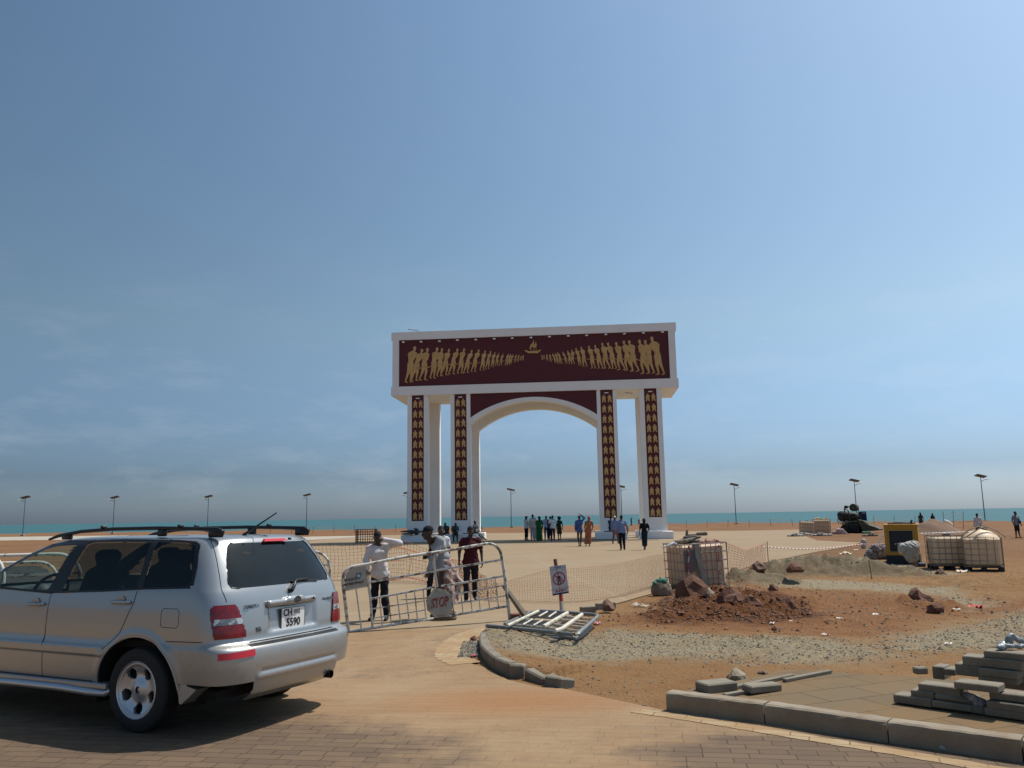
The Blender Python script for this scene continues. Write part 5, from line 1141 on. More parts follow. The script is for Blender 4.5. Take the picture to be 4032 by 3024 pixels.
def looseblock(px,py,z,size,rz,lab,m=None,tilt=(0,0),name='paving_block',cat='paving block',bev=.012):
    o=MB().box((0,0,size[2]/2),size,bev=bev).build(name,m or M_block);o.location=G(px,py,z);o.rotation_euler=(tilt[0],tilt[1],rz);return tag(o,lab,cat)
looseblock(2822,2725,.10,(.34,.22,.10),.35,'single grey block lying behind the left end of the kerb')
looseblock(3000,2722,.125,(.40,.13,.07),.5,'narrow broken slab lying on the footpath edge behind the kerb',tilt=(.05,.05))
looseblock(3625,2653,.1,(.13,.09,.07),.1,'small dark block far away on the sand left of the stack')
for i,(a,b,L,rz,lab) in enumerate([(3010,2690,.9,.62,'long edging strip standing along the left side of the slabs'),(3180,2668,.75,.60,'second edging strip lying between the slabs'),(2905,2737,.35,.55,'short tilted slab piece next to the kerb')]):
    looseblock(a,b,.118,(L,.05,.035),rz,lab,name='edging_strip',cat='edging strip',bev=.006)
# ============================================================ caged tanks
M_tank=mat('tank_plastic',(.72,.55,.36),.55,noise=(1.8,.5),col2=(.58,.43,.27));M_tankd=mat('tank_plastic_dusty',(.66,.47,.31),.6,noise=(2.2,.6),col2=(.50,.35,.23))
M_cage=mat('cage_steel',(.30,.25,.20),.6,metal=.2,noise=(15,.5),col2=(.18,.12,.09));M_pallet=mat('dark_pallet',(.03,.028,.026),.8)
def tank(c,rz,label,sx=1.2,sy=1.0,h=1.0,m=None,pallet=.14,tilt=0,nx=7,ny=6,nz=5,bulge=0,name='caged_tank'):
    root=empty(name,label,'water tank',c,rz);S=SDF();r=.07
    b=MB().box((0,0,pallet+h/2),(sx-.07,sy-.07,h-.03),bev=.06).build('tank',m or M_tank,root,smooth=30)
    if bulge:
        MB().lathe([(.5*sx,0),(.42*sx,.10),(.25*sx,.22),(0,.28)],18,c=(0,0,pallet+h-.06)).build('bulging_top',m or M_tank,b,smooth=True)
    MB().lathe([(.0,.05),(.11,.05),(.12,.0)],14,c=(0,0,pallet+h)).build('lid',M_pallet,b)
    z0=pallet;cg=MB()
    for sgn in(-1,1):
        for i in range(nx+1):
            x=-sx/2+sx*i/nx;cg.tube([(x,sgn*sy/2,z0),(x,sgn*sy/2,z0+h)],.009,5)
        for i in range(1,ny):
            y=-sy/2+sy*i/ny;cg.tube([(sgn*sx/2,y,z0),(sgn*sx/2,y,z0+h)],.009,5)
    for k in range(nz+1):
        z=z0+h*k/nz;cg.tube([(-sx/2-.01,-sy/2-.01,z),(sx/2+.01,-sy/2-.01,z),(sx/2+.01,sy/2+.01,z),(-sx/2-.01,sy/2+.01,z)],.012 if k<nz else .017,5,closed=True)
    cg.build('cage',M_cage,root)
    p=MB();p.box((0,0,pallet-.02),(sx,sy,.03))
    for i in(-1,0,1):
        for j in(-1,0,1):p.box((i*(sx/2-.06),j*(sy/2-.06),(pallet-.04)/2),(.12,.12,pallet-.045))
    p.box((0,-sy/2+.06,.012),(sx,.1,.02));p.build('pallet',M_pallet,root)
    root.rotation_euler=(0,tilt,rz);return root
c=G(2768,2318);near=tank(c+np.array([-.05,.35,-.02]),math.radians(12),'dusty caged water tank at the end of the orange mesh fence, junk on its top',1.20,1.0,1.03,M_tankd,.06,tilt=-.035,nx=9,ny=5)
def onlocal(root,pts):return [Vector(p) for p in pts]
MB().box((-.37,-.515,.70),(.26,.012,.50)).build('label_panel',mat('label_grey',(.13,.12,.11),.7),near)
def strap(name,pts,wd,m,label,cat,loc,rz=0):
    mb=MB();V=[]
    for (x,y,z_,n_) in pts:V+= [(x-wd/2,y,z_),(x+wd/2,y,z_)]
    k=len(pts);V2=[(a,b+.008,c_) for a,b,c_ in V];mb.add(V+V2,[(2*i,2*i+2,2*i+3,2*i+1) for i in range(k-1)]+[(2*i+2*k,2*i+2+2*k,2*i+3+2*k,2*i+1+2*k) for i in range(k-1)]);o=mb.build(name,m);o.location=loc;o.rotation_euler=(0,0,rz);return tag(o,label,cat)
rz=math.radians(12);loc=near.location
strap('cloth_strip',[(-.20,-.35,1.10,0),(-.20,-.53,1.09,0),(-.20,-.55,.8,0),(-.14,-.56,.6,0),(-.08,-.56,.35,0),(-.05,-.57,.1,0)],.13,mat('pale_cloth',(.30,.27,.22),.9,noise=(8,.4)),'pale cloth strip hanging down the front of the dusty caged tank','cloth',loc,rz)
for x,lab in ((-.42,'red and white tape hanging from the left front of the dusty caged tank'),(.36,'red and white tape hanging at the right front of the dusty caged tank')):
    strap('tape_end',[(x,-.54,1.05,0),(x-.01,-.545,.8,0),(x-.05,-.55,.5,0),(x+.02,-.55,.22,0),(x+.05,-.56,.0,0)],.035,mat('tape_mix',(.50,.45,.42),.7,noise=(9,1,.48,.52),col2=(.40,.03,.04)),lab,'tape',loc,rz)
def lump(name,label,cat,m,loc,caps,k=.06,h=.03,noise_=0.0,rz=0,zcut=None):
    S=SDF()
    for c_ in caps:S.cap(c_[0],c_[1],c_[2],c_[3] if len(c_)>3 else c_[2],k)
    post=[]
    if noise_:
        post.append(lambda D,X,Y,Z:D+noise_*(np.sin(X*23+Y*11+1.7*np.sin(Z*19))*np.sin(Z*21+Y*17)+.6*np.sin(X*47+Z*41)))
    if zcut is not None:post.append(lambda D,X,Y,Z:np.maximum(D,zcut-Z))
    S.post=post;mb=MB();S.mesh(h,mb);o=mb.build(name,m,smooth=True);o.location=loc;o.rotation_euler=(0,0,rz);return tag(o,label,cat)
M_junk=mat('junk_brown',(.10,.075,.06),.9,noise=(9,.7),col2=(.20,.19,.17));M_tarpg=mat('tarp_grey',(.30,.28,.26),.85,noise=(7,.9,.42,.58),col2=(.07,.065,.07),bump=(9,.8,.06))
M_sheet=mat('white_sheet',(.40,.385,.34),.85,noise=(4,.4),col2=(.30,.28,.24),bump=(5,.7,.08));M_bagg=mat('green_bag',(.035,.16,.10),.8,noise=(9,.5));M_bagt=mat('tan_sack',(.22,.17,.12),.9,noise=(12,.6))
T=np.array(near.location)
lump('folded_tarpaulin','grey folded tarpaulin thrown over the left top of the dusty caged tank','tarpaulin',M_junk,T+[-.18,-.1,1.10],[((-.35,-.1,.02),(.1,.1,.06),.05),((-.1,.2,.05),(.32,.1,.13),.05,.03),((-.3,.2,.0),(.3,.3,.02),.05)],k=.07,noise_=.008)
lump('old_shoe_board','dark brown block of wood lying on top of the dusty caged tank','wood',M_junk,T+[-.10,.1,1.22],[((-.14,0,0),(.14,.03,.02),.04)],k=.03,h=.02)
lump('tangled_netting','tangle of faded red netting on the right top of the dusty caged tank','netting',mat('faded_red_net',(.30,.13,.11),.9,noise=(20,.8),col2=(.15,.05,.05)),T+[.32,-.15,1.10],[((-.25,0,0),(.2,0,.02),.035),((.0,-.1,0),(.15,.2,.03),.03),((-.1,.1,.02),(-.05,.1,.10),.02,.01)],k=.05,noise_=.014,h=.022)
lump('white_cone_tip','white pointed scrap sticking out left of the dusty caged tank top','plastic scrap',M_lampw,T+[-.66,-.2,1.03],[((-.22,0,-.04),(.12,0,.06),.012,.055)],k=.02,h=.018)
c=G(2605,2345);lump('sand_sack','tan sack with a green plastic top standing at the end of the mesh fence','sack',M_bagt,c,[((-.08,0,.12),(.08,.02,.12),.15),((-.06,0,.25),(.06,0,.25),.11),((0,0,.05),(0,0,.1),.18)],k=.08,noise_=.008,zcut=0.0)
lump('green_plastic_bag','crumpled green plastic bag on top of the tan sack','plastic bag',M_bagg,c+[-.01,-.04,.30],[((-.12,0,-.04),(.08,0,.02),.07,.06),((0,0,0),(-.02,0,.09),.07,.03),((.1,0,.02),(.14,0,.04),.03,.01)],k=.05,noise_=.012,h=.02)
d1=G(3773,2244);tank(d1+[0,.5,0],math.radians(-15),'caged water tank half full, left one of the two on the bare sand',1.02,1.0,.86,M_tank,.13,nx=6,ny=5)
d2=G(3914,2250);tank(d2+[0,.5,0],math.radians(-27),'caged water tank with swollen top and pipes over it, right one of the two',1.0,1.0,.84,M_tank,.13,nx=5,ny=5,bulge=1)
p=np.array(d2)+[0,.5,.13+.84];mb=MB()
for y in(-.25,.15):mb.tube([p+[-.55,y,.02],p+[-.2,y,.22],p+[.05,y,.30],p+[.3,y,.2],p+[.6,y,-.02]],.02,5)
tag(topmesh(mb.build('bent_pipes',M_cage),p),'two bent steel pipes lying over the swollen right-hand tank','pipe')
f1=G(3187,2106);tank(f1+[0,.5,0],math.radians(-12),'far caged tank with an open white top, left of the distant pair',1.05,1.0,1.0,M_tankd,.03,tilt=.05,nx=6,ny=4,nz=4)
f2=G(3250,2103);tank(f2+[0,.7,0],math.radians(-18),'far caged tank heaped with rubbish, right of the distant pair by the mixer',1.3,1.0,1.1,M_tankd,.03,nx=7,ny=4,nz=4)
lump('yellow_rubbish','pale yellow rubbish piled on the far right-hand caged tank','rubbish',mat('rubbish_yellow',(.45,.33,.18),.9,noise=(3,.7)),np.array(f2)+[0,.7,1.12],[((-.5,0,0),(-.2,0,.08),.12),((.1,0,.0),(.5,0,.1),.1,.06)],k=.1,h=.05,noise_=.02)
for i,(a,b,sx_,lab) in enumerate([(3135,2112,.9,'grey rubble and rag heap left of the distant tanks'),(3165,2108,.8,'low heap of rags at the foot of the distant left tank'),(3235,2110,1.2,'crumpled white and grey sheets in front of the distant tanks')]):
    lump('rag_heap',lab,'rag heap',mat('rags%d'%i,(.14,.12,.11),.95,noise=(4,.9,.42,.55),col2=(.48,.44,.38)),G(a,b),[((-sx_*.6,0,.03),(sx_*.6,0,.05),.12,.10),((-.2,0,.1),(.25,.1,.12),.12,.08),((-sx_*.3,-.1,.05),(0,-.1,.15),.1)],k=.08,h=.045,noise_=.03,zcut=0)
# ============================================================ yellow generator, tarpaulins
def generator():
    a=G(3492,2222);b=G(3611,2232);PL=Plane(a,b);W_=1.0;z=lambda q,r:(3330+q*.16727,2040+r*.16727)
    root=empty('generator','yellow generator cabinet with a dark grille on a dark blue base','generator',a,math.radians(-27))
    yel=mat('generator_yellow',(.40,.20,.016),.5,noise=(5,.3),col2=(.30,.15,.02));navy=mat('generator_navy',(.008,.014,.028),.6);grille=mat('grille_dark',(.012,.018,.025),.5)
    D=2.0;m=MB();x0,x1=0,1.02;zb,zt=.30,1.27;g0,g1,h0,h1=.14,.86,.42,1.10
    m.box(((x0+x1)/2,D/2+.03,(zb+zt)/2),(x1-x0-.01,D-.06,zt-zb-.01))
    for (a0,a1,c0,c1) in ((x0,g0,zb,zt),(g1,x1,zb,zt),(g0,g1,zb,h0),(g0,g1,h1,zt)):m.box(((a0+a1)/2,.02,(c0+c1)/2),(a1-a0,.04,c1-c0))
    m.box(((x0+x1)/2,D/2,zt+.02),(x1-x0+.05,D+.04,.04),bev=.01);cab=m.build('cabinet',yel,root)
    fr=MB()
    for (a0,a1,c0,c1) in ((g0-.03,g0,h0-.03,h1+.03),(g1,g1+.03,h0-.03,h1+.03),(g0,g1,h0-.03,h0),(g0,g1,h1,h1+.03)):fr.box(((a0+a1)/2,-.008,(c0+c1)/2),(a1-a0,.02,c1-c0))
    fr.build('grille_frame',mat('generator_yellow_worn',(.34,.22,.07),.6),cab)
    gr=MB().box(((g0+g1)/2,.027,(h0+h1)/2),(g1-g0,.012,h1-h0))
    for k in range(14):gr.box(((g0+g1)/2,.015,h0+(h1-h0)*(k+.5)/14),(g1-g0,.012,.012))
    gr.build('grille',grille,cab)
    MB().box((.5,-.004,.36),(.14,.01,.03)).build('door_handle',M_dark,cab)
    MB().box(((x0+x1)/2,D/2,.15),(x1-x0,D,.3)).box((.62,-.02,.17),(.05,.04,.3)).build('base',navy,root)
    e=MB().tube([(.84,.3,zt),(.84,.3,zt+.13),(.88,.3,zt+.17)],.035,8);e.box((.84,.3,zt+.02),(.2,.2,.03));e.build('exhaust',M_dark,root)
    t=MB();t.tube([(.16,.2,zt+.07),(.3,.4,zt+.09),(.75,.5,zt+.07),(.95,.6,zt+.06)],.035,6);t.box((.45,.6,zt+.055),(.7,.5,.04),bev=.01);o=t.build('planks',M_junk);o.location=root.location;o.rotation_euler=root.rotation_euler;tag(o,'old boards and a pipe lying on the roof of the yellow generator','boards')
    return PL
generator()
c=G(3462,2204);lump('tarpaulin_bundle','grey and white dirty tarpaulin draped over a heap left of the generator','tarpaulin',M_tarpg,c,[((-.25,.1,.12),(.25,.2,.2),.22),((-.05,.1,.35),(.35,.15,.35),.22),((-.42,0,.05),(-.3,0,.25),.10),((.3,.1,.1),(.55,.1,.3),.2)],k=.15,h=.035,noise_=.022,zcut=0)
mb=MB();p=np.array(c);mb.tube([p+[-.12,-.35,0],p+[-.20,-.25,.35],p+[-.3,-.15,.42]],.02,5);tag(topmesh(mb.build('bent_rod',M_dark),p),'short dark bent rod in front of the dirty tarpaulin','rod')
p=G(3470,2200);mb=MB().tube([p+[-.15,0,.5],p+[.35,.1,1.02]],.018,5);tag(topmesh(mb.build('pole_stick',M_cream),p+[-.15,0,.5]),'pale stick leaning from the tarpaulin to the generator','stick')
c=G(3590,2234);lump('white_dust_sheet','off-white sheet draped over machinery at the right front of the generator','dust sheet',M_sheet,c,[((-.22,0,.62),(.20,.1,.66),.14,.16),((-.25,0,.5),(-.12,0,.35),.12,.06),((.02,0,.6),(.05,0,.2),.17,.07),((.18,.05,.6),(.22,.1,.25),.12,.08),((-.05,0,.5),(0,0,.3),.16)],k=.07,h=.024,noise_=.020)
mb=MB();p=np.array(c);mb.tube([p+[.09,.0,0],p+[.10,0,.45]],.06,6);mb.tube([p+[.24,.1,0],p+[.24,.1,.5]],.03,5);tag(topmesh(mb.build('machine_stand',M_wood),p),'grey post under the off-white dust sheet beside the generator','stand')
looseblock(3627,2232,.0,(.23,.2,.13),.05,'small blue plastic box on the ground right of the generator',mat('blue_box',(.02,.045,.10),.6),name='plastic_box',cat='box',bev=.02)
c=G(3400,2160);lump('white_sack','small upright white sack on the plaza edge behind the tarpaulin','sack',M_sheet,c,[((0,0,.08),(0,0,.38),.11,.08),((.05,0,.1),(.07,0,.36),.08)],k=.06,noise_=.01,zcut=0)
# ============================================================ concrete mixer
def mixer():
    a=G(3298+8,2100);PL=Plane(a,G(3464,2100));z=lambda q,r:(3280+q*.1537,1960+r*.1537)
    P=lambda q,r,d=0:PL.px(*z(q,r),d)
    root=empty('concrete_mixer','dark old concrete mixer with raised wheel, loading skip and a blue panel','concrete mixer',a)
    ol=mat('mixer_olive',(.035,.038,.026),.7,noise=(3,.7),col2=(.08,.075,.05));dk=mat('mixer_dark',(.014,.016,.018),.7,noise=(4,.5));bl=mat('mixer_blue',(.01,.025,.09),.6);pale=mat('mixer_pale',(.30,.29,.25),.8)
    def W(m,c_,r,wd,d,tilt=0,nm='wheel',mt=ol,n=20):
        q=PL.px(*z(*c_),d);M=np.array([PL.u,PL.v,[0,0,1]]).T;mb=MB();mb.lathe([(0,-wd/2),(r*.3,-wd/2),(r*.85,-wd*.35),(r,-wd/2),(r,wd/2),(r*.85,wd*.35),(0,wd/2)],n,axis=1,c=q,M=M);return mb.build(nm,mt,root,smooth=40,world=True)
    W(None,(540,250),.30,.50,.3,nm='drive_drum');W(None,(340,235),.12,.3,.2,nm='pulley',mt=dk)
    S=SDF();q0=P(260,470,.8);q1=P(560,500,.8);S.cap(q0-P(0,0)*0,q1,.42,.36,.1);S.cap(P(190,430,.8),P(240,480,.8),.25,.4,.1);mb=MB();S.mesh(.06,mb);mb.build('drum',dk,root,smooth=40,world=True)
    f=MB()
    for L_,r in (([(300,280),(390,330),(440,560),(480,640)],.045),([(380,230),(520,235)],.04),([(430,300),(520,300)],.04),([(440,440),(550,415),(600,450),(640,560),(690,680)],.05),([(640,400),(690,440),(750,580)],.04),([(470,490),(640,490)],.04),([(480,600),(640,600)],.045),([(250,640),(240,880)],.05),([(470,640),(480,880)],.05),([(640,640),(650,880)],.05),([(700,600),(760,850)],.06),([(250,700),(650,700)],.05),([(260,780),(640,780)],.04),([(270,620),(430,670)],.05),([(540,680),(640,600)],.04),([(650,270),(660,350)],.04),([(290,250),(300,400)],.05)):
        f.tube([P(*q,.3) for q in L_],r,5)
    f.build('frame',ol,root,world=True)
    hw=MB();c_=P(178,585,.2);T=np.linspace(0,2*math.pi,21)[:-1];R=.26
    hw.tube([c_+PL.u*R*.8*math.cos(t)+np.array([0,0,R*math.sin(t)])*1.0 for t in T],.022,5,closed=True)
    for k in range(5):t=k*1.257;hw.tube([c_,c_+PL.u*R*.8*math.cos(t)+np.array([0,0,R*math.sin(t)])],.014,4)
    hw.build('hand_wheel',ol,root,world=True)
    m=MB();a0,b0=PL.at(*z(730,610),1.0);a1,b1=PL.at(*z(850,350),1.0);m.prism([(a0,b0),(a1,b0),(a1-.03,b1),(a0-.03,b1)],.08,lambda s,zz,d:PL.w(s,zz,1.0+d));pn=m.build('blue_panel',bl,root,world=True)
    a2,b2=PL.at(*z(742,405),.99);a3,b3=PL.at(*z(825,372),.99);MB().prism([(a2,b2),(a3,b2),(a3,b3),(a2,b3)],.01,lambda s,zz,d:PL.w(s,zz,.985+d)).build('panel_lettering',mat('panel_grey',(.35,.35,.38),.7),pn,world=True)
    m=MB();a0,b0=PL.at(*z(640,360),1.0);a1,b1=PL.at(*z(730,620),1.0);m.prism([(a0,b1),(a1,b1),(a1,b0),(a0,b0)],.06,lambda s,zz,d:PL.w(s,zz,1.02+d));m.build('back_panel',dk,root,world=True)
    # skip: open trough sloping down to the right
    pts=[(640,560),(800,600),(920,700),(1060,740),(1200,800),(1190,835),(1000,850),(800,860),(740,800),(680,680)]
    m=MB();m.prism([PL.at(*z(*p),.1) for p in pts],.9,lambda s,zz,d:PL.w(s,zz,.05+d));m.build('loading_skip',ol,root,world=True)
    m=MB();m.prism([PL.at(*z(*p),.02) for p in ((790,625),(820,605),(915,675),(880,690))],.02,lambda s,zz,d:PL.w(s,zz,.02+d));m.build('pale_board',pale,root,world=True)
    m=MB()
    for q in ((300,840),(420,840),(560,830),(620,850)):m.lathe([(0,-.1),(.30,-.1),(.33,-.06),(.33,.06),(.30,.1),(0,.1)],16,axis=1,c=PL.px(*z(q[0],q[1]),.4)*[1,1,0]+[0,0,.33])
    m.build('road_wheels',dk,root,world=True,smooth=40)
    m=MB().box(P(560,760,.9),(1.2,.9,.9));m.build('engine_block',dk,root,world=True)
    lump('cement_bags','white cement bags lying inside the frame of the concrete mixer','bags',pale,P(330,650,.4),[((-.2,0,0),(.25,0,.02),.10),((0,0,.14),(.2,0,.12),.07)],k=.06,h=.05,noise_=.02)
mixer()
c=G(3312,2104);lump('pink_netting_heap','faded pink netting and rags heaped left of the concrete mixer','netting',mat('pink_rag',(.30,.17,.15),.9,noise=(3,.8),col2=(.5,.45,.42)),c,[((-.5,0,.1),(.2,0,.15),.18),((-.2,0,.3),(.1,0,.35),.18,.1),((.2,0,.1),(.5,0,.03),.12,.06)],k=.12,h=.05,noise_=.03,zcut=0)
c=G(3412,2101);lump('green_sack_scrap','small green sack on the sand below the mixer skip','sack',M_bagg,c,[((-.25,0,.05),(.25,0,.05),.13)],k=.05,h=.04,noise_=.02,zcut=0)
c=G(3400,2096);lump('pale_pink_sack','pale pink sack beside the skip of the concrete mixer','sack',mat('pink_sack',(.42,.30,.27),.9,noise=(5,.5)),c,[((-.25,0,.15),(.1,0,.3),.17),((.1,0,.1),(.3,0,.15),.12)],k=.08,h=.05,noise_=.02,zcut=0)
c=G(3425,2112);lump('dark_rags','dark rags lying on the sand in front of the mixer','rags',M_junk,c,[((-.5,0,.04),(.5,0,.04),.09),((0,0,.1),(.2,0,.12),.09)],k=.08,h=.045,noise_=.03,zcut=0)
# ============================================================ sand mound, rebar cage, odds and ends
def mound():
    c=G(3700,2097);n=44;V=[];F=[];R=2.15
    for i in range(n):
        for j in range(n):
            x=(i/(n-1)-.5)*2;y=(j/(n-1)-.5)*2;V.append((x*2.5,y*2.0,0))
    V=np.array(V);x,y=V[:,0],V[:,1];r=np.hypot((x+.35*(x<0)*0)/2.2,y/1.8);z=1.14*np.clip(1-r**1.25,0,None)*(1+.04*np.sin(x*4+y*3))-.08+.06*(fbm(x*2+9,y*2+9,3,8)-.5);x2=np.where(x>0,x*1.12,x*.9);V=np.stack([x2,y,z],1)
    F=[(i*n+j,(i+1)*n+j,(i+1)*n+j+1,i*n+j+1) for i in range(n-1) for j in range(n-1)];o=mesh('sand_mound',V,F,mat('damp_sand',(.20,.125,.082),.95,noise=(3,.4),col2=(.16,.10,.065),bump=(25,.6,.03)),None,True);o.location=c+[0,1.2,0];tag(o,'conical mound of brown sand with two people behind it','sand mound')
    for k,(a,b,wd,lab) in enumerate([(3680,2101,2.0,'long white plastic sheet along the foot of the sand mound'),(3800,2096,1.1,'crumpled white plastic sheet right of the sand mound')]):
        lump('plastic_sheet',lab,'plastic sheet',mat('white_plastic%d'%k,(.62,.62,.6),.5),G(a,b),[((-wd,0,.0),(wd*.2,0,.02),.05),((0,.0,.02),(wd,0,.02),.06,.03),((wd*.3,.1,.02),(wd*.6,0,.05),.06)],k=.05,h=.05,noise_=.02)
    S=[np.array(c)+[.85,.8,.95],np.array(c)+[1.55,.9,.55]]
    tag(topmesh(MB().tube([S[0],(S[0]+S[1])/2+[0,0,.05],S[1]],[.05,.09,.04],5).build('white_sacking',M_lampw),S[0]),'white sacking lying on the right shoulder of the sand mound','sacking')
mound()
def rebar():
    c=G(1437,2138);root=empty('rebar_cage','rusty square cage of reinforcing bars standing on the plaza behind the mesh fence','rebar cage',c)
    sx,sy,h=1.42,1.1,1.02;m=MB()
    for sgn in(0,1):
        for i in range(9):x=-sx/2+sx*i/8;m.tube([(x,sgn*sy,0),(x,sgn*sy,h)],.014,4)
        for i in range(1,6):y=sy*i/6;m.tube([(-sx/2+sgn*sx,y,0),(-sx/2+sgn*sx,y,h)],.014,4)
    for k in range(6):
        z=.08+(h-.1)*k/5;m.tube([(-sx/2-.05,0,z),(sx/2+.05,0,z)],.013,4);m.tube([(-sx/2-.05,sy,z),(sx/2+.05,sy,z)],.013,4);m.tube([(-sx/2,-.03,z),(-sx/2,sy+.03,z)],.013,4);m.tube([(sx/2,-.03,z),(sx/2,sy+.03,z)],.013,4)
    m.build('bars',M_rust,root)
rebar()
def rock(px,py,s,lab,m=None,z=0,flat=.7,cat='stone',name='stone',seed=1):
    rs=np.random.RandomState(seed+int(px));bm=bmesh.new();bmesh.ops.create_icosphere(bm,subdivisions=2,radius=1)
    for v in bm.verts:
        p=v.co;v.co=p*(1+.35*(rs.rand()-.5)+.2*math.sin(p.x*3+p.y*4+seed));v.co.z*=flat;v.co=Vector((v.co.x*s,v.co.y*s*.8,max(-.3*s,v.co.z*s)))
    me=bpy.data.meshes.new(name);bm.to_mesh(me);bm.free();me.materials.append(m or M_stone);o=bpy.data.objects.new(name,me);COL.objects.link(o);p=G(px,py,z);p[2]=z+s*flat*.55;o.location=p;o.rotation_euler=(0,0,rs.rand()*6);return tag(o,lab,cat)
M_stone=mat('brown_stone',(.17,.10,.065),.9,noise=(6,.6),col2=(.09,.05,.035),bump=(14,.7,.03));M_clod=mat('red_clod',(.115,.052,.032),.95,noise=(6,.6),col2=(.19,.090,.052),bump=(14,.8,.03));M_pale=mat('pale_stone',(.30,.24,.17),.9,noise=(5,.6),bump=(14,.7,.03))
rock(2392,2413,.16,'brown angular boulder by the broken concrete edge near the mesh fence',flat=.95)
rock(2730,2380,.34,'big dark red clod at the left of the dug soil heap',M_clod,flat=.95,z=.05,cat='clod')
rock(2795,2372,.14,'small pointed pale clod on the dug soil heap',M_pale,flat=1.2,z=.1,cat='clod')
rock(2880,2385,.26,'broad dark clod in the middle of the dug soil heap',M_clod,z=.12,cat='clod');rock(2960,2395,.22,'dark clod right of the middle of the soil heap',M_clod,z=.05,cat='clod');rock(3090,2405,.22,'dark red clod at the edge of the pit',M_clod,z=.0,cat='clod')
rock(2885,2432,.08,'small round clod below the soil heap beside pink paper',M_clod,cat='clod');rock(3050,2483,.06,'lone dark clod on the orange soil',M_clod,cat='clod')
rock(2900,2690,.13,'pale lumpy stone behind the single grey block',M_pale,flat=.7);rock(3008,2655,.07,'flat dark stone on the sand left of the slabs',flat=.4)
rock(3615,2385,.26,'reddish clod on the right-hand low mound',M_clod,cat='clod');rock(3685,2415,.14,'dark curled clod beyond the gravel at the right',M_clod,cat='clod')
rock(2985,2252,.30,'grey-brown boulder behind the dusty caged tank',M_stone,z=.1,flat=.6);rock(3130,2255,.26,'dark boulder on the grey heap',M_clod,z=.3,flat=.6);rock(3045,2330,.14,'dark clod behind the soil heap at the right',M_clod,cat='clod')
rock(3705,2268,.16,'grey stone on the sand left of the right-hand tanks',flat=.8);rock(1865,2525,.07,'rusty lump on top of the gravel beside the curved kerb',M_clod)
# broken concrete edge pieces
o=looseblock(2315,2418,-.02,(.30,.10,.14),.35,'broken upright concrete edge piece by the mesh fence',name='edge_piece',cat='concrete piece');o=looseblock(2385,2400,-.02,(.42,.10,.13),.42,'second broken concrete edge piece along the plaza',name='edge_piece',cat='concrete piece')
def litter(px,py,s,col,lab,flat=.35,seed=0,z=0,name='litter',cat='litter'):
    rs=np.random.RandomState(seed+int(py));n=7;V=[]
    for i in range(n):
        for j in range(n):V.append(((i/(n-1)-.5)*1.4*s*(1+.12*rs.randn()),(j/(n-1)-.5)*1.0*s*(1+.15*rs.randn()),abs(rs.randn())*s*flat*.45))
    F=[(i*n+j,(i+1)*n+j,(i+1)*n+j+1,i*n+j+1) for i in range(n-1) for j in range(n-1)];m=mat('litter_%d'%int(px),col,.6);o=mesh(name,V,F,m,None,True);p=G(px,py,z);o.location=p+[0,0,.02];o.rotation_euler=(0,0,rs.rand()*3);return tag(o,lab,cat)
for a in [(2350,2460,.09,(.60,.22,.28),'pink plastic scrap at the right end of the lying gate'),(2920,2440,.09,(.55,.33,.38),'pink and white paper below the soil heap'),(1868,2590,.07,(.30,.05,.07),'dark red and pink wrapper at the foot of the curved kerb'),(1872,2537,.05,(.6,.58,.55),'white scrap beside the curved kerb'),
          (2310,2497,.06,(.55,.56,.55),'small white scrap on the gravel right of the gate'),(3115,2450,.05,(.6,.58,.5),'small pale rectangle of card below the pit'),(3205,2447,.05,(.15,.40,.40),'turquoise scrap below the pit'),(3040,2460,.07,(.60,.56,.5),'long pale scrap on the orange soil'),
          (3845,2398,.22,(.45,.03,.03),'bright red plastic strip on the sand at the right'),(3765,2405,.10,(.55,.5,.42),'pale crumpled paper left of the red strip'),(3447,2425,.07,(.6,.58,.54),'white scrap on the orange soil in the middle right'),(3300,2440,.08,(.62,.6,.55),'white scrap near the right rim of the pit'),
          (3770,2298,.10,(.62,.58,.52),'round white bag on the sand below the right-hand tanks'),(3790,2255,.20,(.60,.50,.42),'cream crumpled bag in front of the right-hand tanks'),(3720,2282,.14,(.5,.45,.4),'pale flat bag beside the grey stone'),(3370,2168,.16,(.62,.6,.58),'white bag on the sand left of the tarpaulin'),
          (3330,2185,.35,(.50,.42,.28),'yellowish rag on the sand left of the generator'),(2915,2290,.14,(.60,.58,.55),'white rags on the grey heap behind the tank'),(3040,2278,.16,(.60,.58,.55),'white rags on the crest behind the soil heap'),(3100,2270,.08,(.62,.6,.58),'small white scrap on the grey heap'),
          (2520,2392,.20,(.34,.28,.22),'crumpled brown paper sack on the soil left of the heap'),(3250,2505,.07,(.55,.45,.38),'thin pale strip on the orange soil'),(3735,2540,.06,(.6,.55,.5),'pale scrap on the gravel at the right'),(3000,2115,.3,(.3,.24,.2),'')]:
    if a[4]:litter(*a[:5])
c=G(3745,2960,.0);lump('plastic_bag','crumpled clear plastic bag lying in the gutter against the kerb','plastic bag',mat('clear_bag',(.24,.26,.26),.25,noise=(14,.8),col2=(.5,.5,.5)),c+[0,.02,0],[((-.05,0,.02),(.05,0,.03),.03),((0,0,.03),(.02,0,.055),.03,.015)],k=.03,h=.01,noise_=.006,zcut=0)
c=G(2740,2109);lump('brown_bundle','brown bundle lying on the plaza right of the rightmost arch pillar','bundle',M_junk,c,[((-.75,0,.08),(-.7,0,.4),.12,.1),((-.7,0,.05),(.3,0,.06),.08),((.2,0,.12),(.8,0,.15),.14,.16)],k=.06,h=.05,noise_=.02,zcut=0)
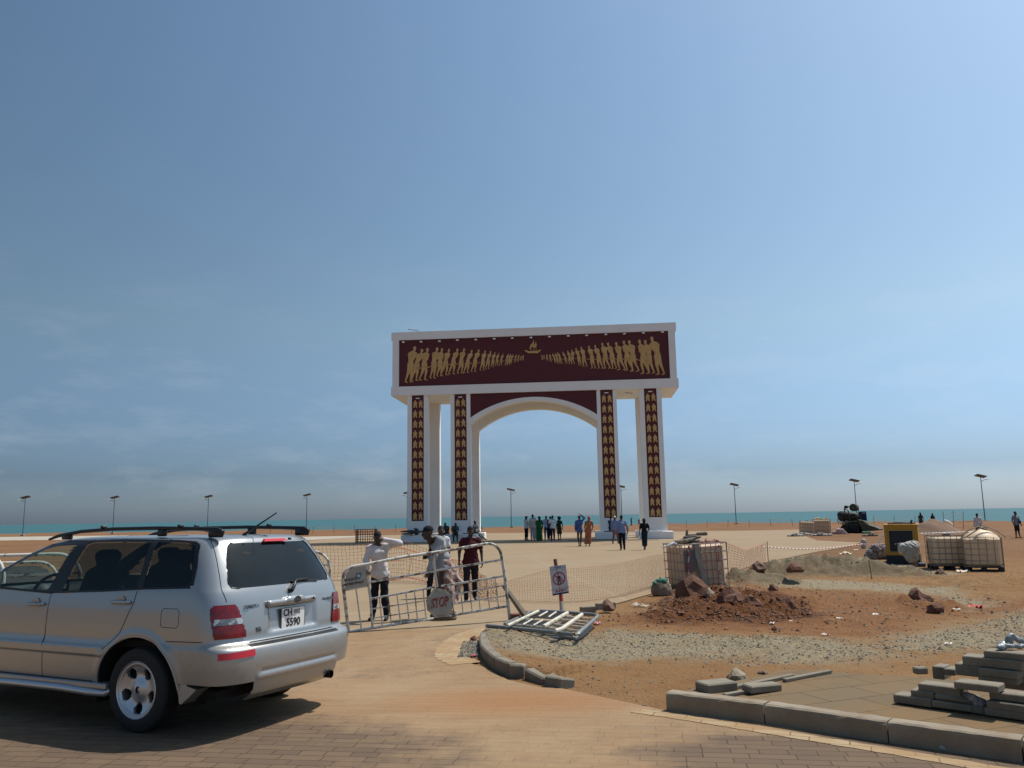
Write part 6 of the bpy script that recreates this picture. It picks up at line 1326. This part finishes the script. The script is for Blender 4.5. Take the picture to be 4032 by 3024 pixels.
c=G(2598,2119);lump('red_cloth','red cloth on the ground before the rightmost arch pillar','cloth',mat('red_cloth',(.30,.02,.025),.8),c,[((-.8,0,.02),(.9,0,.02),.05)],k=.04,h=.045,noise_=.02,zcut=0)
# strips of timber and mats on the plaza by the right pillars
for i,(a,b,L,lab) in enumerate([(2320,2118,5,'long pale batten on the plaza behind the walking pair'),(2350,2126,4.2,'dark batten on the plaza in front of the third pillar'),(2530,2108,3.6,'pale batten lying behind the woman in black'),(2480,2128,4,'pale batten at the feet of the man in the blue shirt')]):
    looseblock(a,b,0,(L,.35,.05),-.08,lab,mat('batten%d'%i,(.42,.37,.29) if i!=1 else (.10,.085,.07),.9),name='batten',cat='batten')
# loose stones as one mass
def pebbles(specs=None,nm='loose_stones',cols=None):
    rs=np.random.RandomState(5);P=[]
    for poly,n,lo,hi in specs or ((GRAV,5600,.007,.022),(GRAV2,1500,.012,.035),(RED,900,.010,.030)):
        A=np.array(poly);mn,mx=A.min(0),A.max(0);x=rs.uniform(mn[0],mx[0],n*4);y=rs.uniform(mn[1],mx[1],n*4);k=inpoly(poly,x,y);x,y=x[k][:n],y[k][:n];P.append(np.stack([x,y,rs.uniform(lo,hi,len(x))**1.0*(rs.rand(len(x))**1.5*.8+.35)],1))
    if specs is None:
     g=[G(a,b) for a,b in ((1810,2575),(1885,2530),(1880,2590),(1830,2540))];A=np.array([q[:2] for q in ([g[0],g[3],g[1],g[2]])]);mn,mx=A.min(0),A.max(0);x=rs.uniform(mn[0],mx[0],500);y=rs.uniform(mn[1],mx[1],500);P.append(np.stack([x,y,rs.uniform(.012,.035,500)],1))
    if specs is None:
     x=rs.uniform(-1,14,9000);y=rs.uniform(5,32,9000);k=~(inpoly(PLAZA,x,y)|inpoly(FOOT,x,y)|inpoly(ROAD,x,y));P.append(np.stack([x[k],y[k],rs.uniform(.005,.020,k.sum())],1));x=rs.uniform(-4,5,420);y=rs.uniform(3.5,11,420);P.append(np.stack([x,y,rs.uniform(.003,.009,420)],1))
    P=np.concatenate(P);Z=gheight(P[:,0],P[:,1]);n=len(P)
    oct_=np.array([(1,0,0),(-1,0,0),(0,1,0),(0,-1,0),(0,0,1),(0,0,-1)],float);f=np.array([(0,2,4),(2,1,4),(1,3,4),(3,0,4),(2,0,5),(1,2,5),(3,1,5),(0,3,5)])
    V=oct_[None]*(.6+.8*rs.rand(n,6,1))*P[:,2][:,None,None];V[...,2]*=.7;a=rs.rand(n)*6.28;c_,s_=np.cos(a)[:,None],np.sin(a)[:,None];X=V[...,0]*c_-V[...,1]*s_;Y=V[...,0]*s_+V[...,1]*c_;V[...,0],V[...,1]=X,Y
    V+=np.stack([P[:,0],P[:,1],Z+P[:,2]*.25],1)[:,None];F=(f[None]+np.arange(n)[:,None,None]*6).reshape(-1,3)
    b=NB(nm);c=b.mix(b.ramp(b.noise(3,2),.4,.6),(.23,.215,.175),(.27,.22,.155));c=b.mix(b.ramp(b.noise(14,2),.5,.6),c,(.11,.085,.062))
    if cols:c=b.mix(b.ramp(b.noise(9,2),.4,.6),*cols)
    o=mesh(nm,V.reshape(-1,3),F,b.fin(c,.95));tag(o,kind='stuff')
pebbles()
pebbles(((DARKRED,2600,.012,.05),(RED,500,.01,.04)),'soil_clods',((.10,.048,.030),(.21,.105,.060)))
# ============================================================ people
SK=dict(skin=mat('dark_skin',(.050,.026,.017),.5,spec=.4),skin2=mat('brown_skin',(.085,.043,.027),.5,spec=.4))
M_hair=mat('black_hair',(.008,.007,.007),.85);M_shoe=mat('dark_shoe',(.012,.011,.011),.5);M_eye=mat('eye_white',(.45,.43,.40),.3)
_cl={}
def cloth(c,c2=None,sc=9,amt=.5):
    k=(c,c2,sc)
    if k not in _cl:_cl[k]=mat('cloth_%d'%len(_cl),c,.9,spec=.15,noise=(sc,amt if c2 is None else .95,.42 if c2 is None else .47,.66 if c2 is None else .53),col2=c2 or tuple(a*.72 for a in c),bump=(14,.5,.02))
    return _cl[k]
def _head():
    S=SDF();k=.018
    S.ell((0,.012,.035),(.074,.094,.092),k);S.ell((0,-.025,-.035),(.056,.066,.062),k);S.cap((-.02,-.052,-.085),(.02,-.052,-.085),.026,k=k)
    S.cap((0,-.092,.018),(0,-.108,-.022),.009,.014,.012);S.cap((-.013,-.098,-.026),(.013,-.098,-.026),.009,k=.01)
    S.cap((-.035,-.080,.032),(.035,-.080,.032),.011,k=.014);S.cap((-.018,-.088,-.052),(.018,-.088,-.052),.009,k=.006);S.cap((-.016,-.086,-.064),(.016,-.086,-.064),.009,k=.006)
    for s in(-1,1):S.ell((s*.077,.01,-.005),(.010,.020,.030),.006);S.cap((s*.044,-.062,-.012),(s*.05,-.04,-.05),.016,k=.02)
    S.cap((0,.018,-.06),(0,.028,-.16),.052,.054,.025)
    return S.mesh(.0085)
HV,HF=_head()
def rot(ax,a):
    c,s=math.cos(a),math.sin(a)
    return np.array({'x':[[1,0,0],[0,c,-s],[0,s,c]],'y':[[c,0,s],[0,1,0],[-s,0,c]],'z':[[c,-s,0],[s,c,0],[0,0,1]]}[ax])
_hands={}
def handmesh(curl,side):
    key=(round(curl,1),side)
    if key not in _hands:
        S=SDF();k=.008                                 # fingers along -z, palm normal -y, thumb towards -x*side
        S.cap((-.022,0,-.01),(-.026,0,-.075),.016,k=.014);S.cap((.022,0,-.01),(.024,0,-.072),.016,k=.014);S.cap((0,0,.03),(0,0,-.07),.020,.018,.014)
        for i,(x,L) in enumerate(((-.030,.070),(-.010,.080),(.010,.074),(.029,.058))):
            x*=1;a=np.array([x*1.05,0,-.085]);b=a+[x*.15,-math.sin(curl)*L*.5,-math.cos(curl)*L*.5];c=b+[0,-math.sin(curl*2.1)*L*.5,-math.cos(curl*2.1)*L*.5];S.cap(a,b,.0092,.0085,k);S.cap(b,c,.0085,.007,k)
        S.cap((-.024,0,-.022),(-.052,-.016,-.052),.012,.010,k);S.cap((-.052,-.016,-.052),(-.058,-.026,-.080),.010,.008,k)
        v,f=S.mesh(.0052);v[:,0]*=side;_hands[key]=(v,f)
    return _hands[key]
def person(label,fx,fy,topy,yaw=0,top=None,bottom=None,J=None,hair='short',skin='skin',topk='short',botk='trousers',res=.022,head=(0,0),shoes=M_shoe,group=None,topx=None,
           foot=None,H=None,allmat=None,name='person',cat='person',z0=0,hem=.88,dresshem=.12,extra=None,build=1.0,curl=.5,hatm=None):
    F_=G(fx,fy,z0) if foot is None else np.array(foot,float)
    if H is None:H=Zat(F_,topx or fx,topy)-z0
    s=H/1.75
    j=dict(head=(0,-.01,1.632),neck=(0,.012,1.485),shL=(-.185,.01,1.425),shR=(.185,.01,1.425),elL=(-.235,.03,1.15),elR=(.235,.03,1.15),wrL=(-.25,-.05,.91),wrR=(.25,-.05,.91),
           hipL=(-.088,0,.93),hipR=(.088,0,.93),knL=(-.10,-.015,.50),knR=(.10,-.015,.50),anL=(-.105,.02,.085),anR=(.105,.02,.085),toeL=None,toeR=None,chest=(0,0,1.30),waist=(0,.0,1.08))
    if J:
        J=dict(J)
        if 'lean' in J:
            lx,ly=J.pop('lean')
            for q in('head','neck','shL','shR','elL','elR','wrL','wrR','chest','waist'):
                x,y,z=j[q];f=max(0,(z-.93))/.7;j[q]=(x+lx*f if q[:2] not in('wr','el') else x+lx*.6,y+ly*f if q[:2] not in('wr','el') else y+ly*.6,z)
        j.update(J)
    j={k:(np.array(v,float) if v is not None else None) for k,v in j.items()}
    root=empty(name,label,cat,F_,yaw,group);root.scale=(s,s,s);root['label']=label
    sk=allmat or SK[skin];B=build
    def toe(q):
        a=j['an'+q];t=j['toe'+q]
        return t if t is not None else a+np.array([.02*(1 if q=='R' else -1),-.16,-.05])
    cx=j['chest'];wx=j['waist'];hips=(j['hipL']+j['hipR'])/2;ax=(j['shR']-j['shL']);ax=ax/np.linalg.norm(ax);hx=(j['hipR']-j['hipL']);hx=hx/np.linalg.norm(hx)
    def torso(S,o,k=.05):
        S.cap(hips-hx*.065,hips+hx*.065,.098*B+o,k=k);S.cap(wx-hx*.055,wx+hx*.055,.092*B+o,k=k);S.cap(cx-ax*.075,cx+ax*.075,.105*B+o,k=k)
        S.cap(hips,wx,.10*B+o,.10*B+o,k=k);S.cap(wx,cx,.10*B+o,.11*B+o,k=k);S.cap(j['shL']+ax*.03,j['shR']-ax*.03,.058+o,k=k)
    def arms(S,o,part,k=.03):
        for q in'LR':
            a,b,c=j['sh'+q],j['el'+q],j['wr'+q]
            if part=='short':S.cap(a,a+(b-a)*.62,.057+o,.056+o,k)
            elif part=='long':S.cap(a,b,.056+o,.048+o,k);S.cap(b,b+(c-b)*.92,.047+o,.036+o,k)
            elif part=='none':S.cap(a,a+(b-a)*.12,.05+o,.045+o,k)
            else:S.cap(a,b,.050,.037,k);S.cap(b,c,.037,.024,k)
    def legs(S,o,k=.03,cut=1.0):
        for q in'LR':
            a,b,c=j['hip'+q],j['kn'+q],j['an'+q]
            S.cap(a,b,.083*B+o,.056+o,k)
            if cut>=1:S.cap(b,b+(c-b)*.30,.054+o,.054+o,k);S.cap(b+(c-b)*.30,c,.054+o,.034+o*1.1,k)
    S=SDF();torso(S,0);arms(S,0,'skin');legs(S,0);S.cap(j['neck'],j['head']+[0,.02,-.06],.054,.052,.03);S.cap((j['shL']+j['neck'])/2,(j['shR']+j['neck'])/2,.05,k=.04)
    for q in'LR':S.cap(j['an'+q]+[0,.03,-.045],toe(q)+[0,0,0],.033,.026,.02)
    mb=MB();S.mesh(res,mb)
    hy,hp=head;Rh=rot('z',hy)@rot('x',hp);mb.add(HV@Rh.T+j['head'],HF)
    for q,sd in(('L',1),('R',-1)):
        w=j['wr'+q];d=w-j['el'+q];d=d/np.linalg.norm(d);zc=-d;ref=np.array([0,-1.,0]) if abs(d[1])<.85 else np.array([0,0,1.])
        # palm faces the body
        inw=np.array([1. if q=='L' else -1.,0,0]);yc=-(inw-d*(inw@d));
        if np.linalg.norm(yc)<.2:yc=np.cross(zc,[0,1.,0])
        yc/=np.linalg.norm(yc);xc=np.cross(yc,zc);v,f=handmesh(curl,1 if (xc[1]*1)>0 else -1);mb.add(v@np.array([xc,yc,zc])+w+d*.0,f)
    bo=mb.build('body',sk,root,smooth=True)
    wave=lambda D,X,Y,Z:D+.0045*np.sin(X*31+Z*23+2*np.sin(Y*20+Z*9))+.004*np.sin(Z*37+X*13*np.sign(Y))
    low=min(j['anL'][2],j['anR'][2])
    if top is not None and topk!='dress':
        S=SDF();torso(S,.016);arms(S,.012,topk);hz=hem;S.post=[wave]
        if J is None or 'hemfree' not in J:
            S.cap(hips-hx*.075+[0,0,-.03],hips+hx*.075+[0,0,-.03],.105*B+.014,k=.05);S.post.append(lambda D,X,Y,Z:np.maximum(D,hz-Z+.012*np.sin(X*17)))
        mb=MB();S.mesh(res,mb);mb.build('shirt',allmat or top,root,smooth=True)
    if topk=='dress':
        S=SDF();torso(S,.014);arms(S,.012,'short' if extra!='sleeveless' else 'none');dh=dresshem;m_=(j['anL']+j['anR'])/2;b_=np.array([m_[0],m_[1],dh])
        for sg in(-1,1):S.cap(hips+hx*sg*.07,b_+hx*sg*.105,.115*B,.105*B,.06)
        S.post=[lambda D,X,Y,Z:D+.010*np.sin(np.arctan2(Y-hips[1],X-hips[0])*9)*np.clip((1-Z)*1.4,0,1),lambda D,X,Y,Z:np.maximum(D,dh-Z)];mb=MB();S.mesh(res,mb);mb.build('dress',allmat or top,root,smooth=True)
    if bottom is not None and botk in('trousers','shorts'):
        S=SDF();S.cap(hips-hx*.07,hips+hx*.07,.102*B+.012,k=.05);legs(S,.017)
        zc=.50 if botk=='shorts' else -9
        ks={q:j['kn'+q][2]-.02 for q in'LR'}
        S.post=[wave,lambda D,X,Y,Z:np.maximum(D,Z-(hips[2]+.09))]
        if botk=='shorts':S.post.append(lambda D,X,Y,Z:np.maximum(D,min(ks.values())-Z))
        mb=MB();S.mesh(res,mb);mb.build(botk,allmat or bottom,root,smooth=True)
    if botk=='skirt':
        S=SDF();b_=np.array([(j['anL'][0]+j['anR'][0])/2,(j['anL'][1]+j['anR'][1])/2,dresshem])
        for sg in(-1,1):S.cap(hips+hx*sg*.06,b_+hx*sg*.05,.118,.085,.06)
        S.post=[lambda D,X,Y,Z:D+.008*np.sin(np.arctan2(Y-hips[1],X-hips[0])*8),lambda D,X,Y,Z:np.maximum(D,dresshem-Z),lambda D,X,Y,Z:np.maximum(D,Z-1.04)];mb=MB();S.mesh(res,mb);mb.build('skirt',allmat or bottom,root,smooth=True)
    if shoes is not None and allmat is None:
        for q in'LR':
            S=SDF();S.cap(j['an'+q]+[0,.035,-.048],toe(q)+[0,-.01,-.002],.040,.033,.02);mb=MB();S.mesh(max(res*.7,.012),mb);mb.build('shoe',shoes,root,smooth=True)
    hc=j['head'];S=SDF();r=.012 if res<.02 else .016;T=lambda p:Rh@np.array(p)+hc
    if hair in('short','cap','wrap','afro','long','beanie'):
        g={'short':.004,'cap':.010,'wrap':.018,'afro':.055,'long':.018,'beanie':.012}[hair]
        S.ell(T((0,.020,.045)),(.074+g,.094+g,.088+g),.02,R=Rh)
        if hair=='afro':S.ell(T((0,.05,.03)),(.14,.12,.13),.03)
        if hair=='long':S.cap(T((0,.06,.0)),T((0,.09,-.2)),.085,.07,.04)
        cutz=.035 if hair in('short','beanie') else(.042 if hair=='cap' else -.02)
        def cut(D,X,Y,Z):
            P=np.stack([X-hc[0],Y-hc[1],Z-hc[2]],-1)@Rh   # to head space
            lim=np.where(P[...,1]<-.02,cutz+.012,cutz-.06) if hair in('short','afro','long') else cutz+0*P[...,1]
            if hair in('afro','long'):lim=np.where(P[...,1]<-.045,.05,-.5)
            return np.maximum(D,lim-P[...,2])
        S.post=[cut];mb=MB();S.mesh(r,mb)
        if hair=='cap':
            v=[];
            for i in range(9):
                a=math.pi*(i/8);v+=[T((-.075*math.cos(a),-.055-.02*math.sin(a),.055)),T((-.070*math.cos(a),-.065-.115*math.sin(a)**.7,.042))]
            v2=[p+[0,0,.010] for p in v];k=len(v);mb.add(v+v2,[(2*i,2*i+2,2*i+3,2*i+1) for i in range(8)]+[(2*i+k,2*i+1+k,2*i+3+k,2*i+2+k) for i in range(8)]+[(2*i+1,2*i+3,2*i+3+k,2*i+1+k) for i in range(8)])
        mb.build({'short':'hair','afro':'hair','long':'hair','cap':'cap','wrap':'head_wrap','beanie':'woollen_hat'}[hair],allmat or hatm or M_hair,root,smooth=True)
    if res<.016 and allmat is None:
        for sg in(-1,1):
            p=T((sg*.030,-.073,.012));MB().lathe([(0,-.009),(.008,-.006),(.011,0),(.008,.006),(0,.009)],10,c=p).build('eye',M_eye,root,smooth=True);MB().lathe([(0,-.005),(.004,-.003),(.005,0),(.004,.003),(0,.005)],8,c=p+Rh@np.array([0,-.0075,0])).build('pupil',M_hair,root,smooth=True)
    return root,s,j
R_=math.radians
WHT=cloth((.62,.58,.57));DRK=cloth((.014,.015,.022));BLK=cloth((.010,.010,.012))
STR=dict(anL=(-.13,-.16,.085),knL=(-.11,-.14,.50),anR=(.10,.22,.13),knR=(.10,.03,.49),toeR=(.12,.10,.03))   # mid-stride towards -y
# --- the men at the barrier
person('man in a white shirt shading his face with a raised forearm behind the STOP barrier',1494,2441,2093,yaw=R_(-4),top=WHT,bottom=DRK,topk='long',res=.014,hem=.80,head=(.1,.42),hair='short',topx=1490,
  J=dict(lean=(-.03,-.10),elR=(.44,-.20,1.52),wrR=(.14,-.30,1.60),shR=(.19,-.03,1.46),elL=(-.27,-.05,1.18),wrL=(-.20,-.26,1.00),anL=(-.14,.0,.085),anR=(.15,-.03,.085)),curl=.9)
B_=person('man in a dark cap and grey shirt leaning forward, patterned wrap blowing behind him',1738,2434,2082,yaw=R_(-68),top=cloth((.30,.31,.32)),bottom=None,topk='long',botk='none',res=.014,hair='cap',hatm=cloth((.012,.016,.022)),head=(0,.12),topx=1712,H=1.74,
  J=dict(head=(0,-.26,1.52),neck=(0,-.16,1.41),shL=(-.17,-.07,1.40),shR=(.17,-.07,1.40),chest=(0,-.05,1.27),waist=(0,.03,1.07),elL=(-.24,.0,1.13),wrL=(-.14,-.22,1.10),elR=(.22,-.20,1.12),wrR=(.23,-.30,.87),anL=(-.10,.04,.085),anR=(.10,-.02,.085)))
def wrapskirt(root):
    S=SDF();S.cap((-.07,.02,.98),(.07,.02,.98),.115,k=.06);S.cap((-.05,.05,.95),(-.10,.12,.25),.12,.13,.06);S.cap((.05,.05,.95),(.09,.10,.25),.12,.13,.06);S.cap((0,.10,.95),(0,.36,.62),.10,.06,.08);S.cap((0,.36,.62),(.02,.24,.28),.05,.06,.06)
    S.post=[lambda D,X,Y,Z:D+.012*np.sin(X*30+Y*26+Z*6)+.006*np.sin(Z*40+Y*30),lambda D,X,Y,Z:np.maximum(D,.24-Z),lambda D,X,Y,Z:np.maximum(D,Z-1.05)];mb=MB();S.mesh(.014,mb);mb.build('wrap',cloth((.42,.33,.30),(.20,.11,.09),13),root,smooth=True)
wrapskirt(B_[0])
MB().tube([(-.10,-.16,1.46),(-.14,-.17,1.30),(-.15,-.14,1.12),(-.13,.0,1.0)],.022,6).tube([(-.10,-.16,1.46),(-.06,.03,1.42),(0,.10,1.25)],.022,6).build('bag_strap',BLK,B_[0],smooth=True)
person('man in a white tee and dark flared trousers standing behind the capped man',1722,2352,2072,yaw=R_(12),top=cloth((.66,.66,.68)),bottom=DRK,res=.015,head=(-.1,.1),topx=1738,hair='short',
  J=dict(lean=(.09,0),anL=(-.22,.02,.085),knL=(-.17,-.02,.5),elR=(.30,.03,1.20),wrR=(.30,-.02,.97)))
person('man in a maroon polo shirt walking towards the barrier, rightmost of the near group',1855,2368,2074,yaw=R_(6),top=cloth((.055,.010,.014)),bottom=cloth((.020,.016,.020)),res=.014,topx=1843,hair='short',head=(.15,.25),
  J=dict(STR,elL=(-.27,.04,1.16),wrL=(-.28,-.04,.92),elR=(.26,.06,1.16),wrR=(.27,-.03,.91)),build=1.08)
# --- the group in the shade of the arch
gp='visitors standing under the arch'
R2=.024
person('man in white shirt and black trousers, leftmost of the group under the arch',2073,2128,2033,yaw=R_(125),top=WHT,bottom=BLK,topk='long',group=gp,res=R2,J=dict(elR=(.26,-.15,1.50),wrR=(.12,-.16,1.68),elL=(-.22,-.1,1.16),wrL=(-.12,-.28,1.15)))
person('tall man in cream tunic and pale grey trousers, second under the arch',2099,2129,2026,yaw=R_(170),top=cloth((.50,.47,.42)),bottom=cloth((.38,.40,.46)),topk='long',hem=.68,group=gp,res=R2,J=dict(elL=(-.26,-.06,1.15),wrL=(-.10,-.24,1.12)))
person('woman in a pale yellow long dress beside the woman in green',2108,2128,2040,yaw=R_(160),top=cloth((.42,.34,.17)),topk='dress',botk='none',group=gp,res=R2,hair='wrap')
person('woman in a bright green long dress in the group under the arch',2125,2130,2034,yaw=R_(200),top=cloth((.01,.10,.035)),topk='dress',botk='none',group=gp,res=R2,hair='long',dresshem=.05,build=1.12)
person('person in light blue tee and blue jeans, middle of the group under the arch',2152,2124,2032,yaw=R_(185),top=cloth((.33,.42,.58)),bottom=cloth((.06,.09,.16)),group=gp,res=R2,J=dict(elL=(-.24,-.1,1.16),wrL=(-.08,-.24,1.14)))
person('person in a maroon top half hidden behind the man in the white tee',2168,2124,2034,yaw=R_(150),top=cloth((.13,.02,.025)),bottom=DRK,group=gp,res=R2)
person('man in white tee and dark jeans, hands in pockets, under the arch',2177,2129,2030,yaw=R_(190),top=cloth((.62,.63,.66)),bottom=cloth((.02,.022,.045)),group=gp,res=R2,hem=.84,J=dict(elL=(-.30,.06,1.15),wrL=(-.20,-.02,.95),elR=(.30,.06,1.15),wrR=(.20,-.02,.95)))
person('woman in dark green with big black hair, rightmost of the group under the arch',2203,2126,2036,yaw=R_(215),top=cloth((.012,.028,.022)),topk='dress',dresshem=.45,botk='none',group=gp,res=R2,hair='afro',J=dict(elL=(-.26,.08,1.15),wrL=(-.30,.02,.92),anR=(.16,.1,.085)))
# --- walkers
BLU=cloth((.02,.05,.20),(.09,.15,.30),16)
person('man in a blue patterned tunic walking with one hand on his head',2284,2151,2027,yaw=R_(178),top=BLU,topk='long',hem=.42,bottom=None,botk='none',res=R2,J=dict(shL=(-.17,.01,1.46),elL=(-.30,-.06,1.62),wrL=(-.08,-.03,1.80),wrR=(.24,-.05,.95),anL=(-.04,-.10,.085),knL=(-.07,-.10,.5),anR=(.05,.08,.10)),H=1.76)
person('woman in an orange patterned long dress and orange head wrap walking beside the blue tunic',2319,2151,2034,yaw=R_(170),top=cloth((.34,.13,.07),(.24,.08,.05),14),topk='dress',extra='sleeveless',botk='none',res=R2,hair='wrap',hatm=cloth((.42,.08,.05)),dresshem=.14,J=dict(lean=(-.05,0),elL=(-.28,.0,1.16),wrL=(-.22,-.16,1.02),anL=(-.02,-.05,.085),anR=(.16,.14,.10)))
person('person in a pink top and black trousers photographing the third arch pillar',2389,2124,2037,yaw=R_(185),top=cloth((.44,.25,.26)),bottom=BLK,res=R2,J=dict(elL=(-.28,-.14,1.42),wrL=(-.10,-.22,1.58),elR=(.22,-.2,1.32),wrR=(.06,-.26,1.54)))
person('person in dark teal standing close to the third arch pillar',2407,2124,2036,yaw=R_(175),top=cloth((.02,.045,.07)),bottom=cloth((.02,.045,.07)),res=R2,J=dict(elR=(.26,-.14,1.42),wrR=(.1,-.22,1.56),anL=(-.16,.1,.085),anR=(.14,-.06,.085)),build=1.1)
person('person in mauve trousers and white cap, mostly hidden behind the blue-shirted man',2424,2141,2033,yaw=R_(150),top=cloth((.18,.24,.42)),bottom=cloth((.22,.10,.09)),topk='long',res=R2,hair='beanie',hatm=cloth((.55,.55,.53)),J=STR)
person('man in a light blue shirt and dark trousers walking towards the arch',2451,2166,2029,yaw=R_(182),top=cloth((.16,.22,.38)),bottom=cloth((.010,.012,.022)),topk='long',res=.02,hem=.86,build=1.13,J=dict(STR,elL=(-.29,.05,1.14),wrL=(-.30,-.02,.92),elR=(.28,.03,1.14),wrR=(.31,-.06,.90)))
person('woman in a black top and long dark skirt walking towards the rightmost pillar',2540,2166,2042,yaw=R_(184),top=BLK,bottom=cloth((.012,.018,.03)),topk='short',botk='skirt',res=.02,hair='long',hem=1.0,dresshem=.22,J=dict(anL=(-.02,-.08,.085),anR=(.05,.12,.10),elL=(-.27,.06,1.16),wrL=(-.25,-.12,1.05),elR=(.25,.02,1.14),wrR=(.29,-.03,.90)),shoes=None,build=.95)
# --- far figures
person('small dark figure on the beach between the third and fourth pillars',2485,2065,2037,yaw=R_(60),top=BLK,bottom=BLK,res=.035,foot=GD(2485,131),J=dict(STR,elL=(-.3,-.2,1.3),wrL=(-.2,-.4,1.45)))
person('small figure in a red dress on the beach left of the fourth pillar',2516,2072,2042,yaw=R_(150),top=cloth((.28,.02,.03)),topk='dress',botk='none',dresshem=.6,res=.035,foot=GD(2516,126),J=STR)
person('distant bare-armed woman standing behind the left side of the sand mound',3625,2060,2019,yaw=R_(175),top=cloth((.10,.05,.05),(.02,.02,.02)),topk='dress',botk='none',extra='sleeveless',res=.03,foot=GD(3625,82),hair='long')
person('distant long-haired woman behind the sand mound, right of the other one',3672,2060,2022,yaw=R_(185),top=cloth((.03,.025,.03)),topk='dress',botk='none',extra='sleeveless',res=.03,foot=GD(3672,84),hair='long')
p20=person('man in white shirt and dark cap looking left behind the caged tanks',3856,2118,2022,yaw=R_(-50),top=WHT,bottom=BLK,topk='long',res=.024,hair='cap',hatm=BLK,hem=.84,J=dict(elR=(.26,.1,1.17),wrR=(.22,-.02,.93),elL=(-.25,.08,1.16)))
q=np.array(p20[0].location)+[.32,-.1,.0];S=SDF();S.cap((-.14,0,.36),(.14,0,.36),.06,k=.04);S.cap((-.12,0,.56),(.12,0,.56),.05,k=.04);S.cap((-.13,0,.36),(-.11,0,.56),.06,k=.04);S.cap((.13,0,.36),(.11,0,.56),.06,k=.04);S.cap((0,0,.36),(0,0,.56),.07,k=.04);mb=MB();S.mesh(.025,mb);mb.tube([(-.08,0,.6),(-.05,0,.74),(.05,0,.74),(.08,0,.6)],.012,5);o=mb.build('handbag',BLK,smooth=True);o.location=q;tag(o,'black bag carried by the man in the white shirt and cap','bag')
p21=person('man in a grey open shirt and dark shorts with a shoulder bag, farthest right',4008,2119,2014,yaw=R_(12),top=cloth((.22,.23,.27)),bottom=cloth((.018,.025,.035)),topk='short',botk='shorts',res=.024,shoes=cloth((.15,.05,.04)),hem=.86,J=dict(elL=(-.26,.05,1.16),elR=(.27,.02,1.16),wrR=(.31,-.05,.92),anR=(.13,-.05,.085)))
MB().tube([(-.12,-.11,1.44),(0,-.14,1.25),(.12,-.13,1.08)],.014,5).box((.14,-.15,1.05),(.20,.06,.22),bev=.02).build('shoulder_bag',cloth((.02,.05,.08)),p21[0])
# --- bronze statues on and around the left plinths
def statue(label,loc,yaw,J,H=1.75,rx=0,hair='short',**k):
    r,s,j=person(label,0,0,0,yaw=yaw,allmat=M_bronze,top=M_bronze,bottom=M_bronze,name='bronze_statue',cat='statue',foot=loc,H=H,J=J,res=.03,group='bronze statues at the foot of the arch',hair=hair,hem=.45,**k);return r
SEAT=dict(hipL=(-.09,.0,.52),hipR=(.09,.0,.52),knL=(-.14,-.42,.54),knR=(.14,-.42,.54),anL=(-.12,-.40,.09),anR=(.12,-.42,.09),waist=(0,-.03,.68),chest=(0,-.10,.88),shL=(-.18,-.12,.99),shR=(.18,-.12,.99),neck=(0,-.13,1.06),head=(0,-.17,1.20),elL=(-.24,-.20,.75),elR=(.24,-.20,.75),wrL=(-.12,-.38,.64),wrR=(.12,-.38,.64))
l1=G(1775,2127);statue('dark bronze seated figure hunched forward, leftmost beside the second pillar',l1+[0,-3.6,0],R_(-25),dict(SEAT,head=(-.02,-.24,1.16)),H=1.9)
l2=G(1804,2128);statue('dark bronze seated figure with head bowed, second beside the second pillar',l2+[0,-3.6,0],R_(10),dict(SEAT,head=(.03,-.26,1.15),knR=(.12,-.38,.66)),H=1.9)
l3=G(1841,2126);statue('dark bronze figure standing behind the man in maroon',l3+[0,-3.0,0],R_(5),dict(SEAT,hipL=(-.09,.05,.70),hipR=(.09,.05,.70),waist=(0,.03,.88),chest=(0,0,1.06),shL=(-.17,0,1.17),shR=(.17,0,1.17),neck=(0,0,1.24),head=(0,-.02,1.37),elL=(-.22,-.02,.92),elR=(.22,-.02,.92),wrL=(-.15,-.2,.75),wrR=(.15,-.2,.75)),H=1.72)
l4=G(1874,2122);statue('dark bronze mother seated with legs stretched to the right, by the second pillar',l4+[0,-3.2,0],R_(55),dict(SEAT,knL=(-.10,-.45,.48),anL=(-.08,-.80,.10),knR=(.10,-.50,.40),anR=(.10,-.90,.08),head=(0,-.10,1.22)),H=1.95)
l5=G(1889,2118);statue('small dark bronze child leaning on the seated mother',l5+[.05,-3.0,0],R_(20),dict(SEAT,head=(.05,-.2,1.22)),H=1.75)
l6=G(1612,2133);r6=statue('dark bronze figure lying on its side on the leftmost plinth',(0,0,0),0,dict(wrL=(-.10,-.2,1.25),elL=(-.28,-.15,1.2),knL=(-.10,-.10,.5),knR=(.10,-.2,.55),anR=(.08,.05,.15)),H=1.62)
Oa=np.array(ARCH[1]);ua,va=ARCH[2],ARCH[3];pp=Oa+ua*(-10.25)+va*(-.30);r6.location=(pp[0],pp[1],.70);r6.rotation_euler=(0,R_(87),R_(-5))
